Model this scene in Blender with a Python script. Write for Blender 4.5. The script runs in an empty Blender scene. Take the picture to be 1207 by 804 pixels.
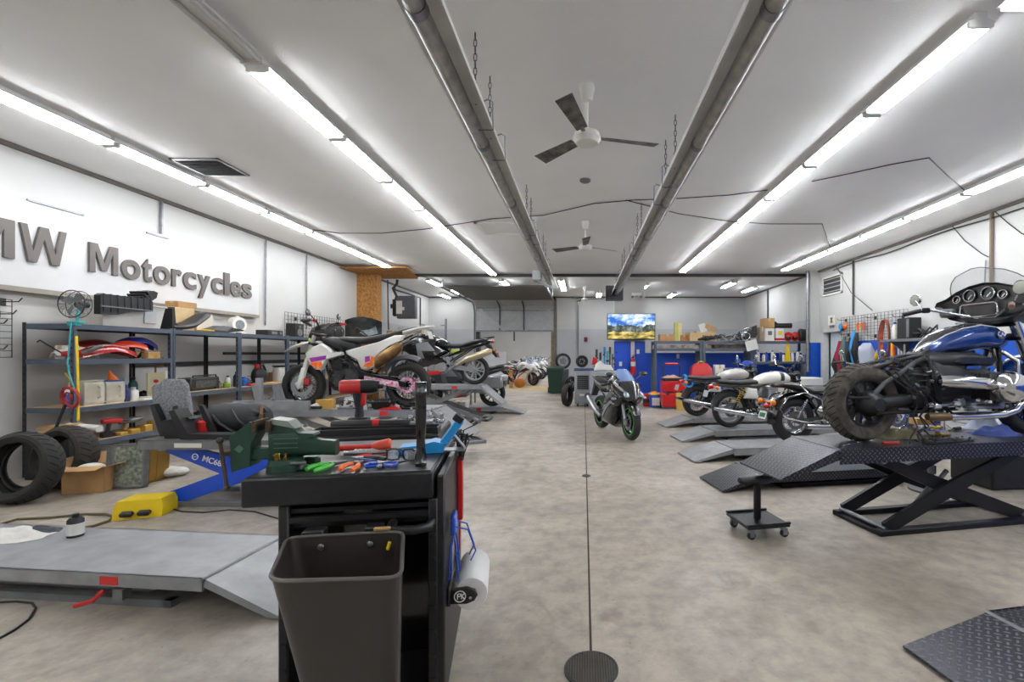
import bpy, bmesh, math, random
from mathutils import Vector, Matrix, Euler
PI = math.pi
rnd = random.Random(7)
C = bpy.context.scene.collection
F, CX, CY, H = 540.0, 688.0, 417.0, 1.42      # focal length in px, vanishing point, eye height

def at(px, py, Y):                            # a pixel at depth Y -> a world point
    return ((px-CX)*Y/F, Y, H-(py-CY)*Y/F)
def flo(px, py, z=0.0):                       # a pixel on a level of height z
    Y = (H-z)*F/(py-CY)
    return ((px-CX)*Y/F, Y, z)

class MB:
    """collects shapes for ONE mesh"""
    def __init__(s): s.v = []; s.f = []; s.sm = []; s.mi = []; s.cur = 0
    def add(s, vs, fs, smooth=False):
        o = len(s.v); s.v += [tuple(v) for v in vs]
        for f in fs: s.f.append([i+o for i in f]); s.sm.append(smooth); s.mi.append(s.cur)
        return s
    def m(s, i): s.cur = i; return s
    def box(s, c, d, r=None, bev=0.0):
        hx, hy, hz = d[0]/2, d[1]/2, d[2]/2
        b = min(bev, hx*.9, hy*.9, hz*.9)
        R = None
        if r is not None:
            R = Matrix.Rotation(r, 3, 'Z') if isinstance(r, (int, float)) else Euler(r).to_matrix()
        if b <= 0:
            vs = [(x*hx, y*hy, z*hz) for x in (-1, 1) for y in (-1, 1) for z in (-1, 1)]
            fs = [(0,1,3,2), (4,6,7,5), (0,4,5,1), (2,3,7,6), (0,2,6,4), (1,5,7,3)]
        else:
            vs = []; idx = {}
            for x in (-1, 1):
                for y in (-1, 1):
                    for z in (-1, 1):
                        for a in range(3):
                            p = [x*(hx-b), y*(hy-b), z*(hz-b)]
                            p[a] = (x*hx, y*hy, z*hz)[a]
                            idx[(x, y, z, a)] = len(vs); vs.append(p)
            fs = []
            for a in range(3):
                o1, o2 = [k for k in range(3) if k != a]
                for sg in (-1, 1):
                    loop = []
                    for (p, q) in ((-1,-1), (1,-1), (1,1), (-1,1)):
                        k = [0, 0, 0]; k[a] = sg; k[o1] = p; k[o2] = q
                        loop.append(idx[(k[0], k[1], k[2], a)])
                    fs.append(loop)
            for a in range(3):
                o1, o2 = [k for k in range(3) if k != a]
                for p in (-1, 1):
                    for q in (-1, 1):
                        k0 = [0,0,0]; k0[o1] = p; k0[o2] = q; k1 = list(k0); k0[a] = -1; k1[a] = 1
                        fs.append([idx[(*k0, o1)], idx[(*k1, o1)], idx[(*k1, o2)], idx[(*k0, o2)]])
            for x in (-1, 1):
                for y in (-1, 1):
                    for z in (-1, 1):
                        fs.append([idx[(x, y, z, 0)], idx[(x, y, z, 1)], idx[(x, y, z, 2)]])
        out = []
        for v in vs:
            v = Vector(v)
            if R: v = R @ v
            out.append((v.x+c[0], v.y+c[1], v.z+c[2]))
        return s.add(out, fs)
    def bb(s, x0, x1, y0, y1, z0, z1, bev=0.0):
        return s.box(((x0+x1)/2, (y0+y1)/2, (z0+z1)/2), (abs(x1-x0), abs(y1-y0), abs(z1-z0)), None, bev)
    @staticmethod
    def _frame(d):
        d = Vector(d).normalized()
        u = Vector((0, 0, 1)) if abs(d.z) < .9 else Vector((1, 0, 0))
        a = d.cross(u).normalized(); b = d.cross(a).normalized()
        return a, b
    def cyl(s, a, b, r, r2=None, n=12, caps=True):
        if r2 is None: r2 = r
        a = Vector(a); b = Vector(b); u, w = s._frame(b-a)
        vs = []
        for c, rr in ((a, r), (b, r2)):
            for i in range(n):
                t = 2*PI*i/n; vs.append(c+u*math.cos(t)*rr+w*math.sin(t)*rr)
        s.add(vs, [(i, (i+1) % n, n+(i+1) % n, n+i) for i in range(n)], n > 6)
        if caps:
            s.add([vs[i] for i in range(n)], [list(range(n))]); s.add([vs[n+i] for i in range(n)], [list(range(n))[::-1]])
        return s
    def tube(s, pts, r, n=8, closed=False):
        pts = [Vector(p) for p in pts]; N = len(pts)
        rs = r if isinstance(r, (list, tuple)) else [r]*N
        vs = []; u = None
        for i, p in enumerate(pts):
            if closed: d = pts[(i+1) % N]-pts[i-1]
            else: d = pts[min(i+1, N-1)]-pts[max(i-1, 0)]
            if d.length < 1e-9: d = Vector((0, 0, 1))
            d.normalize()
            if u is None: u, w = s._frame(d)
            else:
                u = (u-d*u.dot(d))
                if u.length < 1e-6: u, w = s._frame(d)
                u.normalize(); w = d.cross(u)
            for k in range(n):
                t = 2*PI*k/n; vs.append(p+u*math.cos(t)*rs[i]+w*math.sin(t)*rs[i])
        fs = []
        for i in range(N if closed else N-1):
            j = (i+1) % N
            for k in range(n): fs.append((i*n+k, i*n+(k+1) % n, j*n+(k+1) % n, j*n+k))
        s.add(vs, fs, n > 4)
        if not closed:
            s.add(vs[:n], [list(range(n))]); s.add(vs[-n:], [list(range(n))])
        return s
    def lathe(s, prof, c=(0, 0, 0), axis=(0, 0, 1), n=24, closed=False, smooth=True):
        ax = Vector(axis).normalized(); u, w = s._frame(ax); c = Vector(c)
        vs = []
        for (h, r) in prof:
            for i in range(n):
                t = 2*PI*i/n; vs.append(c+ax*h+u*math.cos(t)*r+w*math.sin(t)*r)
        fs = []; M = len(prof)
        for j in range(M if closed else M-1):
            k = (j+1) % M
            for i in range(n): fs.append((j*n+i, j*n+(i+1) % n, k*n+(i+1) % n, k*n+i))
        return s.add(vs, fs, smooth)
    def torus(s, c, axis, R, r, n=24, m=8):
        return s.lathe([(r*math.sin(2*PI*k/m), R+r*math.cos(2*PI*k/m)) for k in range(m)], c, axis, n, True)
    def ell(s, c, r, rot=None, n=14, m=8):
        R = Euler(rot).to_matrix() if rot else None
        vs = []
        for j in range(m+1):
            ph = -PI/2+PI*j/m
            for i in range(n):
                t = 2*PI*i/n
                v = Vector((math.cos(ph)*math.cos(t)*r[0], math.cos(ph)*math.sin(t)*r[1], math.sin(ph)*r[2]))
                if R: v = R @ v
                vs.append(v+Vector(c))
        return s.add(vs, [(j*n+i, j*n+(i+1) % n, (j+1)*n+(i+1) % n, (j+1)*n+i) for j in range(m) for i in range(n)], True)
    def loft(s, secs, smooth=True, caps=True):
        n = len(secs[0]); vs = [p for q in secs for p in q]
        s.add(vs, [(j*n+i, j*n+(i+1) % n, (j+1)*n+(i+1) % n, (j+1)*n+i) for j in range(len(secs)-1) for i in range(n)], smooth)
        if caps: s.add(secs[0], [list(range(n))]); s.add(secs[-1], [list(range(n))])
        return s
    def sx(s, secs, n=16, smooth=True):
        """loft along x: (x, z, halfwidth, halfheight[, power[, y]])"""
        L = []
        for q in secs:
            x, z, hw, hh = q[:4]; k = q[4] if len(q) > 4 else 2.4; y0 = q[5] if len(q) > 5 else 0
            lp = []
            for i in range(n):
                t = 2*PI*(i+.5)/n; ct, st = math.cos(t), math.sin(t)
                lp.append((x, y0+hw*math.copysign(abs(ct)**(2/k), ct), z+hh*math.copysign(abs(st)**(2/k), st)))
            L.append(lp)
        return s.loft(L, smooth)
    def prism(s, pts, a, b, axis='y'):
        def q(p, h):
            return {'y': (p[0], h, p[1]), 'x': (h, p[0], p[1]), 'z': (p[0], p[1], h)}[axis]
        n = len(pts); vs = [q(p, a) for p in pts]+[q(p, b) for p in pts]
        s.add(vs, [(i, (i+1) % n, n+(i+1) % n, n+i) for i in range(n)])
        s.add(vs[:n], [list(range(n))]); s.add(vs[n:], [list(range(n))[::-1]])
        return s
    def pillow(s, pts, a, b, inset=.15, axis='y', both=False):
        """outline at a, shrunk outline at b: a bevelled panel"""
        cx = sum(p[0] for p in pts)/len(pts); cz = sum(p[1] for p in pts)/len(pts)
        def q(p, h):
            return {'y': (p[0], h, p[1]), 'x': (h, p[0], p[1]), 'z': (p[0], p[1], h)}[axis]
        def sh(k): return [(cx+(p[0]-cx)*k, cz+(p[1]-cz)*k) for p in pts]
        n = len(pts); rings = [(1, a), (1, a+(b-a)*.45), (1-inset*.4, a+(b-a)*.85), (1-inset, b)]
        vs = []
        for k, h in rings: vs += [q(p, h) for p in sh(k)]
        s.add(vs, [(j*n+i, j*n+(i+1) % n, (j+1)*n+(i+1) % n, (j+1)*n+i) for j in range(3) for i in range(n)], True)
        s.add([q(p, a) for p in pts], [list(range(n))]); s.add([q(p, b) for p in sh(1-inset)], [list(range(n))[::-1]], True)
        return s
    def mirror_y(s):
        o = len(s.v); s.v += [(x, -y, z) for x, y, z in s.v]
        for f, m, k in list(zip(s.f, s.sm, s.mi)): s.f.append([i+o for i in f][::-1]); s.sm.append(m); s.mi.append(k)
        return s
    def xf(s, M):
        s.v = [tuple(M @ Vector(v)) for v in s.v]; return s
    def join(s, o, M=None):
        k = len(s.v); s.v += [tuple(M @ Vector(v)) for v in o.v] if M else o.v
        s.f += [[i+k for i in f] for f in o.f]; s.sm += o.sm; s.mi += o.mi
        return s
    def mesh(s, name, mats):
        me = bpy.data.meshes.new(name)
        me.from_pydata([tuple(v) for v in s.v], [], s.f)
        me.polygons.foreach_set('use_smooth', s.sm)
        me.polygons.foreach_set('material_index', s.mi)
        bm = bmesh.new(); bm.from_mesh(me); bmesh.ops.remove_doubles(bm, verts=bm.verts, dist=1e-5)
        bmesh.ops.recalc_face_normals(bm, faces=bm.faces); bm.to_mesh(me); bm.free()
        for m in (mats if isinstance(mats, (list, tuple)) else [mats]): me.materials.append(m)
        me.set_sharp_from_angle(angle=math.radians(38))
        me.update(); return me

SPLIT = {'linkage','valve_block','hook','top_bracket','latch','end_socket','pipe_clamp','belly_cover','fork_boot','turn_signal','fork_guard','hand_guard','shelf','footpeg','headlight','scissor_rail','caster_wheel','gauge','hanger','flap'}
def islands(mb):
    key = {}; par = []
    vid = []
    for v in mb.v:
        k = (round(v[0], 5), round(v[1], 5), round(v[2], 5))
        if k not in key: key[k] = len(par); par.append(len(par))
        vid.append(key[k])
    def find(a):
        while par[a] != a: par[a] = par[par[a]]; a = par[a]
        return a
    for f in mb.f:
        r = find(vid[f[0]])
        for i in f[1:]: par[find(vid[i])] = r
    out = {}
    for f, s_, m_ in zip(mb.f, mb.sm, mb.mi):
        r = find(vid[f[0]]); q = out.setdefault(r, (MB(), {}))
        nf = []
        for i in f:
            if i not in q[1]: q[1][i] = len(q[0].v); q[0].v.append(mb.v[i])
            nf.append(q[1][i])
        q[0].f.append(nf); q[0].sm.append(s_); q[0].mi.append(m_)
    return [q[0] for q in out.values()]
def obj(name, mb, mat, parent=None, loc=None, rz=0, label=None):
    if name in SPLIT and parent is not None:
        isl = islands(mb)
        if 1 < len(isl) <= 40:
            for q in isl[1:]: obj1(name, q, mat, parent, loc, rz, label)
            mb = isl[0]
    return obj1(name, mb, mat, parent, loc, rz, label)
def obj1(name, mb, mat, parent=None, loc=None, rz=0, label=None):
    o = bpy.data.objects.new(name, mb.mesh(name, mat)); C.objects.link(o)
    if parent is not None: o.parent = parent
    if loc is not None: o.location = loc
    if rz: o.rotation_euler = (0, 0, rz)
    if label: o['label'] = label
    return o
LABELS = {}
def tag(o, label, cat, group=None):
    o['label'] = label; o['category'] = cat
    if group: o['group'] = group
    LABELS.setdefault(label, []).append(o.name)
    return o
def thing(name, label, cat, loc=(0, 0, 0), rz=0, group=None, rot=None):
    o = bpy.data.objects.new(name, None); C.objects.link(o)
    o.location = loc; o.rotation_euler = rot if rot else (0, 0, rz); o.empty_display_size = .05
    return tag(o, label, cat, group)
def solo(name, mb, mat, label, cat, loc=None, rz=0, group=None, rot=None):
    o = obj(name, mb, mat, None, loc, rz)
    if rot: o.rotation_euler = rot
    return tag(o, label, cat, group)
def struct(name, mb, mat, parent=None, **k):
    o = obj(name, mb, mat, parent, **k)
    if parent is None: o['kind'] = 'structure'
    return o
def dup(src, loc, rz, label, group=None, scale=None):
    r = src.copy(); C.objects.link(r); r.location = loc; r.rotation_euler = (0, 0, rz)
    if scale: r.scale = (scale,)*3 if isinstance(scale, (int, float)) else scale
    tag(r, label, src['category'], group)
    for ch in list(src.children):
        c = ch.copy(); C.objects.link(c); c.parent = r
        for g in ch.children:
            d = g.copy(); C.objects.link(d); d.parent = c
    return r

# ------------------------------------------------------------ materials
def lin(c):
    out = []
    for v in c[:3]:
        v = v/255.0; out.append(v/12.92 if v <= .04045 else ((v+.055)/1.055)**2.4)
    return (*out, 1)
MATS = {}
def mat(name, rgb, rough=.5, metal=0.0, var=.12, sc=6.0, bump=0.0, bsc=60.0, coat=0.0, rgb2=None, em=None, alpha=None, trans=0.0):
    if name in MATS: return MATS[name]
    m = bpy.data.materials.new(name); m.use_nodes = True; nt = m.node_tree; N = nt.nodes; L = nt.links
    b = N['Principled BSDF']; b.inputs['Roughness'].default_value = rough; b.inputs['Metallic'].default_value = metal
    b.inputs['Coat Weight'].default_value = coat; b.inputs['Coat Roughness'].default_value = .05
    tc = N.new('ShaderNodeTexCoord')
    c = lin(rgb)
    if rgb2 is None: c2 = tuple(v*(1-var) for v in c[:3])+(1,)
    else: c2 = lin(rgb2)
    nz = N.new('ShaderNodeTexNoise'); nz.inputs['Scale'].default_value = sc; nz.inputs['Detail'].default_value = 5
    L.new(tc.outputs['Object'], nz.inputs['Vector'])
    cr = N.new('ShaderNodeValToRGB'); cr.color_ramp.elements[0].position = .35; cr.color_ramp.elements[1].position = .65
    cr.color_ramp.elements[0].color = c2; cr.color_ramp.elements[1].color = c
    L.new(nz.outputs['Fac'], cr.inputs['Fac']); L.new(cr.outputs['Color'], b.inputs['Base Color'])
    if bump:
        n2 = N.new('ShaderNodeTexNoise'); n2.inputs['Scale'].default_value = bsc; n2.inputs['Detail'].default_value = 3
        L.new(tc.outputs['Object'], n2.inputs['Vector'])
        bp = N.new('ShaderNodeBump'); bp.inputs['Strength'].default_value = bump; bp.inputs['Distance'].default_value = .01
        L.new(n2.outputs['Fac'], bp.inputs['Height']); L.new(bp.outputs['Normal'], b.inputs['Normal'])
    if em:
        b.inputs['Emission Color'].default_value = lin(em[0]); b.inputs['Emission Strength'].default_value = em[1]
    if alpha is not None:
        b.inputs['Alpha'].default_value = alpha
    if trans: b.inputs['Transmission Weight'].default_value = trans; b.inputs['IOR'].default_value = 1.2
    MATS[name] = m; return m

K = mat('black_plastic', (30, 30, 32), .45, var=.2)
KG = mat('gloss_black', (16, 16, 18), .18, coat=.6)
KM = mat('black_metal', (34, 34, 36), .35, .6)
RUB = mat('rubber', (42, 41, 40), .75, bump=.3, bsc=90, var=.25, rgb2=(30, 29, 28))
CH = mat('chrome', (215, 215, 218), .12, 1.0, var=.05)
AL = mat('aluminium', (178, 180, 184), .35, .85, var=.15)
STL = mat('steel', (140, 142, 146), .4, .8, var=.25, sc=12)
IRON = mat('dark_steel', (78, 78, 80), .5, .7, var=.3, sc=14)
WH = mat('white_paint', (232, 232, 230), .4, var=.05)
WP = mat('white_plastic', (225, 224, 218), .45, var=.06)
RED = mat('red_paint', (196, 22, 22), .35, coat=.3)
REDP = mat('red_plastic', (205, 40, 34), .45)
DRED = mat('dark_red', (120, 18, 24), .4, coat=.3)
BLU = mat('blue_paint', (22, 72, 190), .35, coat=.3)
BLP = mat('blue_plastic', (30, 95, 190), .45)
CYB = mat('light_blue_plastic', (30, 140, 205), .4)
YEL = mat('yellow_plastic', (238, 205, 20), .45)
ORG = mat('orange_plastic', (240, 110, 20), .45)
GRN = mat('green_plastic', (70, 190, 60), .4)
DGR = mat('vise_green', (28, 66, 50), .4, var=.35, sc=18, coat=.2)
BRS = mat('brass', (178, 140, 70), .35, .9)
GRY = mat('grey_plastic', (110, 112, 116), .5)
LGR = mat('light_grey_plastic', (176, 178, 180), .5)
CARD = mat('cardboard', (186, 146, 98), .85, var=.15, sc=9)
CARD2 = mat('pale_cardboard', (206, 178, 134), .85, var=.12, sc=9)
WOOD = mat('raw_wood', (190, 154, 98), .7, rgb2=(160, 122, 72), sc=12)
LEA = mat('black_leather', (32, 31, 31), .5, bump=.25, bsc=140)
SMK = mat('smoke_screen', (120, 130, 135), .08, alpha=.28, var=0)
CLR = mat('clear_screen', (205, 215, 225), .06, alpha=.32, var=0)
LENS = mat('headlight_lens', (160, 168, 176), .1, .3, var=.3, sc=40)
RLEN = mat('red_lens', (190, 16, 20), .15, coat=.5)
OLEN = mat('amber_lens', (245, 130, 20), .15, coat=.5)
RAG = mat('cloth_white', (214, 212, 206), .9, bump=.4, bsc=40)
TEAL = mat('teal', (60, 170, 175), .4)
# ------------------------------------------------------------ the room
XL, XR, YF, YB, YM, ZC = -6.54, 6.82, -4.6, 19.3, 13.8, 3.82

def floor_mat():
    m = bpy.data.materials.new('concrete'); m.use_nodes = True; nt = m.node_tree; N = nt.nodes; L = nt.links
    b = N['Principled BSDF']; tc = N.new('ShaderNodeTexCoord')
    def noise(sc, det, rough=.6, dist=0):
        n = N.new('ShaderNodeTexNoise'); n.inputs['Scale'].default_value = sc; n.inputs['Detail'].default_value = det
        n.inputs['Roughness'].default_value = rough; n.inputs['Distortion'].default_value = dist
        L.new(tc.outputs['Object'], n.inputs['Vector']); return n.outputs['Fac']
    def ramp(f, stops):
        r = N.new('ShaderNodeValToRGB'); e = r.color_ramp.elements
        e[0].position, e[0].color = stops[0]; e[1].position, e[1].color = stops[-1]
        for p, c in stops[1:-1]: q = e.new(p); q.color = c
        L.new(f, r.inputs['Fac']); return r.outputs['Color']
    def mix(t, f, a, c):
        x = N.new('ShaderNodeMix'); x.data_type = 'RGBA'; x.blend_type = t
        if isinstance(f, float): x.inputs['Factor'].default_value = f
        else: L.new(f, x.inputs['Factor'])
        L.new(a, x.inputs['A']); L.new(c, x.inputs['B']); return x.outputs['Result']
    base = ramp(noise(.55, 6, .62, .4), [(.3, lin((140, 131, 120))), (.5, lin((170, 161, 148))), (.7, lin((194, 185, 172)))])
    fine = ramp(noise(7, 8, .7), [(.25, lin((168, 168, 168))), (.6, lin((255, 255, 255)))])
    c1 = mix('MULTIPLY', .75, base, fine)
    stain = ramp(noise(1.7, 4, .75, 1.2), [(.56, (0, 0, 0, 1)), (.72, (1, 1, 1, 1))])
    dk = N.new('ShaderNodeRGB'); dk.outputs[0].default_value = lin((118, 106, 92))
    sc_ = N.new('ShaderNodeMath'); sc_.operation = 'MULTIPLY'; sc_.inputs[1].default_value = .55
    L.new(stain, sc_.inputs[0])
    c2 = mix('MIX', sc_.outputs[0], c1, dk.outputs[0])
    sp = ramp(noise(38, 3, .5), [(.66, (0, 0, 0, 1)), (.72, (1, 1, 1, 1))])
    d2 = N.new('ShaderNodeRGB'); d2.outputs[0].default_value = lin((105, 96, 86))
    s2 = N.new('ShaderNodeMath'); s2.operation = 'MULTIPLY'; s2.inputs[1].default_value = .45; L.new(sp, s2.inputs[0])
    c3 = mix('MIX', s2.outputs[0], c2, d2.outputs[0])
    L.new(c3, b.inputs['Base Color'])
    rr = ramp(noise(1.3, 5), [(.35, (.34, .34, .34, 1)), (.7, (.62, .62, .62, 1))]); L.new(rr, b.inputs['Roughness'])
    bp = N.new('ShaderNodeBump'); bp.inputs['Strength'].default_value = .12; bp.inputs['Distance'].default_value = .01
    L.new(noise(25, 6), bp.inputs['Height']); L.new(bp.outputs['Normal'], b.inputs['Normal'])
    return m
CON = floor_mat()
WALL = mat('wall_white', (194, 194, 192), .7, var=.06, sc=1.2, bump=.1, bsc=30)
WGREY = mat('wall_grey_paint', (178, 180, 184), .6, var=.06, sc=1.5, bump=.1, bsc=30)
CEIL = mat('ceiling_paint', (236, 236, 235), .85, var=.05, sc=.8, bump=.3, bsc=120)
BLUW = mat('wall_blue_paint', (16, 82, 186), .5, var=.12, sc=2)
TRIM = mat('dark_trim', (92, 86, 80), .6)
OSB = mat('strand_board', (188, 136, 74), .8, rgb2=(140, 94, 44), sc=22)
PLY = mat('plywood_sheet', (206, 182, 134), .7, rgb2=(190, 164, 112), sc=2)

struct('floor', MB().bb(XL-.1, XR+.1, YF, YB, -.2, 0), CON)
struct('floor_far', MB().bb(-9.1, 4.1, YB, 38.2, -.2, 0), CON)
struct('ceiling', MB().bb(XL-.1, XR+.1, YF, YB+.2, ZC, ZC+.15), CEIL)
struct('ceiling_far', MB().bb(-9.1, 4.1, YB+.2, 38.2, ZC-.1, ZC+.05), CEIL)
def two_tone(name, x0, x1, y0, y1, z):
    struct(name, MB().bb(x0, x1, y0, y1, z, ZC), WALL); struct(name+'_dado', MB().bb(x0, x1, y0, y1, 0, z), WGREY)
struct('wall_left', MB().bb(XL-.15, XL, YF, YM, 0, ZC), WALL)
two_tone('wall_left_far', XL-.15, XL, YM, YB, 2.45)
# right wall with a doorway at y 12.0 .. 13.1
D0, D1, DZ = 12.0, 13.1, 2.08
struct('wall_right', MB().bb(XR, XR+.15, YF, D0, 1.74, ZC).bb(XR, XR+.15, D0, D1, DZ, ZC).bb(XR, XR+.15, D1, YM, 1.74, ZC), WALL)
struct('wall_right_dado', MB().bb(XR, XR+.15, YF, D0, 0, 1.74).bb(XR, XR+.15, D1, YM, 0, 1.74), BLUW)
two_tone('wall_right_far', XR, XR+.15, YM, YB, 2.45)
struct('wall_front', MB().bb(XL-.15, XR+.15, YF-.15, YF, 0, ZC), WALL)
# back wall with the garage opening
GX0, GX1, GZ = (563-CX)*YB/F, (653-CX)*YB/F, 3.62
struct('wall_back', MB().bb(XL-.15, GX0, YB, YB+.2, 2.45, ZC).bb(GX1, XR+.15, YB, YB+.2, 2.45, ZC).bb(GX0, GX1, YB, YB+.2, GZ, ZC), WALL)
struct('wall_back_dado', MB().bb(XL-.15, GX0, YB, YB+.2, 0, 2.45).bb(GX1, XR+.15, YB, YB+.2, 0, 2.45), WGREY)
struct('wall_far', MB().bb(-9.1, 4.1, 38, 38.2, 0, ZC), WALL)
struct('wall_far_left', MB().bb(-9.2, -9.0, YB+.2, 38, 0, ZC), WALL)
struct('wall_far_right', MB().bb(4.0, 4.2, YB+.2, 38, 0, ZC), WALL)
# garage jambs
JW = mat('jamb_wood', (140, 124, 92), .7, var=.3)
struct('trim_garage_left', MB().bb(GX0-.06, GX0+.1, YB-.06, YB+.22, 0, GZ+.1, .01), IRON)
struct('trim_garage_right', MB().bb(GX1-.12, GX1+.12, YB-.06, YB+.22, 0, GZ+.1, .01), JW)
struct('trim_garage_top', MB().bb(GX0-.06, GX1+.1, YB-.06, YB, GZ, GZ+.14, .01), IRON)
# beam and trims under the ceiling
struct('ceiling_beam', MB().bb(XL, XR, YM-.06, YM+.06, ZC-.08, ZC), IRON)
struct('trim_left', MB().bb(XL, XL+.05, YF, YB, ZC-.05, ZC), TRIM)
struct('trim_right', MB().bb(XR-.05, XR, YF, YB, ZC-.05, ZC), TRIM)
struct('trim_back', MB().bb(XL, XR, YB-.05, YB, ZC-.05, ZC), TRIM)
# column with television, strand board pier, right pier
CX0, CX1 = (725-CX)*14.5/F, (761-CX)*14.5/F
struct('column', MB().bb(CX0, CX1, 14.7, 15.3, 0, ZC), WALL)
struct('wall_pier_left', MB().bb(XL, -5.96, 13.2, 13.5, 0, ZC), OSB)
struct('wall_pier_right', MB().bb(6.55, XR, 13.25, 13.5, 1.74, ZC), WALL)
struct('wall_pier_right_dado', MB().bb(6.55, XR, 13.25, 13.5, 0, 1.74), BLUW)
solo('ceiling_board', MB().prism([(-5.96, 12.2), (-4.7, 12.2), (-5.05, 14.0), (-6.5, 14.0), (-6.5, 12.2)], ZC-.11, ZC-.085, 'z'), OSB,
     'brown strand board sheet fixed flat under the ceiling above the wooden pier', 'board')
# door in the right wall
d = struct('door_1', MB().bb(XR+.2, XR+.25, D0+.08, D1-.06, 0.01, DZ-.06, .01), mat('door_paint', (206, 220, 228), .4))
MBh = MB().cyl((XR+.2, D0+.16, 1.0), (XR+.13, D0+.16, 1.0), .022).cyl((XR+.13, D0+.16, 1.0), (XR+.13, D0+.28, 1.0), .012)
obj('handle', MBh, STL, d)
struct('door_frame', MB().bb(XR-.03, XR+.16, D0-.02, D0+.06, 0, DZ).bb(XR-.03, XR+.16, D1-.06, D1+.02, 0, DZ).bb(XR-.03, XR+.16, D0-.02, D1+.02, DZ-.06, DZ+.03), mat('door_frame_paint', (196, 198, 198), .5))
struct('wall_behind_door', MB().bb(XR+1.2, XR+1.3, D0-1, D1+1, 0, 2.6).bb(XR+.15, XR+1.3, D0-1, D0-.9, 0, 2.6).bb(XR+.15, XR+1.3, D1+.9, D1+1, 0, 2.6).bb(XR+.15, XR+1.3, D0-1, D1+1, 2.5, 2.6).bb(XR+.1, XR+1.3, D0-1, D1+1, -.1, 0), WALL)

# groove and drains in the floor
struct('floor_joint', MB().bb(.028, .040, 2.19, YB, -.001, .0015), mat('joint_filler', (58, 52, 46), .8))
def drain(name, x, y, r, label):
    t = thing(name, label, 'floor drain', (x, y, 0))
    obj('rim', MB().lathe([(0, r), (.006, r), (.006, r*.9), (0, r*.9)], n=40), IRON, t)
    g = MB().lathe([(.001, 0.0001), (.001, r*.9)], n=40)
    obj('sump', g, KG, t)
    gr = MB()
    n = 9
    for i in range(-n, n+1):
        a = r*.9*i/(n+.5); h = math.sqrt(max(r*r*.81-a*a, 0))
        gr.bb(a-r*.018, a+r*.018, -h, h, .001, .006); gr.bb(-h, h, a-r*.018, a+r*.018, .001, .006)
    obj('grate', gr, mat('grate_iron',(110,106,100),.5,.4), t)
drain('floor_drain', .034, 2.06, .122, 'large round cast iron grate at the near end of the floor joint')
drain('floor_drain', .03, 5.32, .05, 'small round drain cover halfway along the floor joint')
drain('floor_drain', .03, 15.0, .07, 'small round drain cover at the far end of the floor joint')

# wall conduits, wires
def conduit(pts, r, label, m=None):
    solo('conduit', MB().tube(pts, r, 6), m or STL, label, 'conduit')
yl = lambda px: -XL*F/(CX-px)
yr = lambda px: XR*F/(px-CX)
conduit([(XL+.03, yl(188), ZC-.05), (XL+.03, yl(188), 3.27)], .022, 'thin vertical pipe on the left wall ending above the long sign')
conduit([(XL+.03, yl(312), ZC-.05), (XL+.03, yl(311), 2.0)], .015, 'thin vertical pipe on the left wall just beyond the end of the sign')
conduit([(XL+.03, yl(360), ZC-.05), (XL+.03, yl(360), 2.0)], .015, 'thin vertical pipe on the left wall above the wire grid rack')
conduit([(XR-.03, yr(1171), ZC-.05), (XR-.03, yr(1170), 1.9)], .028, 'brown vertical pipe on the right wall behind the blue motorcycle windscreen', mat('brown_pipe', (120, 104, 84), .5))
conduit([(XR-.03, yr(1164), 3.0), (XR-.03, yr(1162), 2.4), (XR-.03, yr(1160), 1.9)], .010, 'thin cable beside the brown vertical pipe on the right wall')
conduit([(XR-.03, yr(1007), ZC-.05), (XR-.03, yr(1007), 2.4)], .022, 'thin dark pipe on the right wall above the wire grid', IRON)
conduit([(6.45, 13.2, ZC-.02), (6.45, 13.2, 2.3), (6.45, 13.2, .9)], .045, 'thick vertical pipe standing before the right hand pier')
conduit([(XR-.03, yr(906), ZC-.05), (XR-.03, yr(906), 2.6)], .03, 'dark vertical pipe on the right wall above the stacked boxes', IRON)
conduit([((681.5-CX)*19.2/F, 19.2, ZC-.05), ((681.5-CX)*19.2/F, 19.2, 1.2)], .035, 'vertical pipe on the back wall left of the television')
conduit([(XL+.05, yl(463), ZC-.1), (XL+.05, yl(464), ZC-.2), (XL+.05, 16.8, ZC-.18), (XL+.05, 18.2, ZC-.18), (XL+.05, 18.2, 1.7)], .03, 'angled dark pipe on the far left wall beyond the grey panel', IRON)
WIRE = mat('wire_black', (40, 38, 38), .6)
def wire(pts, label, r=.008, m=None):
    solo('hanging_wire', MB().tube(pts, r, 5), m or WIRE, label, 'wire')
def wc(px, py, dz=.02): # on the ceiling
    Y = (ZC-dz-H)*F/(CY-py); return ((px-CX)*Y/F, Y, ZC-dz)
wire([wc(*p) for p in ((362,270),(400,275),(450,275),(502,270),(580,258),(640,254),(700,240),(745,236),(800,234),(860,230),(905,224))], 'dark cable crossing the whole ceiling above both tube heaters')
wire([wc(*p) for p in ((957,214),(1000,205),(1050,194),(1095,186),(1115,205),(1139,226))], 'dark cable on the ceiling between the two right hand light rows, nearer one')
wire([wc(*p) for p in ((738,236),(765,243),(800,252),(860,261),(905,264),(969,264),(978,290))], 'dark cable on the ceiling between the two right hand light rows, farther one')
wire([wc(978, 290)]+[(XR-.04, yr(q[0]), H+(CY-q[1])*yr(q[0])/F) for q in ((985,310),(1005,345),(1030,366))], 'thin wire running from the ceiling down the right wall to the wire grid')
wire([(XR-.04, yr(q[0]), H+(CY-q[1])*yr(q[0])/F) for q in ((1122,263),(1140,284),(1160,299),(1168,303))], 'slack thin wire looped on the right wall left of the brown pipe')
wire([(XR-.04, yr(q[0]), H+(CY-q[1])*yr(q[0])/F) for q in ((1172,246),(1190,262),(1207,275),(1230,285))], 'slack thin wire on the right wall right of the brown pipe')
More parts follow.
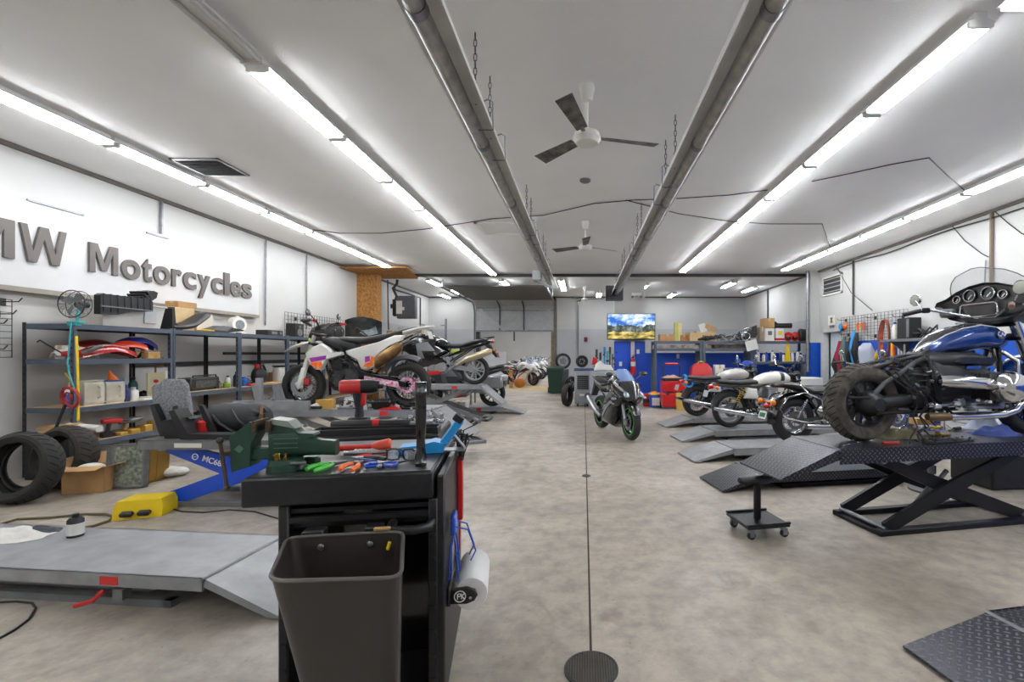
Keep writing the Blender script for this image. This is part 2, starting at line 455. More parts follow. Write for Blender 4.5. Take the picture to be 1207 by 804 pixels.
wire([(XR-.04, y, ZC-.1-.05*math.sin((y-3)*1.1)**2) for y in [3+.45*i for i in range(22)]], 'bundle of dark cable strung under the ceiling edge on the right wall', .012)

# ceiling vent, hatch, detector, louvre, back wall bits
t = thing('ceiling_vent', 'grey square louvred vent flush in the ceiling above the sign', 'ceiling vent', (-4.78, 5.88, ZC))
obj('frame', MB().bb(-.3,.3,-.27,-.24,-.02,0).bb(-.3,.3,.24,.27,-.02,0).bb(-.3,-.27,-.27,.27,-.02,0).bb(.27,.3,-.27,.27,-.02,0), STL, t)
obj('backing', MB().bb(-.28,.28,-.25,.25,-.003,0), IRON, t)
g = MB()
for i in range(13): g.box((0, -.22+i*.037, -.012), (.54, .03, .003), (.6, 0, 0))
obj('slats', g, mat('vent_metal', (120,120,118), .5, .4), t)
t = thing('ceiling_hatch', 'pale access hatch with raised frame in the ceiling beside the left tube heater', 'hatch', (-1.5, 8.75, ZC))
obj('frame', MB().bb(-.5,.5,-.42,-.36,-.03,0).bb(-.5,.5,.36,.42,-.03,0).bb(-.5,-.44,-.42,.42,-.03,0).bb(.44,.5,-.42,.42,-.03,0), WH, t)
obj('panel', MB().bb(-.44,.44,-.36,.36,-.012,0), CEIL, t)
solo('smoke_detector', MB().lathe([(0,.075),(-.02,.075),(-.035,.055),(-.036,.0001)], n=24), GRY, 'small round detector on the ceiling between the two tube heaters', 'smoke detector', (.02, 6.32, ZC))
t = thing('wall_louver', 'white slatted louvre high on the right wall above the door', 'louvre', (XR, 12.55, 3.3))
obj('frame', MB().bb(-.04,0,-.5,.5,.22,.27).bb(-.04,0,-.5,.5,-.27,-.22).bb(-.04,0,-.5,-.45,-.27,.27).bb(-.04,0,.45,.5,-.27,.27), WP, t)
g = MB()
for i in range(4): g.box((-.02,0,-.17+i*.115), (.05,.92,.012), (0,-.6,0))
obj('slats', g, LGR, t); obj('backing', MB().bb(-.006,-.001,-.46,.46,-.23,.23), IRON, t)
t = thing('warning_sign', 'small cream notice with a dark cross mark fixed above the door', 'sign', (XR-.01, 12.55, 2.33))
obj('board', MB().bb(-.02,0,-.18,.18,-.13,.14,.004), WP, t)
obj('mark', MB().box((-.024,0,.01),(.004,.05,.17),(.6,0,0)).box((-.024,0,.01),(.004,.05,.17),(-.6,0,0)), mat('olive',(130,120,40),.6), t)
obj('notice_strip', MB().bb(-.03,0,-.09,.09,-.19,-.14), GRY, t)
solo('alarm_pull', MB().bb(-.07,.07,-.05,0,-.09,.09,.01), DRED, 'small dark red alarm box on the back wall beside the vertical pipe', 'alarm box', ((690.5-CX)*19.2/F, 19.29, H+(CY-400)*19.2/F))
def twin_spot(loc, label, rz=0):
    t = thing('emergency_light', label, 'emergency light', loc, rz)
    obj('housing', MB().bb(-.16,.16,-.08,0,-.05,.05,.012), WP, t)
    for sx in (-1, 1):
        h = obj('lamp_head', MB().cyl((sx*.11,-.05,-.07),(sx*.13,-.14,-.1),.055,.06,16), WP, t)
        obj('lens', MB().cyl((sx*.13,-.141,-.1),(sx*.1305,-.145,-.102),.05,.05,16), LENS, h)
twin_spot(((750-CX)*14.65/F, 14.68, H+(CY-347)*14.65/F), 'white twin head emergency light on the column above the television')
t = thing('ceiling_sprayer', 'small white twin lamp fixture under the ceiling before the garage door', 'emergency light', ((589-CX)*15.5/F, 15.5, ZC))
obj('stem', MB().cyl((0,0,0),(0,0,-.1),.03), WP, t); obj('lamp_head', MB().ell((-.13,0,-.12),(.1,.08,.06)).ell((.13,0,-.12),(.11,.09,.07)), LGR, t)
# electrical gear on the far left wall
t = thing('electrical_panel', 'dark grey electrical cabinet hung high on the far left wall', 'electrical panel', ((478.5-CX)*14.8/F, 14.8, H+(CY-362)*14.8/F))
obj('cabinet', MB().bb(-.3,.3,0,.2,-.37,.37,.01), mat('panel_grey',(84,86,90),.5), t)
obj('door', MB().bb(-.26,.28,-.015,0,-.33,.33,.005), mat('panel_door_grey',(92,94,98),.5), t)
obj('label_plate', MB().bb(-.3,-.12,-.03,-.015,-.22,.2).bb(-.12,-.05,-.03,-.015,-.1,.0), WP, t)
obj('conduit_run', MB().tube([(-.35,0,-.3),(-.38,0,.1),(-.3,0,.35),(-.42,0,.6),(-.3,.02,.75),(-.28,.05,1.1)],.045), K, t)
obj('breaker_box', MB().bb(-.42,-.31,-.05,.1,-.28,.25,.01).bb(-.5,-.42,-.02,.05,-.05,.1,.01), K, t)
conduit([((457-CX)*14.9/F, 14.9, ZC), ((457.5-CX)*14.9/F, 14.9, 2.6), ((458-CX)*14.9/F, 14.9, 2.2)], .02, 'thin dark rod hanging left of the electrical cabinet', K)
solo('beige_cabinet', MB().bb(-.45,.45,0,.3,-1.15,1.15,.01).bb(-.4,.4,-.02,0,-1.05,1.05), mat('beige',(214,208,196),.6), 'pale tall cabinet standing on the floor at the far left wall', 'cabinet', (-5.8, 15.4, 1.16))

# ------------------------------------------------------------ raised sectional door
DGREY = mat('door_section_grey', (176, 178, 180), .5, var=.15)
t = thing('garage_door', 'raised grey sectional garage door with braces and overhead tracks', 'garage door', ((GX0+GX1)/2, YB-.2, 0))
gw = (GX1-GX0)/2
obj('panel_section', MB().bb(-gw, gw, -.05, 0, 2.38, 3.3), DGREY, t)
obj('panel_section', MB().prism([(0,3.3),(-.25,3.52),(-.7,3.62),(-.7,3.57),(-.28,3.47),(-.05,3.28)], -gw, gw, 'x'), DGREY, t)
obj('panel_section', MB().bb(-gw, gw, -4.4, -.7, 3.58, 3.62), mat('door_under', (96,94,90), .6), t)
for k, sx in enumerate((-1, 1)):
    obj('track', MB().tube([(sx*(gw+.06),-.08,.3),(sx*(gw+.06),-.08,3.1),(sx*(gw+.06),-.2,3.4),(sx*(gw+.06),-.45,3.52),(sx*(gw+.06),-4.5,3.54)],.035,6), STL, t)
    obj('hanger', MB().tube([(sx*(gw+.1),-4.3,3.54),(sx*(gw+.1),-4.3,ZC-.002)],.02,6).tube([(sx*(gw+.1),-2.3,3.54),(sx*(gw+.1),-2.3,ZC-.002)],.02,6), STL, t)
for xx in (-.62, .38):
    obj('stile', MB().tube([(xx,-.09,2.4),(xx,-.09,3.3),(xx,-.3,3.44),(xx,-.7,3.53)],.03,6), IRON, t)
for sx in (-1, 1):
    obj('brace', MB().box((0,0,0),(1.35,.05,.09)).xf(Matrix.Translation((sx*.95,-.11,2.83)) @ Matrix.Rotation(sx*-.72,4,'Y')), LGR, t)
obj('bottom_rail', MB().bb(-gw,gw,-.1,-.02,2.33,2.40).bb(-gw,gw,-.09,-.05,3.2,3.23), STL, t)
obj('torsion_bar', MB().cyl((-gw-.1,-.3,3.72),(gw+.1,-.3,3.72),.05), IRON, t)
obj('pull_strap', MB().bb(-.06,-.0,-.06,-.02,1.95,2.33), IRON, t)
solo('plywood_ramp', MB().prism([(17.6,0.001),(18.2,.03),(19.6,.03),(20.2,.001)], -2.98, -1.45, 'x'), PLY, 'yellowish plywood sheet lying across the garage opening', 'plywood sheet')

# ------------------------------------------------------------ lights
TUBE = mat('lit_tube', (255,255,255), .5, em=((248,251,255), 1.0), var=0)
TUBE.node_tree.nodes['Principled BSDF'].inputs['Emission Strength'].default_value = 25.0
TUBEOFF = mat('unlit_tube', (200,200,198), .3, var=0)
FIX = mat('fixture_white', (226,226,224), .4, var=.04)
def light_proto(lit, label):
    t = thing('ceiling_light', label, 'ceiling light', (0, 0, 0), 0, None)
    L_ = 1.2
    obj('housing', MB().prism([(-.04,0),(.04,0),(.04,-.05),(.10,-.07),(.10,-.076),(-.10,-.076),(-.10,-.07),(-.04,-.05)], .01, L_-.01, 'y'), FIX, t)
    for sx in (-.065, .065):
        obj('light_tube', MB().cyl((sx,.04,-.09),(sx,L_-.04,-.09),.018,n=10), TUBE if lit else TUBEOFF, t)
    obj('end_socket', MB().bb(-.09,.09,.01,.035,-.11,-.065,.004).bb(-.09,.09,L_-.035,L_-.01,-.11,-.065,.004), FIX, t)
    return t
ORD = ['nearest','second','third','fourth','fifth','sixth','seventh','eighth','ninth','tenth','eleventh','twelfth']
rows = [('outer left row', -5.24, 3.85, 8, 1), ('inner left row', -2.65, 3.7, 8, 1), ('inner right row', 2.79, 3.2, 8, 1), ('outer right row', 5.56, 4.2, 7, 1)]
first = None; unl = None
for rn, x, y0, n, l in rows:
    for k in range(n):
        lab = f'lit twin tube light in the {rn} under the ceiling, {ORD[k]} of its row'
        if first is None: first = light_proto(True, lab); first.location = (x, y0+k*1.22, ZC)
        else:
            dup(first, (x, y0+k*1.22, ZC), 0, lab)
dup(first, (2.88, 1.9, ZC), 0, 'lit twin tube light offset at the top edge of the inner right row')
for x, rn in ((-5.24,'outer left'),(2.79,'inner right'),(5.56,'outer right'),(-2.65,'inner left')):  # out-of-view fixtures, added to brighten the front of the room
    for k, y in enumerate((-3.9,-2.3,-.7,.9,2.4)):
        if (rn == 'inner left' and y > 0) or (rn == 'inner right' and y > 1) or (rn in ('outer right',) and y > 2.6): continue
        dup(first, (x, y, ZC), 0, f'added unseen fill light continuing the {rn} row, {ORD[k]} from the front wall')
unl = light_proto(False, 'unlit twin tube light before the inner left row, nearer one'); unl.location = (-2.62, 1.2, ZC)
dup(unl, (-2.62, 2.44, ZC), 0, 'unlit twin tube light joined to the first lit one of the inner left row')
for x, y, lab in ((-2.6, 14.5, 'added fill light above the raised garage door panel, left'), (3.5, 17.6, 'added fill light in the back bay between the column and the right wall'), (6.0, 16.0, 'added fill light in the back bay close to the right wall'), (.6, 17.4, 'added fill light in the back bay between the pipe and the column'), (-5.6, 17.8, 'added fill light in the far left corner of the back bay'), (-4.9, 14.4, 'lit light beyond the beam at the far left, nearer one'), (-4.9, 16.6, 'lit light beyond the beam at the far left, farther one'),  # back bay and door panel lights are added fill; the 'lit' ones are real fixtures
                  (-.72, 14.4, 'lit light beyond the beam just right of the raised door, nearer half'), (-.72, 15.62, 'lit light beyond the beam just right of the raised door, farther half'),
                  (2.1, 15.4, 'lit light beyond the beam beside the television column'), (4.9, 14.9, 'lit light beyond the beam in the far right corner')):
    dup(first, (x, y, ZC), 0, lab)
for x, y, lab in ((-5, 22, 'added fill light above the row of stored motorcycles, nearest'), (-5, 27, 'added fill light above the row of stored motorcycles, middle'), (-5, 32, 'added fill light above the row of stored motorcycles, farthest'),
                  (-3.2, 20, 'added fill light just beyond the garage opening'), (-3.2, 24.5, 'added fill light between the two rows beyond the opening, nearer'), (-3.2, 30, 'added fill light between the two rows beyond the opening, farther'), (-1.5, 22, 'added fill light beyond the garage opening on its right, nearest'), (-1.5, 28, 'added fill light beyond the garage opening on its right, middle'), (-1.5, 34, 'added fill light beyond the garage opening on its right, farthest')):
    dup(first, (x, y, ZC-.1), 0, lab)  # unseen fixtures, added so the stored motorcycles are not dark

for x in (-6.2, -3.4, -.6, 2.0):  # further hidden fixtures, added as fill for the far room walls
    for k in range(6):
        dup(first, (x, 20.2+2.9*k, ZC-.1), 0, 'added fill tube light under the ceiling of the room beyond the garage opening', 'added fill lights of the room beyond the garage opening')
# ------------------------------------------------------------ tube heaters on chains
HB = mat('heater_pipe', (178, 176, 172), .4, .1, var=.35, sc=9)
def chain(mb, x, y, z0, z1):
    n = max(2, int((z1-z0)/.05)); d = (z1-z0)/n
    for i in range(n):
        zc = z0+(i+.5)*d
        ang = PI/2 if i % 2 else 0
        lp = [(x+math.cos(ang)*.012*math.cos(t), y+math.sin(ang)*.012*math.cos(t), zc+d*.62*math.sin(t)) for t in [2*PI*k/8 for k in range(8)]]
        mb.tube(lp, .0035, 4, True)
def heater(x, y0, y1, label, pairs, flip):
    z = H+1.80
    t = thing('tube_heater', label, 'tube heater', (x, 0, 0))
    s = flip
    RF = mat('reflector_metal',(232,232,230),.5,.0,var=.12)
    obj('burner_tube', MB().cyl((-s*.03,y0,z-.06),(-s*.03,y1,z-.06),.052,n=16), HB, t, label='dark burner pipe')
    obj('reflector', MB().prism([(s*a, z+b) for a, b in ((-.14,-.02),(-.09,.07),(.07,.07),(.13,-.11),(.122,-.11),(.064,.062),(-.085,.062),(-.132,-.02))], y0, y1, 'y'), RF, t)
    cl = MB()
    yy = y0+.5
    while yy < y1:
        cl.lathe([(-.03,.054),(-.03,.058),(.03,.058),(.03,.054)], (-s*.03, yy, z-.06), (0,1,0), 16); yy += 1.5
    obj('pipe_clamp', cl, STL, t)
    for ya in pairs:
        for dy in (0, .54):
            ch = MB(); chain(ch, 0, ya+dy, z+.07, ZC-.002)
            obj('chain', ch, IRON, t)
            obj('hanger_wire', MB().tube([(0,ya+dy,z+.06),(-s*.0+s*.1,ya+dy,z+.1),(s*.13,ya+dy,z+.08),(s*.13,ya+dy+.02,z-.12),(s*.02,ya+dy+.02,z-.12)],.006,5), STL, t)
    return t, z
tl, z = heater(-.81, .3, 11.6, 'long grey tube heater hung on chains left of the ceiling fans', (3.42, 6.5, 9.2), 1)
obj('burner_box', MB().bb(-.3,-.12,9.9,10.3,z-.2,z+.0,.01).tube([(-.2,10,z-.2),(-.05,10.6,z-.22),(0,11.2,z-.15)],.03), LGR, tl)
tr, z = heater(.92, .3, 13.2, 'long grey tube heater hung on chains right of the ceiling fans', (1.6, 4.6, 7.3, 10.4), -1)
obj('vent_box', MB().bb(-.28,.22,13.2,13.5,z-.25,z+.17,.01).bb(-.2,.14,13.17,13.2,z-.18,z+.1), IRON, tr)

# ------------------------------------------------------------ ceiling fans
def fan(loc, rot, label, rod):
    t = thing('ceiling_fan', label, 'ceiling fan', loc)
    obj('canopy', MB().lathe([(0,.065),(-.03,.07),(-.14,.045),(-.15,.02),(-.15,.0001)], n=20), WP, t)
    obj('downrod', MB().cyl((0,0,-.1),(0,0,-rod),.013), WP, t)
    obj('motor_housing', MB().lathe([(-rod+.02,.0001),(-rod+.02,.05),(-rod,.11),(-rod-.05,.125),(-rod-.09,.1),(-rod-.11,.04),(-rod-.11,.0001)], n=28), WP, t)
    for k in range(3):
        a = rot+k*2*PI/3
        M = Matrix.Rotation(a, 4, 'Z')
        b = obj('fan_blade', MB().prism([(.16,-.05),(.66,-.075),(.67,.07),(.16,.05)], -.003, .003, 'z').xf(M @ Matrix.Translation((0,0,-rod-.03)) @ Matrix.Rotation(.25,4,'X')), mat('blade_worn',(120,116,110),.5,.2,rgb2=(60,56,52),sc=9), t)
        obj('blade_iron', MB().box((.14,0,-rod-.03),(.12,.035,.008)).xf(M), STL, b)
fan((.03, 4.1, ZC), .25, 'nearest three-bladed ceiling fan, on a white rod between the heaters', .43)
fan((.03, 8.3, ZC), .55, 'middle three-bladed ceiling fan between the heaters', .43)
fan((.03, 16.3, ZC), -.1, 'farthest three-bladed ceiling fan, beyond the beam', .43)

# ------------------------------------------------------------ camera, world
cam = bpy.data.cameras.new('camera'); co = bpy.data.objects.new('camera', cam); C.objects.link(co)
co.location = (0, 0, H); co.rotation_euler = (PI/2, 0, 0)
cam.sensor_fit = 'HORIZONTAL'; cam.sensor_width = 36; cam.lens = F/1207*36; cam.shift_x = -(CX-603.5)/1207; cam.shift_y = (CY-402)/1207
cam.clip_start = .02
sc = bpy.context.scene; sc.camera = co
w = bpy.data.worlds.new('world'); w.use_nodes = True; w.node_tree.nodes['Background'].inputs[0].default_value = (.6,.62,.65,1); w.node_tree.nodes['Background'].inputs[1].default_value = .4; sc.world = w
sc.view_settings.view_transform = 'Standard'; sc.view_settings.look = 'None'; sc.view_settings.gamma = 1; sc.view_settings.exposure = 0.86
sc.cycles.max_bounces = 8; sc.cycles.diffuse_bounces = 5; sc.cycles.glossy_bounces = 4; sc.cycles.transparent_max_bounces = 12
# ------------------------------------------------------------ motorcycles: local x forward, y to the rider's left, z up
def tyre_profile(R, w, rr):
    h = R-rr
    half = [(-w*.36, rr-.004), (-w*.45, rr+.2*h), (-w*.5, rr+.5*h), (-w*.44, rr+.75*h), (-w*.28, R-.1*h), (-w*.1, R-.01*h)]
    return half+[(-a, b) for a, b in half[::-1]]+[(w*.3, rr-.004), (-w*.3, rr-.004)]
def wheel(t, name, x, R, w, rr, style, rim, disc=None, z=None, y=0, tread=False, hub=KM, tyre=RUB, sides=(1, -1), n=40):
    z = R if z is None else z
    c = (x, y, z); rm = MB()
    rm.lathe([(-w*.38, rr), (-w*.38, rr-.018), (-w*.2, rr-.03), (w*.2, rr-.03), (w*.38, rr-.018), (w*.38, rr), (w*.3, rr-.004), (-w*.3, rr-.004)], c, (0,1,0), n, True)
    hr = .035
    rm.cyl((x,y-w*.35,z),(x,y+w*.35,z),hr,n=16).cyl((x,y-w*.5,z),(x,y+w*.5,z),.018,n=12)
    if style == 'wire':
        for k in range(28):
            a = 2*PI*k/28; b = a+(.45 if k % 2 else -.45); s = 1 if (k//2) % 2 else -1
            rm.tube([(x+hr*math.cos(b), y+s*w*.25, z+hr*math.sin(b)), (x+(rr-.025)*math.cos(a), y, z+(rr-.025)*math.sin(a))], .0028, 4)
    else:
        ns = int(style)
        for k in range(ns):
            a = 2*PI*k/ns+.2
            M = Matrix.Translation(c) @ Matrix.Rotation(-a, 4, 'Y')
            sub = MB()
            L0, L1 = hr*.8, rr-.02
            for q in ((-.011, .005), (.011, -.005)) if ns <= 6 else ((0, 0),):
                sub.add([(L0,-w*.2,q[0]-.012),(L0,w*.2,q[0]-.012),(L0,w*.2,q[0]+.012),(L0,-w*.2,q[0]+.012),
                         (L1,-w*.12,q[0]*2.4-.009),(L1,w*.12,q[0]*2.4-.009),(L1,w*.12,q[0]*2.4+.009),(L1,-w*.12,q[0]*2.4+.009)],
                        [(0,1,2,3),(4,5,6,7),(0,1,5,4),(1,2,6,5),(2,3,7,6),(3,0,4,7)])
            rm.join(sub, M)
    p = obj(name, rm, rim, t)
    ty = MB().lathe(tyre_profile(R, w, rr), c, (0,1,0), n, True)
    if tread:
        for k in range(36):
            a = 2*PI*k/36
            for s in (-1, 1):
                q = []
                for j in range(5):
                    yy = s*w*(.03+.105*j); f = j/4.0
                    rad = R-.001-(R-rr)*(.0, .02, .07, .17, .33)[j]
                    aa = a+f*.16*s+(.09 if s > 0 else 0)
                    q.append((x+rad*math.cos(aa), y+yy, z+rad*math.sin(aa)))
                ty.m(1).tube(q, .0045, 4)
        ty.m(0)
    obj('tyre', ty, [tyre, mat('tread_groove', (14,14,14), .9)], p)
    if disc:
        dr, dm = disc
        for s in sides:
            d = MB().lathe([(-.003, dr), (.003, dr), (.003, dr*.62), (-.003, dr*.62)], (x, y+s*w*.47, z), (0,1,0), 32, True)
            for k in range(6):
                a = 2*PI*k/6; d.tube([(x+.03*math.cos(a), y+s*w*.44, z+.03*math.sin(a)), (x+dr*.66*math.cos(a+.3), y+s*w*.47, z+dr*.66*math.sin(a+.3))], .005, 4)
            obj('brake_disc', d, dm, p)
    return p
def arcp(cx, cz, R, a0, a1, n=14):
    return [(cx+R*math.cos(math.radians(a0+(a1-a0)*i/n)), cz+R*math.sin(math.radians(a0+(a1-a0)*i/n))) for i in range(n+1)]
def fender(t, name, cx, cz, R, a0, a1, w, m, th=.006, drop=.35, y=0):
    secs = []
    for i in range(19):
        a = math.radians(a0+(a1-a0)*i/18); c_, s_ = math.cos(a), math.sin(a); lp = []
        for k in range(9):
            f = -1+k/4.0; r = R-w*drop*abs(f)**2.5
            lp.append((cx+r*c_, y+f*w/2, cz+r*s_))
        for k in range(8, -1, -1):
            f = -1+k/4.0; r = R-th-w*drop*abs(f)**2.5
            lp.append((cx+r*c_, y+f*(w/2-th), cz+r*s_))
        secs.append(lp)
    return obj(name, MB().loft(secs), m, t)
def forks(t, ax, az, hx, hz, low, up, off=.1, r=.024, split=.45, brace=True):
    for s in (1, -1):
        mx = ax+(hx-ax)*split; mz = az+(hz-az)*split
        p = obj('fork_leg', MB().cyl((ax, s*off, az-.02), (mx, s*off, mz), r*1.25, n=14).cyl((ax-.01, s*off, az-.03), (ax+.03, s*off, az+.05), r*1.5, n=12), low, t)
        obj('stanchion', MB().cyl((mx, s*off, mz), (hx, s*off, hz), r, n=14), up, p)
    if brace:
        dx, dz = hx-ax, hz-az
        obj('triple_clamp', MB().box((ax+dx*.98, 0, az+dz*.98), (.09, off*2+.06, .035), (0, -math.atan2(dx, dz)*-1, 0), .01).box((ax+dx*.8, 0, az+dz*.8), (.09, off*2+.06, .04), (0, math.atan2(dx, dz), 0), .01), KM, t)
def bars(t, hx, hz, half, rise, back, m=KM, grip=K, mirrors=None, mz=.16, gl=.12, mirm=K, mr=(.055,.012,.045)):
    pts = [(hx, 0, hz), (hx, .07, hz+.005), (hx-back*.25, half*.42, hz+rise*.8), (hx-back*.6, half*.75, hz+rise), (hx-back, half, hz+rise*.93)]
    full = [(x, -y, z) for x, y, z in pts[:0:-1]]+pts
    p = obj('handlebar', MB().tube(full, .012, 8), m, t)
    for s in (1, -1):
        a = Vector((hx-back*.65, s*half*.78, hz+rise)); b = Vector((hx-back, s*half, hz+rise*.93))
        obj('grip', MB().cyl(a, b, .018, n=12), grip, p)
        obj('brake_lever', MB().tube([tuple(a+Vector((.03, -s*.03, 0))), tuple(a+Vector((.06, s*.02, 0))), tuple(b+Vector((.07, s*.0, -.005)))], .006, 5).box(tuple(a+Vector((.01, -s*.03, 0))), (.04,.05,.035), None, .008), KM, p)
        if mirrors:
            c = a+Vector((.02+.03, s*mirrors, mz))
            q = obj('mirror', MB().tube([tuple(a+Vector((.01, -s*.02, .01))), tuple(a+Vector((.03, s*mirrors*.4, mz*.6))), tuple(c)], .006, 5).ell(tuple(c), (mr[1], mr[0], mr[2])), mirm, t)
            obj('mirror_glass', MB().ell(tuple(c+Vector((-mr[1]*.8, 0, 0))), (.003, mr[0]*.88, mr[2]*.86)), CH, q)
def clutter(mb, x0, x1, y0, y1, z0, z1, n, seed, s=.05):
    r = random.Random(seed)
    for i in range(n):
        p = (r.uniform(x0, x1), r.uniform(y0, y1), r.uniform(z0, z1)); k = r.random(); a = s*r.uniform(.4, 1.1)
        if k < .35: mb.box(p, (a*1.4, a*.8, a), (r.uniform(-.4,.4), r.uniform(-.5,.5), 0), a*.15)
        elif k < .7:
            q = (p[0]+r.uniform(-1,1)*a, p[1]-a*.5, p[2]+r.uniform(-.6,.6)*a); mb.cyl(p, q, a*.35, n=10)
        else:
            mb.tube([p, (p[0]+r.uniform(-2,2)*a, p[1], p[2]+r.uniform(-1,1)*a), (p[0]+r.uniform(-3,3)*a, p[1]-a*.3, p[2]+r.uniform(-2,2)*a)], a*.13, 5)
    return mb
def fins(mb, x, y, z, hx, hy, h, n, tilt=0):
    for i in range(n):
        mb.box((x+tilt*(i/(n-1)-.5)*h, y, z-h/2+h*i/(n-1)), (hx*2, hy*2, h/n*.45), (0, tilt, 0), .002)
    return mb
def shock(t, a, b, spring, body=KM, r=.028):
    a, b = Vector(a), Vector(b); d = b-a; L = d.length; u, w = MB._frame(d); d = d.normalized()
    p = obj('shock', MB().cyl(a, b, r*.45, n=10).cyl(a, a+d*L*.4, r*.7, n=10), body, t)
    pts = []
    for i in range(49):
        f = i/48; an = f*2*PI*7; pts.append(tuple(a+d*(L*(.22+.68*f))+u*math.cos(an)*r+w*math.sin(an)*r))
    obj('spring', MB().tube(pts, .0055, 5), spring, p)
def panel2(t, name, pts, y0, y1, m, inset=.12, label=None):
    """the same shaped panel on both flanks"""
    o = None
    for s in (1, -1):
        o = obj(name, MB().pillow(pts, s*y0, s*y1, inset), m, t, label=label)
    return o
def plate(t, x, z, w=.18, h=.11, m=WP, tilt=.3):
    obj('number_plate', MB().box((x, 0, z), (.006, w, h), (0, tilt, 0), .002), m, t)

# ---- supermoto, white with purple and orange lettering patches
GRAF = mat('graphic_purple', (176, 40, 150), .4, rgb2=(120, 40, 160), sc=25)
GRAO = mat('graphic_orange', (240, 150, 30), .4, rgb2=(235, 70, 30), sc=18)
MAG = mat('magenta_pattern', (200, 60, 130), .4, rgb2=(225, 215, 220), sc=35)
LIME = mat('lime_plastic', (190, 220, 50), .45)
BRZ = mat('bronze_muffler', (150, 118, 78), .35, .8, rgb2=(110, 80, 50), sc=8)
def supermoto(label, loc, rz):
    t = thing('motorcycle', label, 'motorcycle', loc, rz)
    def J(q): return [((481-(340+a/6.7))/85, (480-(360+b/6.7))/85) for a, b in q]
    wheel(t, 'front_wheel', 1.45, .30, .12, .215, 'wire', KG, (.15, AL), sides=(1,), hub=RED)
    wheel(t, 'rear_wheel', 0, .31, .16, .215, 'wire', KG, (.11, MAG), sides=(1, -1))
    obj('chain_sprocket', MB().lathe([(-.004,.10),(.004,.10),(.004,.07),(-.004,.07)], (0,.07,.31), (0,1,0), 32, True).tube([(0,.07,.41),(.6,.07,.47)],.008,5).tube([(0,.07,.21),(.6,.07,.37)],.008,5), STL, t)
    forks(t, 1.45, .30, 1.24, 1.02, WP, mat('fork_silver',(200,200,205),.3,.6), .1, .026, .5)
    obj('fork_guard', MB().box((1.41,.135,.42),(.06,.02,.26),(0,-.28,0),.008).box((1.41,-.135,.42),(.06,.02,.26),(0,-.28,0),.008), WP, t)
    obj('brake_caliper', MB().box((1.36,.09,.36),(.08,.05,.1),None,.012), RED, t)
    # swingarm
    obj('swingarm', MB().prism([(0,.28),(0,.35),(.62,.5),(.66,.4)],.085,.115).prism([(0,.28),(0,.35),(.62,.5),(.66,.4)],-.115,-.085), KM, t)
    obj('swingarm_cover', MB().pillow([(.08,.27),(.1,.36),(.56,.44),(.56,.36)],.117,.13,.1), MAG, t)
    # frame and engine
    fr = MB()
    for s in (1,-1):
        fr.tube([(1.2,s*.03,.95),(1.0,s*.1,.75),(.75,s*.12,.6),(.6,s*.12,.42)],.018,8)
        fr.tube([(1.18,s*.03,.85),(1.08,s*.08,.5),(.98,s*.1,.28),(.6,s*.1,.26)],.016,8)
        fr.tube([(.62,s*.1,.45),(.9,s*.12,.85),(1.12,s*.04,.9)],.014,8)
        fr.tube([(.62,s*.1,.6),(.3,s*.12,.8),(-.1,s*.1,1.0)],.014,8)
    obj('frame', fr, KM, t)
    en = MB().box((.82,0,.42),(.36,.22,.26),(0,.1,0),.03).cyl((.72,-.15,.4),(.72,.15,.4),.095,n=20).cyl((.9,-.14,.36),(.9,.14,.36),.07,n=18).box((.93,0,.64),(.17,.18,.24),(0,-.25,0),.02)
    fins(en, .95, 0, .62, .10, .1, .16, 7)
    clutter(en, .6,1.05,.1,.14,.3,.75,22,3,.05)
    clutter(en, .6,1.05,-.14,-.1,.3,.75,22,4,.05)
    obj('engine', en, IRON, t)
    obj('skid_plate', MB().sx([(.58,.26,.1,.03),(.8,.23,.11,.04),(1.0,.27,.1,.04),(1.08,.4,.07,.03)],12), K, t)
    obj('exhaust_header', MB().tube([(1.02,-.05,.6),(1.12,-.1,.45),(1.05,-.13,.3),(.8,-.15,.28),(.55,-.15,.42),(.4,-.16,.6)],.022,8), BRZ, t)
    for s in (1,):
        obj('muffler', MB().sx([(.38,.62,.05,.09,2.6,.16),(.33,.65,.06,.1,2.6,.16),(.1,.8,.055,.09,2.6,.16),(.03,.84,.035,.05,2.4,.16)],14), BRZ, t)
    # plastics
    panel2(t, 'radiator_shroud', J([(175,380),(235,330),(300,300),(350,330),(390,370),(470,370),(470,392),(345,430),(305,510),(250,505),(205,450)]), .10, .17, WP, .12)
    panel2(t, 'lime_patch', J([(190,375),(225,345),(280,318),(285,335),(230,375),(205,400)]), .15, .168, LIME, .1)
    panel2(t, 'lettering_patch', J([(215,415),(350,395),(345,425),(230,450)]), .155, .176, GRAF, .1)
    panel2(t, 'flame_patch', J([(222,450),(310,440),(320,470),(300,500),(285,480),(265,502),(250,470),(238,480)]), .15, .175, GRAO, .05)
    tail = J([(480,360),(620,322),(740,290),(860,240),(938,238),(930,275),(830,320),(760,370),(725,480),(640,512),(600,500),(570,430),(485,385)])
    panel2(t, 'side_panel', tail, .085, .15, WP, .12)
    panel2(t, 'lettering_patch', J([(640,405),(675,398),(680,440),(640,450)]), .14, .158, GRAF, .1)
    panel2(t, 'flame_patch', J([(690,400),(720,410),(715,460),(660,495),(625,480),(640,458),(675,450)]), .135, .156, GRAO, .05)
    obj('seat', MB().sx([(1.0,.93,.05,.03),(.88,.93,.09,.05),(.6,.92,.1,.05),(.3,.97,.1,.05),(0,1.06,.08,.035),(-.12,1.1,.05,.02)],16), LEA, t)
    obj('fuel_tank', MB().sx([(.7,.82,.08,.08),(.85,.85,.11,.1),(1.05,.9,.1,.08),(1.15,.92,.05,.04)],16), K, t)
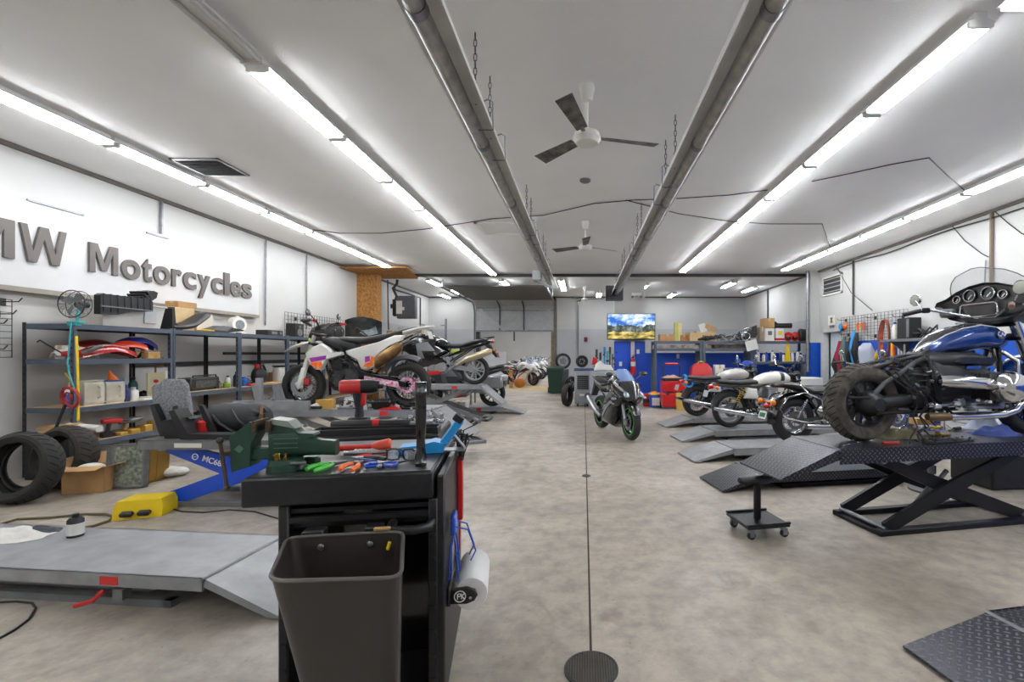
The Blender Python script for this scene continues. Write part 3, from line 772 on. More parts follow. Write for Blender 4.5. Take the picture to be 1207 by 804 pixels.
    obj('tail_fender', MB().sx([(.05,1.03,.1,.03),(-.15,1.09,.09,.025),(-.35,1.12,.05,.012)],12), WP, t)
    fender(t, 'rear_mudguard', .02, .33, .40, 25, 120, .15, GRY)
    ff = MB().sx([(1.1,.86,.05,.015),(1.25,.9,.075,.02),(1.45,.88,.08,.02),(1.62,.82,.06,.012),(1.72,.77,.02,.006)],12)
    obj('front_fender', ff, WP, t)
    obj('headlight_mask', MB().sx([(1.25,1.0,.09,.13,3),(1.31,.98,.085,.13,3),(1.36,.95,.05,.08,3)],14), KG, t)
    obj('mask_stripe', MB().sx([(1.3,.93,.087,.05,3),(1.345,.92,.075,.05,3)],14), LIME, t)
    obj('headlight', MB().ell((1.36,0,.94),(.03,.05,.05)), LENS, t)
    bars(t, 1.2, 1.08, .40, .1, .12, KM, RED, .06, .1)
    obj('hand_guard', MB().tube([(1.12,.4,1.18),(1.22,.42,1.17),(1.24,.2,1.12)],.02,6).tube([(1.12,-.4,1.18),(1.22,-.42,1.17),(1.24,-.2,1.12)],.02,6), K, t)
    obj('footpeg', MB().cyl((.62,.1,.38),(.62,.22,.38),.013).cyl((.62,-.1,.38),(.62,-.22,.38),.013), STL, t)
    shock(t, (.55,0,.42), (.42,0,.82), WP)
    plate(t, -.3, 1.0)
    return t

# ---- half-faired tourer
def tourer(label, loc, rz, body=KG, rimm=None, cases=False):
    rimm = rimm or mat('rim_silver', (196,198,202), .3, .7)
    t = thing('motorcycle', label, 'motorcycle', loc, rz)
    def J(q): return [((559.6-(460+a/5.744))/54, (451-(360+b/5.744))/54) for a, b in q]
    wheel(t, 'front_wheel', 1.5, .305, .12, .22, '10', rimm, (.15, STL))
    wheel(t, 'rear_wheel', 0, .31, .18, .225, '10', rimm, (.12, STL), sides=(-1,))
    forks(t, 1.5, .30, 1.25, .98, K, AL, .11, .024)
    fender(t, 'front_fender', 1.5, .305, .345, 20, 150, .13, body)
    obj('swingarm', MB().prism([(0,.27),(0,.35),(.55,.48),(.6,.36)],-.14,-.11).prism([(0,.27),(0,.35),(.55,.48),(.6,.36)],.11,.14), AL, t)
    en = MB().box((.78,0,.42),(.44,.34,.3),(0,.1,0),.04).cyl((.66,-.2,.38),(.66,.2,.38),.1,n=20).cyl((.9,-.19,.4),(.9,.19,.4),.085,n=20).box((1.0,0,.6),(.2,.26,.24),(0,-.5,0),.02)
    clutter(en, .55,1.05,.16,.2,.28,.65,26,11,.06); clutter(en, .55,1.05,-.2,-.16,.28,.65,26,12,.06)
    obj('engine', en, AL, t)
    obj('belly_cover', MB().box((.85,.17,.25),(.35,.05,.08),(0,.1,0),.015).box((.85,-.17,.25),(.35,.05,.08),(0,.1,0),.015), RED, t)
    fr = MB()
    for s in (1,-1):
        fr.tube([(1.2,s*.05,.9),(.95,s*.15,.75),(.6,s*.15,.5),(.52,s*.14,.38)],.025,8)
        fr.tube([(.6,s*.13,.6),(.2,s*.13,.75),(-.15,s*.1,.86)],.016,8)
        fr.tube([(.5,s*.13,.5),(.05,s*.12,.78)],.014,8)
    obj('frame', fr, KM, t)
    panel2(t, 'side_fairing', J([(85,275),(190,205),(300,195),(350,225),(330,262),(400,300),(330,340),(400,375),(300,395),(250,425),(175,390),(150,320)]), .12, .22, body, .15)
    panel2(t, 'fairing_insert', J([(200,250),(280,240),(330,300),(240,300),(260,350),(215,340)]), .2, .235, GRY, .1)
    obj('nose_fairing', MB().sx([(1.02,.88,.2,.12),(1.25,.86,.23,.16),(1.42,.82,.19,.14),(1.55,.78,.1,.07),(1.6,.76,.03,.03)],18), body, t)
    obj('headlight', MB().ell((1.52,.07,.82),(.06,.06,.04),(0,-.3,.3)).ell((1.52,-.07,.82),(.06,.06,.04),(0,-.3,-.3)), LENS, t)
    ws = []
    for (x,z,hw) in ((1.42,.95,.17),(1.34,1.08,.18),(1.24,1.2,.15),(1.16,1.3,.08)):
        ws.append([(x-.06*abs(f)**2, f*hw, z) for f in (-1,-.5,0,.5,1)]+[(x-.006-.06*abs(f)**2, f*hw, z) for f in (1,.5,0,-.5,-1)])
    obj('windshield', MB().loft(ws), SMK, t)
    obj('fuel_tank', MB().sx([(.55,.83,.1,.07),(.68,.88,.17,.12),(.9,.92,.18,.14),(1.1,.9,.14,.1),(1.2,.88,.08,.06)],20), body, t)
    obj('seat', MB().sx([(.62,.84,.08,.05),(.45,.82,.15,.05),(.25,.83,.16,.05),(.05,.9,.14,.05),(-.2,.95,.12,.04),(-.28,.96,.08,.02)],18), LEA, t)
    obj('tail_section', MB().sx([(.3,.76,.13,.05),(0,.83,.12,.06),(-.25,.9,.09,.05),(-.38,.93,.05,.03)],16), body, t)
    obj('tail_light', MB().ell((-.38,0,.92),(.04,.08,.035)), RLEN, t)
    obj('luggage_rack', MB().tube([(-.1,.12,.97),(-.4,.11,1.02),(-.42,0,1.03),(-.4,-.11,1.02),(-.1,-.12,.97)],.01,6), KM, t)
    obj('rear_fender', MB().prism([(-.2,.86),(-.34,.86),(-.5,.6),(-.46,.58),(-.28,.78)],-.07,.07), K, t)
    obj('turn_signal', MB().ell((-.42,.14,.74),(.03,.04,.02)).ell((-.42,-.14,.74),(.03,.04,.02)).cyl((-.4,-.14,.74),(-.4,.14,.74),.008), OLEN, t)
    plate(t, -.5, .63, m=RLEN)
    obj('muffler', MB().tube([(.35,.19,.42),(.2,.2,.5),(.08,.2,.56),(-.1,.2,.62),(-.35,.2,.71),(-.4,.2,.725)],[.03,.045,.075,.078,.07,.04],14), mat('champagne_metal',(186,172,146),.3,.7) if not cases else AL, t)
    obj('exhaust_header', MB().tube([(1.1,.1,.55),(1.15,.12,.35),(.95,.12,.24),(.6,.16,.25),(.35,.19,.42)],.024,8), STL, t)
    bars(t, 1.14, 1.0, .36, .05, .18, KM, K, .14, .1, mr=(.08,.02,.05))
    obj('footpeg', MB().cyl((.45,.14,.42),(.45,.26,.42),.013).cyl((.45,-.14,.42),(.45,-.26,.42),.013), STL, t)
    if cases:
        for s in (1,-1): obj('pannier', MB().box((-.05,s*.32,.6),(.5,.2,.3),None,.04), mat('case_silver',(150,152,158),.35,.5), t)
    return t

# ---- full-faired sport bike
def sportbike(label, loc, rz, body=KG, acc=GRN, side=None, stripe=None):
    t = thing('motorcycle', label, 'motorcycle', loc, rz)
    side = side or body
    wheel(t, 'front_wheel', 1.36, .30, .12, .215, '5', KG, (.14, STL), tread=False)
    wheel(t, 'rear_wheel', 0, .31, .15, .215, '5', KG, (.11, STL), sides=(-1,))
    for x in (0, 1.36):
        for s in (-1, 1):
            obj('rim_stripe', MB().lathe([(-.002,.218),(.003,.218),(.003,.206),(-.002,.206)], (x, s*(.047 if x else .058), .305 if x else .31), (0,1,0), 40, True), acc, t, label='coloured stripe around the wheel rim')
    forks(t, 1.36, .30, 1.14, .86, AL, AL, .1, .022)
    fender(t, 'front_fender', 1.36, .30, .335, 25, 150, .13, body)
    obj('swingarm', MB().prism([(0,.27),(0,.35),(.5,.46),(.55,.34)],-.13,-.1).prism([(0,.27),(0,.35),(.5,.46),(.55,.34)],.1,.13), KM, t)
    en = MB().box((.72,0,.42),(.42,.3,.3),(0,.1,0),.04).cyl((.6,-.18,.4),(.6,.18,.4),.1,n=20).cyl((.8,-.17,.34),(.8,.17,.34),.08,n=18)
    clutter(en, .45,1.0,.14,.18,.28,.65,22,21,.055); clutter(en, .45,1.0,-.18,-.14,.28,.65,22,22,.055)
    obj('engine', en, IRON, t)
    fr = MB()
    for s in (1,-1):
        fr.tube([(1.1,s*.05,.85),(.9,s*.14,.75),(.55,s*.14,.6),(.48,s*.12,.38)],.022,8)
        fr.tube([(.55,s*.12,.62),(.2,s*.1,.74),(-.2,s*.07,.9)],.014,8)
    obj('frame', fr, KM, t)
    obj('nose_fairing', MB().sx([(.95,.86,.19,.13),(1.12,.85,.23,.17,2.2),(1.3,.8,.21,.16,2.1),(1.45,.74,.14,.11,2),(1.55,.69,.06,.05,2),(1.58,.68,.015,.015,2)],20), body, t)
    panel2(t, 'side_fairing', [(1.4,.72),(1.2,.86),(.98,.84),(.72,.66),(.62,.5),(.5,.34),(.55,.2),(.95,.2),(1.08,.36),(1.14,.52),(1.32,.6)], .12, .23, side, .2)
    panel2(t, 'fairing_blade', [(1.35,.72),(1.1,.8),(.78,.66),(.66,.52),(.95,.6),(1.2,.66)], .19, .245, KG if side is not KG else GRY, .15)
    panel2(t, 'accent_stripe', [(1.2,.58),(1.02,.64),(.72,.44),(.62,.3),(.66,.29),(.78,.42),(1.03,.58)], .19, .24, stripe or acc, .05)
    obj('belly_pan', MB().sx([(.45,.27,.1,.06),(.6,.22,.14,.07),(.9,.21,.13,.07),(1.06,.3,.06,.05)],16), side, t)
    obj('headlight', MB().ell((1.43,.1,.77),(.12,.06,.035),(.35,.42,.55)).ell((1.43,-.1,.77),(.12,.06,.035),(-.35,.42,-.55)), LENS, t)
    obj('intake', MB().ell((1.5,0,.66),(.07,.05,.025),(0,.4,0)), K, t)
    ws = []
    for (x,z,hw) in ((1.4,.85,.1),(1.32,.93,.15),(1.22,1.02,.15),(1.1,1.12,.12),(1.04,1.16,.06)):
        ws.append([(x-.09*abs(f)**2, f*hw, z) for f in (-1,-.6,-.3,0,.3,.6,1)]+[(x-.006-.09*abs(f)**2, f*hw, z) for f in (1,.6,.3,0,-.3,-.6,-1)])
    obj('windshield', MB().loft(ws), mat('blue_tint_screen', (150,175,225), .06, alpha=.5, var=0), t)
    obj('fuel_tank', MB().sx([(.5,.76,.09,.06),(.62,.84,.15,.13),(.8,.9,.17,.15),(.97,.9,.14,.11),(1.06,.88,.08,.06)],20), body, t)
    obj('seat', MB().sx([(.56,.78,.08,.04),(.4,.77,.14,.045),(.2,.8,.14,.045),(.08,.84,.1,.03)],16), LEA, t)
    obj('pillion_seat', MB().sx([(.12,.88,.08,.03),(-.05,.92,.1,.035),(-.22,.96,.07,.025)],14), LEA, t)
    obj('tail_section', MB().sx([(.3,.76,.12,.06),(.1,.82,.13,.07),(-.12,.88,.11,.06),(-.32,.96,.06,.035),(-.42,.99,.02,.01)],16), body, t)
    obj('tail_light', MB().ell((-.4,0,.96),(.03,.05,.02)), RLEN, t)
    obj('rear_fender', MB().prism([(-.15,.84),(-.28,.86),(-.46,.6),(-.42,.58),(-.25,.76)],-.06,.06), K, t)
    obj('turn_signal', MB().ell((1.28,.27,.68),(.04,.05,.025)).ell((1.28,-.27,.68),(.04,.05,.025)), LENS, t)
    for s in (-1,):
        mf = obj('muffler', MB().tube([(.42,s*.2,.3),(.3,s*.2,.34),(.2,s*.21,.39),(-.12,s*.22,.56),(-.2,s*.22,.6)],[.025,.04,.062,.065,.05],14), AL, t)
        obj('muffler_cap', MB().tube([(-.17,s*.22,.585),(-.23,s*.22,.615)],[.066,.05],14), K, mf)
    p = obj('handlebar', MB().tube([(.98,.28,.9),(1.08,.12,.93),(1.08,-.12,.93),(.98,-.28,.9)],.014,8), KM, t)
    for s in (1,-1):
        obj('grip', MB().cyl((.94,s*.36,.88),(1.0,s*.24,.91),.019,n=12), K, p)
        q = obj('mirror', MB().tube([(1.22,s*.14,.98),(1.2,s*.25,1.06)],.009,6).ell((1.19,s*.31,1.08),(.03,.075,.038),(0,0,-s*.3)), body, t)
        obj('mirror_glass', MB().ell((1.165,s*.31,1.08),(.006,.062,.03)), CH, q)
    obj('footpeg', MB().cyl((.4,.13,.4),(.38,.25,.4),.012).cyl((.4,-.13,.4),(.38,-.25,.4),.012), STL, t)
    obj('kickstand', MB().tube([(.55,.12,.28),(.5,.26,.005)],.012,6).box((.5,.27,.006),(.05,.03,.01)), KM, t)
    return t

# ---- retro twin
def classic(label, loc, rz, tank, stripe, seatm=LEA, rimm=None, springm=None, lamp=True):
    t = thing('motorcycle', label, 'motorcycle', loc, rz)
    rimm = rimm or AL
    wheel(t, 'front_wheel', 1.4, .31, .10, .235, 'wire', rimm, (.15, STL), sides=(-1,))
    wheel(t, 'rear_wheel', 0, .30, .13, .225, 'wire', rimm, (.12, STL), sides=(-1,))
    forks(t, 1.4, .31, 1.17, .9, AL, CH, .1, .022)
    obj('fork_boot', MB().cyl((1.32,.1,.52),(1.25,.1,.7),.034,n=12).cyl((1.32,-.1,.52),(1.25,-.1,.7),.034,n=12), K, t)
    fender(t, 'front_fender', 1.4, .31, .345, 20, 165, .12, K)
    fender(t, 'rear_fender', 0, .30, .345, 15, 165, .15, K)
    obj('swingarm', MB().tube([(0,.09,.3),(.5,.12,.36)],.022,8).tube([(0,-.09,.3),(.5,-.12,.36)],.022,8), KM, t)
    fr = MB()
    for s in (1,-1):
        fr.tube([(1.13,0,.82),(1.0,s*.09,.45),(.92,s*.12,.24),(.45,s*.12,.24),(.38,s*.12,.45),(.45,s*.11,.68),(1.1,s*.02,.85)],.016,8)
        fr.tube([(.4,s*.12,.5),(.1,s*.12,.68),(-.25,s*.11,.72)],.014,8); fr.tube([(.5,s*.11,.69),(-.25,s*.11,.73)],.015,8)
    obj('frame', fr, K, t)
    en = MB().sx([(.42,.4,.12,.1),(.5,.4,.17,.13,3),(.8,.38,.18,.13,3),(.9,.38,.13,.1)],18)
    for s in (1,-1): en.lathe([(s*.17,.115),(s*.2,.11),(s*.215,.08),(s*.22,.0001)],(.7,0,.4),(0,1,0),24).lathe([(s*.17,.07),(s*.19,.065),(s*.2,.0001)],(.52,0,.42),(0,1,0),20)
    obj('engine', en, CH, t)
    cy = MB(); fins(cy, .72,0,.58,.095,.15,.18,9,-.12); cy.box((.72,0,.57),(.13,.24,.2),None,.02).box((.7,0,.69),(.2,.3,.05),None,.02)
    obj('cylinder_block', cy, AL, t)
    g = clutter(MB(), .25,.45,.08,.14,.35,.66,12,31,.05); clutter(g, .25,.45,-.14,-.08,.35,.66,12,32,.05)
    obj('carburettor', g, IRON, t)
    panel2(t, 'side_cover', [(.2,.5),(.46,.48),(.44,.66),(.26,.68)], .1, .15, tank, .2)
    for s in (1,-1):
        obj('exhaust_pipe', MB().tube([(.82,s*.1,.6),(.95,s*.13,.5),(.93,s*.15,.3),(.75,s*.17,.22),(.4,s*.18,.22),(.2,s*.19,.24),(-.25,s*.21,.33),(-.36,s*.21,.35)],[.02,.02,.02,.02,.022,.04,.042,.03],12), CH, t)
    tk = obj('fuel_tank', MB().sx([(.42,.74,.05,.04),(.5,.78,.12,.08),(.65,.82,.15,.1),(.85,.84,.16,.11),(1.0,.83,.13,.1),(1.08,.82,.08,.06)],20), tank, t)
    obj('tank_stripe', MB().sx([(.86,.84,.163,.112),(.93,.838,.155,.109)],20), stripe, tk)
    obj('fuel_cap', MB().cyl((.78,0,.93),(.78,0,.955),.03,n=16), CH, tk)
    obj('seat', MB().sx([(.5,.76,.09,.04),(.4,.77,.13,.045),(.15,.75,.13,.045),(-.1,.77,.12,.045),(-.22,.78,.08,.03)],16), seatm, t)
    obj('tail_light', MB().cyl((-.3,0,.7),(-.37,0,.69),.04,.04,16).tube([(-.2,.06,.73),(-.3,.03,.71)],.01,5).tube([(-.2,-.06,.73),(-.3,-.03,.71)],.01,5), RLEN, t)
    obj('turn_signal', MB().ell((-.28,.16,.68),(.03,.03,.03)).ell((-.28,-.16,.68),(.03,.03,.03)).cyl((-.28,-.16,.68),(-.28,.16,.68),.008), OLEN, t)
    plate(t, -.42, .58, m=LGR)
    for s in (1,-1): shock(t, (.02,s*.14,.34), (.2,s*.13,.68), springm or YEL)
    obj('gauge', MB().cyl((1.1,.06,1.0),(1.13,.06,.95),.04,n=16).cyl((1.1,-.06,1.0),(1.13,-.06,.95),.04,n=16), KG, t)
    if lamp:
        hl = obj('headlight', MB().lathe([(0,.0001),(.02,.06),(.08,.085),(.11,.088)],(1.16,0,.86),(1,0,0),24), K, t)
        obj('lens', MB().lathe([(.11,.082),(.125,.05),(.13,.0001)],(1.16,0,.86),(1,0,0),24), LENS, hl)
    bars(t, 1.12, .96, .36, .08, .16, CH, K, .1, .14, mirm=CH, mr=(.05,.012,.05))
    obj('footpeg', MB().cyl((.5,.12,.33),(.5,.26,.33),.014).cyl((.5,-.12,.33),(.5,-.26,.33),.014), STL, t)
    return t

# ---- heavy cruiser with chrome rails
def cruiser(label, loc, rz, paint=KG, plate_green=True):
    t = thing('motorcycle', label, 'motorcycle', loc, rz)
    wheel(t, 'rear_wheel', 0, .32, .15, .2, 'wire', CH, (.13, STL), sides=(-1,))
    wheel(t, 'front_wheel', 1.62, .32, .12, .22, 'wire', CH, (.14, STL))
    forks(t, 1.62, .32, 1.25, .95, CH, CH, .12, .027)
    fender(t, 'rear_fender', 0, .33, .38, 20, 190, .2, paint, drop=.3)
    fender(t, 'front_fender', 1.62, .32, .37, 0, 170, .16, paint, drop=.3)
    rl = MB()
    for s in (1,-1):
        rl.tube([(.35,s*.17,.45),(.3,s*.2,.62),(.05,s*.2,.72),(-.2,s*.2,.66),(-.32,s*.2,.5),(-.25,s*.2,.38),(.1,s*.19,.3),(.35,s*.17,.33)],.010,6,True)
        rl.tube([(.1,s*.19,.72),(.0,s*.17,.82),(-.2,s*.1,.84),(-.2,0,.84)],.009,6)
    obj('saddlebag_rail', rl, CH, t)
    en = MB().box((.78,0,.4),(.42,.26,.26),None,.05).cyl((.62,-.2,.38),(.62,.2,.38),.11,n=20)
    for sx, tl in ((.64,.4),(.9,-.4)):
        e2 = MB(); fins(e2, 0,0,0,.09,.09,.22,9); en.join(e2, Matrix.Translation((sx,0,.62)) @ Matrix.Rotation(-tl,4,'Y'))
    obj('engine', en, CH, t)
    obj('frame', MB().tube([(1.2,0,.88),(1.1,.1,.4),(.95,.14,.22),(.4,.14,.22),(.25,.13,.45),(.45,.1,.68),(1.15,0,.85)],.018,8).tube([(1.1,-.1,.4),(.95,-.14,.22),(.4,-.14,.22),(.25,-.13,.45),(.45,-.1,.68)],.018,8), K, t)
    obj('swingarm', MB().tube([(0,.1,.32),(.4,.13,.36)],.024,8).tube([(0,-.1,.32),(.4,-.13,.36)],.024,8), K, t)
    obj('fuel_tank', MB().sx([(.5,.76,.05,.04),(.65,.8,.14,.1),(.9,.85,.17,.12),(1.1,.86,.12,.09),(1.2,.86,.05,.04)],20), paint, t)
    obj('seat', MB().sx([(.62,.76,.08,.03),(.45,.72,.17,.06),(.2,.72,.18,.06),(.05,.78,.13,.06),(-.15,.82,.11,.05),(-.3,.8,.07,.02)],18), LEA, t)
    obj('tail_light', MB().ell((-.4,0,.52),(.04,.05,.04)), RLEN, t)
    obj('turn_signal', MB().ell((-.4,.16,.58),(.04,.04,.04)).ell((-.4,-.16,.58),(.04,.04,.04)).cyl((-.37,-.16,.58),(-.37,.16,.58),.01), OLEN, t)
    pl = obj('number_plate', MB().box((-.46,0,.4),(.006,.18,.11),(0,.25,0),.002), WP, t)
    if plate_green: obj('plate_centre', MB().box((-.465,0,.4),(.004,.13,.06),(0,.25,0)), mat('plate_green',(40,120,80),.5), pl)
    obj('plate_frame', MB().tube([(-.44,.1,.46),(-.48,.1,.34),(-.48,-.1,.34),(-.44,-.1,.46)],.006,5,True), CH, pl)
    for s in (-1,):
        for z in (.24,): obj('exhaust_pipe', MB().tube([(.8,s*.15,.5),(.95,s*.17,.4),(.9,s*.2,z+.02),(.5,s*.22,z),(.05,s*.23,z+.02)],[.022,.022,.025,.035,.035],12), CH, t)
    hl = obj('headlight', MB().lathe([(0,.0001),(.02,.07),(.09,.09)],(1.28,0,.86),(1,0,0),24), CH, t)
    obj('lens', MB().lathe([(.09,.086),(.11,.05),(.115,.0001)],(1.28,0,.86),(1,0,0),24), LENS, hl)
    bars(t, 1.18, 1.0, .4, .12, .25, CH, K, .08, .14, mirm=CH)
    for s in (1,-1): shock(t, (-.02,s*.15,.36), (.12,s*.15,.62), CH, CH)
    return t
def diamond_mat(name, rgb, rough=.32, metal=.75):
    m = bpy.data.materials.new(name); m.use_nodes = True; nt = m.node_tree; N = nt.nodes; L = nt.links
    b = N['Principled BSDF']; b.inputs['Metallic'].default_value = metal; b.inputs['Roughness'].default_value = rough
    tc = N.new('ShaderNodeTexCoord'); sp = N.new('ShaderNodeSeparateXYZ'); L.new(tc.outputs['Object'], sp.inputs[0])
    def M(op, a, c=None, d=None):
        n = N.new('ShaderNodeMath'); n.operation = op
        for i, v in enumerate((a, c, d)):
            if v is None: continue
            if isinstance(v, (int, float)): n.inputs[i].default_value = v
            else: L.new(v, n.inputs[i])
        return n.outputs[0]
    S = 1/.03
    yz = M('ADD', sp.outputs[1], sp.outputs[2])
    u = M('MULTIPLY', M('ADD', sp.outputs[0], yz), S*.7071); v = M('MULTIPLY', M('SUBTRACT', sp.outputs[0], yz), S*.7071)
    fu = M('SUBTRACT', M('FRACT', u), .5); fv = M('SUBTRACT', M('FRACT', v), .5)
    par = M('ABSOLUTE', M('SUBTRACT', M('MODULO', M('ABSOLUTE', M('ADD', M('FLOOR', u), M('FLOOR', v))), 2.0), 0.0))
    par = M('GREATER_THAN', par, .5); ipar = M('SUBTRACT', 1.0, par)
    a = M('ADD', M('MULTIPLY', fu, par), M('MULTIPLY', fv, ipar)); c = M('ADD', M('MULTIPLY', fv, par), M('MULTIPLY', fu, ipar))
    e = M('ADD', M('POWER', M('DIVIDE', M('ABSOLUTE', a), .46), 2.0), M('POWER', M('DIVIDE', M('ABSOLUTE', c), .17), 2.0))
    hgt = M('MAXIMUM', M('SUBTRACT', 1.0, e), 0.0)
    hgt = M('POWER', hgt, .5)
    bp = N.new('ShaderNodeBump'); bp.inputs['Strength'].default_value = .9; bp.inputs['Distance'].default_value = .004
    L.new(hgt, bp.inputs['Height']); L.new(bp.outputs['Normal'], b.inputs['Normal'])
    cr = N.new('ShaderNodeValToRGB'); cr.color_ramp.elements[0].color = lin(rgb); cr.color_ramp.elements[1].color = lin([min(255, q*1.7+12) for q in rgb])
    L.new(hgt, cr.inputs[0]); L.new(cr.outputs[0], b.inputs['Base Color'])
    return m
DIA = diamond_mat('diamond_plate_black', (62, 63, 68))
SLATE = mat('tyre_dusty', (96, 91, 82), .85, rgb2=(54, 51, 47), sc=14, bump=.2)

def big_cruiser(label, loc, rz):
    t = thing('motorcycle', label, 'motorcycle', loc, rz)
    wheel(t, 'rear_wheel', 0, .32, .19, .2, '10', K, (.12, IRON), sides=(1,), tyre=SLATE, tread=True, n=56)
    wheel(t, 'front_wheel', 1.72, .335, .13, .235, '6', KG, (.15, STL), n=48)
    obj('final_drive', MB().lathe([(-.2,.0001),(-.2,.05),(-.17,.085),(-.1,.11),(-.05,.1)], (0,0,.32), (0,1,0), 28).cyl((.04,-.15,.33),(.45,-.13,.36),.055,.045,n=16), K, t)
    bg = MB()
    for k in range(8): bg.lathe([(.28+k*.016,.052),(.288+k*.016,.066),(.296+k*.016,.052)], (.04-.0,-.14,.33), (1,0,.06), 16)
    obj('drive_bellows', bg, RUB, t)
    for s in (-1, 1):
        obj('swingarm_tube', MB().tube([(-.02,s*.15,.39),(.09,s*.14,.48),(.24,s*.135,.55),(.39,s*.12,.64),(.58,s*.08,.7)], .021, 10), KM if s > 0 else IRON, t)
        obj('lower_bar', MB().tube([(-.26,s*.16,.375),(.0,s*.16,.372),(.26,s*.15,.36)], .013, 8), KM, t)
        obj('brake_rod', MB().tube([(-.02,s*.17,.25),(.3,s*.17,.25),(.6,s*.18,.255)], .014, 8), KM, t)
        obj('frame_tube', MB().tube([(.55,s*.1,.7),(.52,s*.17,.55),(.55,s*.18,.35),(.7,s*.18,.22),(1.15,s*.16,.22),(1.32,s*.08,.5),(1.36,s*.03,.9)], .02, 10), KM, t)
        obj('upper_rail', MB().tube([(.6,s*.07,.72),(.35,s*.08,.68),(.12,s*.09,.63),(.02,s*.06,.6)], .014, 8), IRON, t)
    sub = MB(); clutter(sub, .18,.6,-.1,.1,.56,.68,34,41,.05); obj('wiring_harness', sub, IRON, t)
    gb = MB().box((.42,0,.47),(.26,.26,.24),None,.04).cyl((.33,-.17,.47),(.33,.17,.47),.06,n=20)
    for i in range(4): gb.box((.43,-.15,.4+.05*i),(.2,.04,.012),None,.003)
    clutter(gb, .3,.56,-.17,-.13,.36,.6,26,42,.04)
    obj('gearbox', gb, IRON, t)
    ENG = mat('engine_grey', (62, 62, 66), .38, .55, var=.2)
    en = MB().sx([(.5,.5,.13,.15),(.56,.5,.19,.2,3),(.75,.5,.2,.2,3),(1.0,.48,.19,.19,3),(1.15,.46,.15,.17),(1.22,.46,.08,.1)], 24)
    en.lathe([(0,.19),(.025,.2),(.05,.19)], (.53,0,.5), (1,0,0), 32)
    obj('engine_case', en, ENG, t)
    ai = MB().sx([(.52,.66,.12,.05),(.62,.67,.19,.07,3),(.95,.67,.2,.075,3),(1.18,.65,.14,.05)], 20)
    ai.prism([(.72,.655),(.76,.69),(1.08,.69),(1.12,.66),(1.08,.645),(.76,.64)], -.215, -.19)
    obj('air_box', ai, ENG, t)
    obj('badge', MB().prism([(.8,.6),(.82,.62),(.96,.62),(.94,.595)], -.212, -.2), CH, t)
    for s in (-1, 1):
        cy = MB()
        for k in range(10): cy.box((.98, s*(.2+.016*k), .46), (.23, .007, .22), None, .02)
        cy.box((.98, s*.27, .46), (.18, .16, .17), None, .02)
        obj('cylinder_fins', cy, K, t)
        hd = MB().lathe([(0,.115),(.03,.125),(.08,.122),(.12,.1),(.145,.06),(.15,.0001)], (.98, s*.35, .46), (0, s, 0), 32)
        hd.box((.98, s*.44, .46), (.16, .1, .14), None, .035)
        obj('cylinder_head', hd, CH, t)
        tb = MB().tube([(.5,s*.25,.505),(.56,s*.28,.505),(.7,s*.31,.5),(.86,s*.33,.48),(.92,s*.33,.475)], [.045,.05,.055,.055,.05], 18)
        for k in range(3): tb.box((.7+.02*k, s*.355, .5+.0*k), (.22, .014, .01), (0,.05,0), .002)
        obj('intake_pipe', tb, CH, t)
        obj('exhaust_pipe', MB().tube([(1.08,s*.38,.43),(1.2,s*.34,.4),(1.26,s*.31,.34),(1.2,s*.29,.26),(1.08,s*.28,.225),(.85,s*.28,.22),(.55,s*.28,.22)], .028, 14), CH, t)
        obj('exhaust_joint', MB().tube([(.56,s*.28,.22),(.46,s*.28,.222),(.36,s*.27,.225)], [.03,.034,.026], 12), mat('burnt_pipe',(112,92,66),.4,.7), t)
        fp = MB().box((.86, s*.3, .295), (.3, .1, .02), None, .006).tube([(.55,s*.2,.3),(.72,s*.24,.31),(1.02,s*.25,.3),(1.1,s*.3,.34)], .012, 6)
        fp.box((.68, s*.26, .33), (.07,.05,.06), None, .01).box((1.05, s*.28, .31), (.06,.05,.05), None, .01)
        obj('footboard', fp, STL, t)
    lk = clutter(MB(), .45,1.15,-.3,-.22,.24,.36,26,71,.035); obj('linkage', lk, AL, t)
    lk = clutter(MB(), .3,.6,-.2,-.14,.36,.6,16,72,.03); obj('valve_block', lk, STL, t)
    hs = MB()
    for k, (x, y) in enumerate(((.26,-.2),(.3,-.22),(.34,-.19),(.38,-.2))):
        hs.tube([(x-.12,y+.06,.58),(x-.1,y+.01,.5),(x-.03,y-.02,.44),(x+.05,y-.03,.38),(x+.07+.02*k,y-.01,.3),(x+.04,y,.22),(x+.05+.02*k,y-.03,.14),(x+.0,y-.02,.06+.02*k),(x-.04+.04*k,y-.05,.02)], .0065, 6)
    obj('loose_hose', hs, K, t)
    # tank
    secs = [(.54,.715,.035,.02),(.62,.75,.09,.055),(.74,.80,.135,.085),(.9,.84,.165,.11),(1.08,.865,.175,.115),(1.24,.86,.16,.105),(1.36,.84,.12,.075),(1.42,.83,.06,.035)]
    tk = obj('fuel_tank', MB().sx(secs, 28), mat('tank_blue', (18, 62, 138), .2, .35, coat=1.0, var=.25, sc=2), t)
    st = []
    for (x, z, hw, hh) in secs[:-1]:
        lp = []
        for k in range(9):
            f = -1+k/4.0; w_ = hw*.62; yy = f*w_; zz = z+hh*(max(0, 1-(abs(yy)/hw)**2.4))**(1/2.4)+.003
            lp.append((x, yy, zz))
        for k in range(8, -1, -1):
            f = -1+k/4.0; yy = f*hw*.6; lp.append((x, yy, z+hh*.4))
        st.append(lp)
    obj('tank_stripe', MB().loft(st), KG, tk, label='gloss black band over the tank top')
    for s in (-1, 1):
        pl_ = []
        for (x, z, hw, hh) in secs[:-1]:
            yy = hw*.64; pl_.append((x, s*yy, z+hh*(1-.64**2.4)**(1/2.4)+.002))
        obj('pinstripe', MB().tube(pl_, .004, 6), WH, tk)
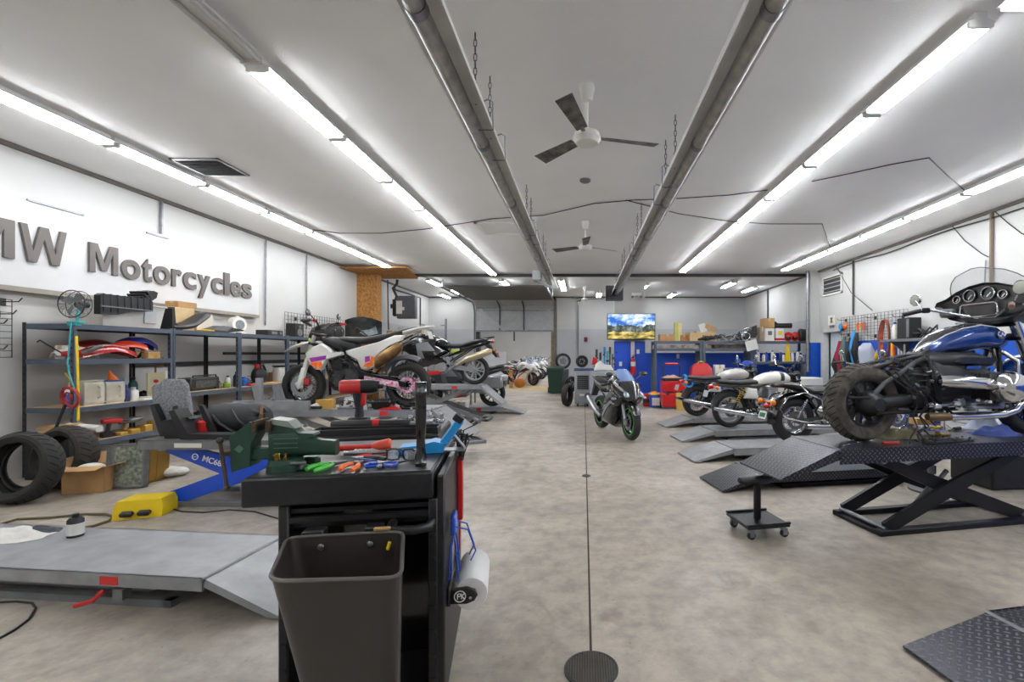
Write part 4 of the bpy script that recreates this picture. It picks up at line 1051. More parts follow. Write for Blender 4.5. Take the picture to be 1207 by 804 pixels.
    for s in (-1, 1):
        rd = MB().cyl((1.2,s*.165,.875),(1.2,s*.181,.878),.036,n=28)
        r_ = obj('roundel', rd, KG, tk, label='round tank badge with blue and white quarters')
        for q in range(4):
            a0 = q*90; pts = [(1.2,.877)]+arcp(1.2,.877,.024,a0,a0+90,8)
            obj('quarter', MB().prism(pts, s*.18, s*.184), (BLU if q % 2 else WH), r_)
        obj('ring', MB().torus((1.2,s*.182,.877),(0,1,0),.034,.003,28,6), CH, r_)
    obj('fuel_cap', MB().cyl((1.0,0,.975),(1.0,0,.99),.035,n=20), CH, tk)
    obj('tank_mount', MB().box((.56,0,.72),(.12,.16,.05),(0,-.5,0),.01).cyl((.55,-.05,.73),(.55,-.05,.76),.012).cyl((.55,.05,.73),(.55,.05,.76),.012), IRON, t)
    # front end
    forks(t, 1.72, .335, 1.4, 1.0, KM, CH, .13, .027, .35)
    obj('fork_cover', MB().cyl((1.58,.13,.62),(1.4,.13,1.0),.042,n=14), CH, t); obj('fork_cover', MB().cyl((1.58,-.13,.62),(1.4,-.13,1.0),.042,n=14), CH, t)
    fender(t, 'front_fender', 1.72, .335, .385, 5, 165, .17, mat('tank_blue', (0,0,0)), drop=.3)
    cro = MB()
    for s in (1, -1): cro.tube([(1.3,s*.12,.36),(1.36,s*.2,.5),(1.34,s*.2,.66),(1.28,s*.12,.74)], .02, 10)
    obj('crash_bar', cro, CH, t)
    # batwing fairing around the instruments
    DASH = mat('dash_black', (26, 26, 29), .35, coat=.3)
    outline = [(-.30,1.04),(-.17,1.0),(0,.985),(.17,1.0),(.30,1.04),(.40,1.12),(.45,1.17),(.43,1.21),(.34,1.235),(.24,1.29),(.12,1.33),(0,1.345),(-.12,1.33),(-.24,1.29),(-.34,1.235),(-.43,1.21),(-.45,1.17),(-.40,1.12)]
    def ring(x, k, dz=0): return [(x, p[0]*k, 1.16+(p[1]-1.16)*k+dz) for p in outline]
    fz = MB().loft([ring(1.27,.9), ring(1.24,1.0), ring(1.3,1.04), ring(1.45,.98,-.01), ring(1.6,.78,-.03), ring(1.68,.5,-.05), ring(1.7,.2,-.05)])
    fa = obj('fairing', fz, DASH, t)
    for y, z, r_ in ((.245,1.222,.034),(.13,1.245,.052),(-.03,1.25,.055),(-.15,1.225,.036)):
        g = obj('gauge', MB().lathe([(0,.0001),(0,r_*.85),(-.012,r_*.95)], (1.268,y,z), (1,0,0), 28), KG, fa)
        obj('gauge_ring', MB().torus((1.255,y,z),(1,0,0),r_,.007,32,8), CH, fa)
        obj('gauge_needle', MB().box((1.25,y-r_*.2,z-r_*.25),(.004,r_*.12,r_*.9),(.7,0,0)), WH, fa)
    obj('screen', MB().bb(1.248,1.262,-.1,.2,1.06,1.155,.004), KG, fa)
    pts = [(1.247,y,z) for y, z in ((-.1,1.055),(.05,1.05),(.19,1.055),(.21,1.075),(.2,1.15),(.18,1.165),(.05,1.165),(-.09,1.165),(-.11,1.15),(-.12,1.075))]
    obj('screen_frame', MB().tube(pts, .008, 8, True), CH, fa)
    obj('control_box', MB().box((1.22,.3,1.1),(.08,.13,.08),None,.02), GRY, fa)
    ws = []
    for j in range(7):
        f = j/6; hw = .36*math.sqrt(max(1-f**2.2, .012)); x = 1.5-.22*f; z = 1.2+.27*f
        ws.append([(x-.12*abs(q)**2, q*hw, z) for q in (-1,-.7,-.35,0,.35,.7,1)]+[(x-.005-.12*abs(q)**2, q*hw, z) for q in (1,.7,.35,0,-.35,-.7,-1)])
    w_ = obj('windshield', MB().loft(ws), mat('clear_windscreen', (225,232,235), .05, alpha=.16, var=0), t)
    rim_ = [(s[0][0], s[0][1], s[0][2]) for s in ws]+[(s[6][0], s[6][1], s[6][2]) for s in ws[::-1]]
    obj('screen_edge', MB().tube(rim_, .004, 6), GRY, w_)
    # handlebars and mirrors
    hb = obj('handlebar', MB().tube([(.92,.47,1.1),(1.06,.36,1.14),(1.2,.2,1.08),(1.28,.08,1.04),(1.28,-.08,1.04),(1.2,-.2,1.07),(1.06,-.36,1.12),(.95,-.44,1.08)], .014, 10), CH, t)
    for s, z in ((1, 1.1), (-1, 1.08)):
        a = Vector((.90, s*.475, z-.005)); b = Vector((1.02, s*.39, z+.03))
        obj('grip', MB().cyl(a, b, .021, n=14), K if s > 0 else mat('grip_brown', (120,96,84), .5), hb)
        obj('switch_box', MB().box(tuple(b+Vector((.03,-s*.02,.0))), (.07,.06,.05), (0,0,-s*.6), .012), KM, hb)
        obj('brake_lever', MB().tube([tuple(b+Vector((.05,.0,.01))), tuple(a+Vector((.11,s*.02,.02))), tuple(a+Vector((.05,s*.05,.02)))], .008, 6), CH if s < 0 else K, hb)
        mc = Vector((1.14, s*.56, 1.25)) if s > 0 else Vector((.96, -.5, 1.225))
        st_ = b+Vector((.02,0,.02))
        q = obj('mirror', MB().tube([tuple(st_), tuple(mc)], .007, 6).lathe([(0,.0001),(0,.05),(-.012,.055),(.012,.055),(.03,.035),(.035,.0001)], tuple(mc), (1,0,0), 24), CH, t)
        obj('mirror_glass', MB().lathe([(-.013,.05),(-.014,.0001)], tuple(mc), (1,0,0), 24), mat('mirror_face', (170,172,160), .15, .6), q)
    obj('headlight', MB().ell((1.7,0,1.08),(.05,.09,.09)), LENS, t)
    return t
# ------------------------------------------------------------ motorcycle lifts
LG = mat('lift_grey', (158, 160, 163), .42, .35, var=.22, sc=7)
LGS = mat('lift_grey_side', (132, 134, 136), .45, .4, var=.15, sc=9)
LK = mat('lift_black', (40, 40, 43), .4, .6, var=.2)
def lift(label, loc, rz, L, W, z, ramp, m, ms, raised=False, th=.09, rz_end=.01, rl=.55, ramp_side='left', armm=None, arms=None, baseg=(0,0), sticker=True, clamp=True):
    """x along the platform, y across it (0 = near edge), ramp at x<0 or x>L"""
    t = thing('motorcycle_lift', label, 'motorcycle lift', loc, rz)
    p = MB().bb(0, L, 0, W, z-.006, z, .002).bb(0, L, 0, .012, z-th, z).bb(0, L, W-.012, W, z-th, z).bb(0, .012, 0, W, z-th*.6, z).bb(L-.012, L, 0, W, z-th*.6, z)
    p.cyl((.12,-.002,z-th*.45),(.12,.004,z-th*.45),.012,n=12).cyl((L-.12,-.002,z-th*.45),(L-.12,.004,z-th*.45),.012,n=12)
    obj('platform', p, m, t)
    s = -1 if ramp_side == 'left' else 1; x0 = 0 if s < 0 else L
    zr = rz_end
    r = MB().prism([(x0, z-.002), (x0+s*rl, zr+.012), (x0+s*rl, zr), (x0+s*rl*.85, zr-.0), (x0, z-th*.7)], .008, W-.008)
    rp = obj('ramp', r, m, t)
    obj('hinge', MB().cyl((x0,0,z-.006),(x0,W,z-.006),.012,n=10), STL, t)
    if not raised:
        obj('base_frame', MB().bb(.25,L-.25,.06,.11,0,.04).bb(.25,L-.25,W-.11,W-.06,0,.04).bb(.25,.3,.06,W-.06,0,.04).bb(L-.3,L-.25,.06,W-.06,0,.04), ms, t)
        obj('folded_scissor', MB().prism([(.3,z-th-.005),(L-.3,z-th-.005),(L-.45,.045),(.5,.045)], .13, .16).prism([(.3,z-th-.005),(L-.3,z-th-.005),(L-.45,.045),(.5,.045)], W-.16, W-.13), ms, t)
    else:
        A = arms
        for y0 in (.05, W-.09):
            for k, q in enumerate(A):
                (xa, za), (xb, zb), h = q
                d = Vector((xb-xa, 0, zb-za)); d.normalize(); n_ = Vector((-d.z, 0, d.x))*h/2
                yy = y0+(.045 if k % 2 else 0)
                pts = [(xa-n_.x, za-n_.z), (xb-n_.x*.7, zb-n_.z*.7), (xb+n_.x*.7, zb+n_.z*.7), ((xa+xb)/2+n_.x*1.5, (za+zb)/2+n_.z*1.5), (xa+n_.x, za+n_.z)]
                obj('scissor_arm', MB().prism(pts, yy, yy+.03), armm or ms, t)
        for k, q in enumerate(A):
            (xa, za), (xb, zb), h = q
            obj('cross_bar', MB().cyl((xa,.05,za),(xa,W-.05,za),.02,n=10).cyl((xb,.05,zb),(xb,W-.05,zb),.02,n=10), STL, t)
            obj('roller', MB().cyl((xb,.02,zb),(xb,.05,zb),.035,n=14), STL, t)
        b0, b1 = baseg
        obj('base_frame', MB().bb(b0,b1,.03,.1,0,.045,.006).bb(b0,b1,W-.1,W-.03,0,.045,.006).bb(b0,b0+.09,.03,W-.03,0,.03,.006).bb(b1-.09,b1,.03,W-.03,0,.045,.006), ms, t)
        c0, c1 = A[0][0], A[0][1]
        mx, mz = (c0[0]*.35+c1[0]*.65), (c0[1]*.35+c1[1]*.65)
        obj('hydraulic_cylinder', MB().cyl((b0+.55,W/2,.07),(mx*.6+(b0+.55)*.4,W/2,mz*.6+.03),.035,n=14).cyl((b0+.55,W/2,.07),(mx,W/2,mz),.02,n=12), STL, t)
    if sticker:
        obj('sticker', MB().bb(L*.72,L*.72+.11,-.003,.0,z-th*.85,z-th*.2), REDP, t, label='small red warning sticker')
    if clamp:
        vx = L-.35 if s < 0 else .2
        obj('wheel_clamp', MB().bb(vx,vx+.3,W/2-.11,W/2-.08,z,z+.12,.01).bb(vx,vx+.3,W/2+.08,W/2+.11,z,z+.12,.01).bb(vx,vx+.02,W/2-.11,W/2+.11,z,z+.06), LGS, t)
    return t
# right side, big black raised lift under the blue cruiser
YAW = math.radians(11)
lift('raised black diamond plate scissor lift under the blue cruiser', (1.93, 3.44, 0), YAW, 2.25, .58, .70, True, DIA, LK, True, .115, .485, .5, 'left', LK,
     [((.45,.05),(1.75,.6),.1), ((1.85,.05),(.4,.6),.1)], (.38, 1.95), sticker=False, clamp=False)
r18 = big_cruiser('partly dismantled blue and black cruiser motorcycle on the raised black lift', (2.29, 3.79, .70), YAW)
# caster dolly carrying the ramp
t = thing('caster_dolly', 'small black caster dolly with a padded post under the raised ramp', 'dolly', (1.37, 3.62, 0), YAW)
obj('deck', MB().bb(-.16,.2,-.14,.2,.085,.11,.008).bb(-.16,.2,-.14,-.12,.11,.125).bb(-.16,.2,.18,.2,.11,.125), LK, t)
obj('post', MB().cyl((.02,.03,.11),(.02,.03,.39),.028,n=16), LK, t)
obj('pad', MB().tube([(-.14,.03,.42),(-.1,.03,.412),(.1,.03,.412),(.14,.03,.42)],[.02,.034,.034,.02],12), K, t)
for x in (-.12,.16):
    for y in (-.1,.16):
        c = obj('caster', MB().box((x,y,.07),(.04,.035,.03),None,.006).bb(x-.006,x+.03,y-.016,y-.012,.02,.07).bb(x-.006,x+.03,y+.012,y+.016,.02,.07), STL, t)
        obj('caster_wheel', MB().cyl((x+.01,y-.012,.03),(x+.01,y+.012,.03),.03,n=16), RUB, c)
# corner plate lift in the bottom right
lift('lowered black diamond plate lift cut off by the bottom right corner', (2.13, 1.73, 0), YAW, 1.8, .58, .13, False, DIA, LK, rl=.5, sticker=False, clamp=False)
# low black diamond lift behind the blue cruiser's ramp
lift('lowered black diamond plate lift lying behind the caster dolly', (1.86, 4.74, 0), math.radians(10), 2.1, .57, .17, False, DIA, LK, rl=.45, sticker=False, clamp=False)
# three lowered grey lifts, right
L3 = lift('lowered grey lift under the cruiser with amber signals, nearest of the three grey ones', (1.98, 6.02, 0), math.radians(9), 3.0, .6, .17, False, LG, LGS, rl=.55)
L2 = lift('lowered grey lift under the white tank retro motorcycle, middle of the three grey ones', (2.12, 7.4, 0), math.radians(9), 2.2, .6, .17, False, LG, LGS, rl=.55)
L1 = lift('lowered grey lift under the retro motorcycle with blue straps, farthest of the three grey ones', (2.12, 8.85, 0), math.radians(9), 2.2, .6, .17, False, LG, LGS, rl=.55)
cruiser('black cruiser with chrome bag rails and amber signals seen from behind', (2.95, 6.46, .17), math.radians(9))
classic('retro motorcycle with a cream white tank and a dark band, on the middle grey lift', (2.47, 7.78, .17), math.radians(9), mat('cream_tank', (228,226,218), .25, coat=.5), mat('dark_band', (58,62,70), .4))
b1 = classic('retro motorcycle with silver tank and blue tail straps on the far grey lift', (2.27, 9.2, .17), math.radians(9), mat('silver_tank', (198,196,190), .3, .3, coat=.4), mat('silver_tank', (198,196,190)), rimm=KG, springm=IRON)
obj('tie_strap', MB().torus((-.25,.0,.72),(1,0,0),.1,.022,20,8).torus((-.2,-.1,.66),(0,1,0),.07,.018,20,8), CYB, b1, label='light blue tie strap')
# floor sport bike
fx, fy = .76-.35, 7.59-8.83
sportbike('black faired sport motorcycle with green rim stripes on the open floor', (.35, 8.83, 0), math.atan2(fy, fx), mat('graphite_gloss',(44,45,49),.15,.2,coat=.8), GRN, None, mat('silver_stripe',(170,172,176),.3,.4))
# left: supermoto lift, tourer lift, low lift behind
lift('raised grey lift under the white supermoto', (-4.45, 6.03, 0), 0, 2.45, .62, .68, True, LG, LGS, True, .09, .30, .5, 'right', LGS,
     [((.4,.05),(1.9,.6),.08), ((2.1,.05),(.45,.6),.08)], (.35, 2.45))
supermoto('white supermoto with purple and orange decals on the raised grey lift', (-2.43, 6.36, .68), PI)
obj('wheel_chock', MB().bb(-4.6,-3.6,6.0,6.04,.68,.8).bb(-4.3,-4.22,6.0,6.04,.8,1.1), LG)
bpy.data.objects['wheel_chock'].name = 'wheel_stand'; tag(bpy.data.objects['wheel_stand'], 'grey upright steel plate beside the white supermoto front wheel', 'wheel stand')
lift('raised grey lift under the black touring motorcycle', (-4.3, 9.55, 0), 0, 2.15, .6, .76, True, LG, LGS, True, .09, .35, .45, 'right', LGS,
     [((.4,.05),(1.9,.68),.08), ((2.1,.05),(.45,.68),.08)], (.35, 2.3))
tourer('black half faired touring motorcycle with a bronze muffler on a raised lift', (-2.34, 9.86, .76), PI)
lift('lowered grey lift beyond the raised ones under a motorcycle with side cases', (-4.1, 10.75, 0), 0, 2.2, .6, .16, False, LG, LGS, rl=.5, ramp_side='right')
tourer('dark touring motorcycle with silver side cases on the low lift at the back left', (-2.2, 11.05, .16), PI, mat('dark_slate_paint', (60,64,72), .3, coat=.4), KM, True)
# near left lowered lift
a = math.atan2(-.122, 1.245)
lf = lift('long lowered grey lift across the bottom left of the floor', (-2.06-2.2*math.cos(a), 2.472-2.2*math.sin(a), 0), a, 2.2, .6, .205, False, LG, LGS, rl=.44, ramp_side='right', th=.07, clamp=False)
obj('release_lever', MB().tube([(1.62,-.01,.12),(1.6,-.05,.08),(1.52,-.07,.06)],.012,6), REDP, lf)
obj('stop_tube', MB().bb(1.66,1.72,.0,.05,.06,.12), LGS, lf)
# blue armed lift on the left
KBL = mat('lift_blue', (20, 78, 205), .35, coat=.3)
bl = lift('raised grey lift with bright blue scissor arms on the left', (-4.12, 4.22, 0), 0, 2.2, .62, .62, True, mat('lift_top_dark', (128,130,132), .45, .4, var=.3), LGS, True, .085, .3, .5, 'right', KBL,
     [((.25,.06),(1.7,.52),.13), ((1.8,.06),(.2,.55),.17)], (.2, 2.0), sticker=False, clamp=False)
# ------------------------------------------------------------ the tool cart in front
TH = math.atan2(.17, .985)
CB = mat('cart_black', (40, 40, 42), .42, .3, var=.25, sc=30)
CTOP = mat('cart_top', (74, 74, 76), .38, .4, var=.35, sc=9)
CART0 = Vector((-1.194, 1.592, 0))
def CW(u, v, z=0): # cart coordinates -> world
    return (CART0.x+u*math.cos(TH)-v*math.sin(TH), CART0.y+u*math.sin(TH)+v*math.cos(TH), z)
t = thing('tool_cart', 'black steel tool cart in the foreground carrying a green vise', 'tool cart', CART0, TH)
ZT = .985
obj('top_tray', MB().bb(0,.645,0,.68,ZT-.104,ZT-.004,.006), CB, t)
obj('top_surface', MB().bb(.012,.633,.012,.668,ZT-.005,ZT), CTOP, t)
obj('side_panel', MB().bb(.655,.685,.01,.66,.1,ZT-.02,.006), CB, t)
obj('side_panel', MB().bb(.116,.135,.01,.66,.1,ZT-.104,.004), CB, t)
for x0 in (.116, .625):
    fp = MB().bb(x0,x0+.035,.005,.035,.1,ZT-.104,.006)
    for k in range(7): fp.bb(x0+.008,x0+.027,.0,.006,.2+.09*k,.212+.09*k)
    obj('corner_post', fp, CB, t)
obj('back_panel', MB().bb(.13,.66,.3,.32,.1,ZT-.104), KG, t)
obj('shelf', MB().bb(.13,.66,.02,.3,.1,.14).bb(.13,.66,.03,.3,ZT-.14,ZT-.125), CB, t)
obj('cross_rail', MB().bb(.13,.655,.01,.03,ZT-.17,ZT-.15).bb(.13,.655,.05,.07,ZT-.2,ZT-.18), CB, t)
obj('push_handle', MB().tube([(.5,.02,ZT-.19),(.5,-.06,ZT-.19),(.59,-.07,ZT-.19),(.635,-.05,ZT-.19),(.64,.01,ZT-.19)],.016,10), K, t)
for x in (.17,.62):
    for y in (.07,.6):
        c = obj('caster', MB().bb(x-.03,x+.03,y-.03,y+.03,.085,.1).bb(x-.025,x-.018,y-.02,y+.02,.03,.09).bb(x+.018,x+.025,y-.02,y+.02,.03,.09), STL, t)
        obj('caster_wheel', MB().cyl((x-.016,y,.045),(x+.016,y,.045),.045,n=20), RUB, c)
bo = MB()
for u in (.3, .46): bo.cyl((u,-.002,ZT-.05),(u,.0,ZT-.05),.003,n=8)
# waste bin hung on the front
BIN = mat('bin_plastic', (56, 51, 47), .38, var=.2, sc=5)
def rrect(pts, r, n=5):
    """round the corners of a 4-gon [(x,y,z)]"""
    out = []
    P_ = [Vector(p) for p in pts]
    for i in range(4):
        a, b, c = P_[i-1], P_[i], P_[(i+1) % 4]
        d1 = (a-b).normalized(); d2 = (c-b).normalized()
        p0, p2 = b+d1*r, b+d2*r
        for k in range(n+1):
            f = k/n; out.append(tuple(p0*(1-f)**2+b*2*f*(1-f)+p2*f*f))
    return out
rim = [(-.860,1.248,.80),(-.505,1.268,.80),(-.630,1.60,.80),(-1.00,1.545,.80)]
bot = [(-.760,1.32,.22),(-.545,1.335,.22),(-.62,1.55,.22),(-.85,1.53,.22)]
R0, R1 = rrect(rim, .05), rrect(bot, .04)
def lerp(A, B, f): return [tuple(Vector(a)*(1-f)+Vector(b)*f) for a, b in zip(A, B)]
cen = Vector((-.745,1.42,0))
def shrink(A, d): return [tuple(Vector(a)+(Vector((cen.x-a[0], cen.y-a[1], 0)).normalized()*d)) for a in A]
bn = MB().loft([R0, lerp(R0,R1,.12), lerp(R0,R1,.5), R1], caps=False)
bn.loft([shrink(R0,.006), shrink(lerp(R0,R1,.5),.006), shrink(lerp(R0,R1,.99),.006)], caps=False)
bn.add(R1, [list(range(len(R1)))]); bn.add(shrink(lerp(R0,R1,.99),.006), [list(range(len(R1)))])
o = solo('waste_bin', bn, BIN, 'dark open plastic waste bin hung on the front of the tool cart', 'waste bin')
obj('rim', MB().tube(R0, .006, 8, True), mat('bin_rim', (92,88,84), .35), o)
for f in (.3, .72):
    p = Vector(rim[3])*(1-f)+Vector(rim[2])*f
    obj('rivet', MB().ell((p.x, p.y-.012, .765), (.012,.006,.012)), STL, o)
obj('hook', MB().box((-.93,1.585,.80),(.07,.05,.03),TH,.005).box((-.74,1.622,.80),(.06,.05,.03),TH,.005), K, o)
obj('yellow_mark', MB().box((-.665,1.562,.765),(.012,.006,.03),(0,.3,0),.003), YEL, o, label='small yellow paint mark inside the rim')
solo('wooden_scraper', MB().box((-.70,1.592,.812),(.055,.012,.012),TH,.003), WOOD, 'short wooden stick lying behind the rim of the waste bin', 'stick')
# paper towel roll on the side
vdir = Vector((-math.sin(TH), math.cos(TH), 0)); udir = Vector((math.cos(TH), math.sin(TH), 0))
rc0 = Vector(CW(.775, .08, .475)); rc1 = Vector(CW(.775, .35, .475))
o = solo('paper_towel_roll', MB().lathe([(0,.02),(0,.062),(.005,.065),(.265,.065),(.27,.062),(.27,.02)], rc0, vdir, 36, True), WH, 'white paper towel roll on the right side of the tool cart', 'paper towel roll')
hd = thing('roll_holder', 'black roll bracket with a white round emblem on the tool cart side', 'roll holder', CART0, TH)
obj('end_plate', MB().pillow([(.687,.45),(.687,.505),(.76,.51),(.792,.497),(.802,.475),(.79,.455),(.76,.445)], .074, .062, .06, 'y'), K, hd)
obj('axle', MB().cyl((.775,.07,.475),(.775,.37,.475),.012), K, hd)
obj('mount', MB().bb(.686,.70,.06,.4,.44,.51,.004), K, hd)
em = obj('emblem', MB().torus((.735,.0605,.478),(0,1,0),.021,.002,28,6), WH, hd)
obj('emblem_mark', MB().bb(.724,.728,.059,.0615,.468,.489).torus((.732,.0605,.4835),(0,1,0),.0055,.0018,16,6).bb(.739,.7425,.059,.0615,.468,.489).box((.7465,.0605,.4835),(.004,.002,.015),(0,.7,0)).box((.7465,.0605,.473),(.004,.002,.015),(0,-.7,0)), WH, em)
obj('bolt', MB().cyl((.775,.06,.475),(.775,.05,.475),.006), CH, hd)
# red strip with picks, blue safety glasses
o = thing('tool_strip', 'red magnetic strip hanging on the cart side stuffed with black hex keys', 'tool strip', CART0, TH)
obj('strip', MB().bb(.688,.712,.44,.485,.64,.94,.004).bb(.694,.70,.45,.46,.5,.64), RED, o)
kx = MB()
for i in range(16):
    r_ = random.Random(i); kx.tube([(.70+.004*(i%4),.44+.006*(i//4),.92),(.70+r_.uniform(-.03,.04),.45+r_.uniform(-.05,.05),1.0+r_.uniform(0,.07)),(.70+r_.uniform(-.05,.08),.45+r_.uniform(-.06,.06),1.01+r_.uniform(0,.08))],.0035,5)
obj('hex_key', kx, K, o); 
o = thing('safety_glasses', 'clear safety glasses with a blue frame hanging on the cart side', 'glasses', CART0, TH)
g = MB()
for dy in (0, .07):
    g.tube([(.70,.1+dy,.74),(.715,.1+dy,.66),(.725,.1+dy,.53),(.69,.1+dy,.53),(.695,.1+dy,.66)],.0035,6,True)
g.tube([(.70,.1,.74),(.76,.13,.71),(.79,.14,.62),(.77,.14,.58)],.003,6).tube([(.70,.17,.74),(.75,.2,.71),(.78,.2,.62),(.76,.2,.58)],.003,6)
obj('frame', g, BLU, o); obj('bridge', MB().box((.705,.135,.74),(.02,.09,.08),None,.006), BLU, o)
obj('lens', MB().prism([(.10,.53),(.10,.66),(.17,.66),(.17,.53)], .700, .702, 'x'), CLR, o)

# ---- second cart behind
t = thing('tool_cart', 'second black tool cart right behind the foreground cart holding power tools', 'tool cart', (-1.44, 2.39, 0), TH)
obj('top_tray', MB().bb(0,.66,0,.55,.90,.976,.006), CB, t); obj('top_surface', MB().bb(.01,.65,.01,.54,.976,.981), CTOP, t)
obj('drawer_case', MB().bb(.03,.63,.03,.52,.14,.90,.004), CB, t)
for k in range(5):
    d = obj('drawer', MB().bb(.05,.61,.012,.03,.17+k*.145,.30+k*.145,.004), CB, t)
    obj('handle', MB().bb(.06,.60,-.004,.012,.275+k*.145,.29+k*.145,.003), STL, d)
for x in (.08,.58):
    for y in (.08,.47):
        obj('caster', MB().cyl((x-.02,y,.055),(x+.02,y,.055),.055,n=18).bb(x-.03,x+.03,y-.03,y+.03,.11,.14), K, t)
def C2(u, v, z=.981): return (-1.44+u*math.cos(TH)-v*math.sin(TH), 2.39+u*math.sin(TH)+v*math.cos(TH), z)

# ---- bench vise
v = thing('bench_vise', 'heavy green bench vise bolted to the left corner of the tool cart', 'vise', Vector(CW(.02,.04,ZT)), TH)
v.scale = (.85,)*3
bx, by = .07, .06
obj('swivel_base', MB().lathe([(0,.0001),(0,.075),(.028,.075),(.03,.068),(.034,.068),(.05,.066),(.055,.05),(.055,.0001)], (bx+.02,by+.03,0), n=36).box((bx+.1,by+.0,.012),(.05,.04,.024),None,.008).box((bx-.05,by+.1,.012),(.05,.04,.024),None,.008).box((bx+.09,by+.1,.02),(.08,.05,.04),None,.01), DGR, v)
obj('clamp_bolt', MB().cyl((bx+.1,by-.01,.01),(bx+.1,by-.01,.04),.012,n=8).tube([(bx+.06,by-.03,.04),(bx+.12,by-.02,.035)],.006,6), STL, v)
obj('fixed_body', MB().sx([(bx-.05,.11,.035,.05,4,by+.06),(bx-.045,.11,.04,.06,4,by+.06),(bx+.06,.11,.042,.058,4,by+.06),(bx+.09,.1,.035,.045,4,by+.06),(bx+.16,.09,.03,.035,4,by+.06),(bx+.22,.085,.03,.034,4,by+.06)],20)
    .prism([(bx-.05,.12),(bx-.05,.2),(bx-.02,.215),(bx+.03,.2),(bx+.07,.16),(bx+.13,.155),(bx+.135,.145),(bx+.07,.12)], by+.025, by+.1), DGR, v)
obj('slide_bar', MB().bb(bx-.14,bx+.0,by+.03,by+.09,.045,.10,.006), DGR, v)
obj('moving_jaw', MB().prism([(bx-.19,.0),(bx-.195,.12),(bx-.2,.15),(bx-.12,.215),(bx-.09,.205),(bx-.09,.17),(bx-.115,.12),(bx-.12,.02)], by+.015, by+.105), DGR, v)
obj('jaw_plate', MB().bb(bx-.105,bx-.09,by+.0,by+.12,.17,.22,.002).bb(bx-.05,bx-.035,by+.0,by+.12,.17,.22,.002), mat('rusty_steel',(96,78,62),.6,.6,rgb2=(66,50,40),sc=20), v)
obj('jaw_top', MB().prism([(bx-.045,.205),(bx-.04,.225),(bx+.03,.215),(bx+.06,.18),(bx+.02,.19)], by+.02, by+.105), mat('worn_green_steel',(150,158,150),.4,.5), v)
obj('emblem', MB().box((bx-.158,by+.013,.10),(.028,.003,.028),(0,.785,0),.001), mat('cast_emblem',(70,110,90),.5), v)
obj('raised_lettering', MB().bb(bx-.03,bx+.07,by+.018,by+.024,.135,.139).bb(bx-.025,bx+.07,by+.016,by+.022,.115,.118).bb(bx-.025,bx+.07,by+.016,by+.022,.095,.098), mat('cast_emblem',(0,0,0)), v)
sc_ = obj('screw_head', MB().cyl((bx-.24,by+.06,.08),(bx-.19,by+.06,.08),.02,n=16), mat('vise_screw',(86,74,66),.45,.7), v)
obj('handle_bar', MB().cyl((bx-.225,by+.0,.135),(bx-.20,by-.0,-.06),.0075,n=12).ell((bx-.226,by,.14),(.014,.014,.014)).ell((bx-.199,by,-.062),(.013,.013,.012)), mat('vise_screw',(0,0,0)), v)
# screws resting on the vise base
for i in range(7):
    r_ = random.Random(i+3); x, y, z = CW(.02+.85*(bx+.02+r_.uniform(-.03,.03)), .04+.85*(by-.02+r_.uniform(-.01,.01)), ZT+.85*.05)
    a, b = r_.uniform(-.5,.5), r_.uniform(-.3,.3)
    solo('brass_screw', MB().cyl((0,0,0),(a*.02,b*.02,.02),.0025,n=8).cyl((a*.02,b*.02,.02),(a*.024,b*.024,.024),.005,n=10), BRS, 'brass screw standing on the round base of the green vise', 'screw', (x,y,z), group='brass screws on the vise base')

# ---- small tools on the cart top
def flat_tool(name, label, cat, u, vv, rot, z=ZT):
    return thing(name, label, cat, CW(u, vv, z+.003), TH+rot)
def pliers(label, u, v_, rot, hm, tip=STL, hm2=None):
    t = flat_tool('pliers', label, 'pliers', u, v_, rot)
    obj('handle', MB().tube([(0,-.095,.008),(-.012,-.07,.011),(-.02,-.035,.011),(-.006,0,.010)],[.007,.0105,.009,.006],8), hm, t)
    obj('handle', MB().tube([(.045,-.09,.008),(.045,-.06,.011),(.03,-.03,.011),(.006,0,.010)],[.007,.0105,.009,.006],8), hm2 or hm, t)
    obj('jaw', MB().cyl((0,0,.0),(0,0,.018),.011,n=14).sx([(0,.009,.012,.008),(.02,.009,.01,.007),(.055,.009,.003,.004)],10).xf(Matrix.Rotation(PI/2,4,'Z')), tip, t)
    return t
pliers('pliers with green handles at the front edge of the tool cart', .255, .125, -.75, GRN)
pliers('pliers with orange handles lying beside the green ones on the cart', .345, .115, -.35, ORG)
pliers('pliers with dark blue and black handles behind the orange ones', .335, .20, .9, mat('navy_plastic',(40,60,130),.4), STL, K)
t = flat_tool('retaining_ring_pliers', 'small ring pliers with bright blue loop handles on the cart edge', 'pliers', .44, .075, 0)
obj('handle', MB().tube([(-.055,.0,.009),(-.05,.03,.009),(-.01,.035,.009),(.0,.012,.009),(-.015,-.01,.009),(-.045,-.018,.009)],.006,7,True), BLU, t)
obj('handle', MB().tube([(.06,.0,.009),(.055,.03,.009),(.02,.035,.009),(.008,.012,.009),(.022,-.01,.009),(.05,-.018,.009)],.006,7,True), BLU, t)
obj('jaw', MB().cyl((0,.012,0),(0,.012,.018),.012,n=14).tube([(0,.012,.01),(-.004,-.03,.008)],.005,6).tube([(0,.012,.01),(.008,-.028,.008)],.005,6), STL, t)
solo('pink_screwdriver', MB().tube([(0,0,.008),(.03,0,.009),(.055,0,.009),(.06,0,.008)],[.006,.009,.009,.005],10).cyl((.06,0,.008),(.12,0,.008),.003), REDP, 'small red handled screwdriver lying behind the pliers', 'screwdriver', CW(.30,.26,ZT), TH+.1)
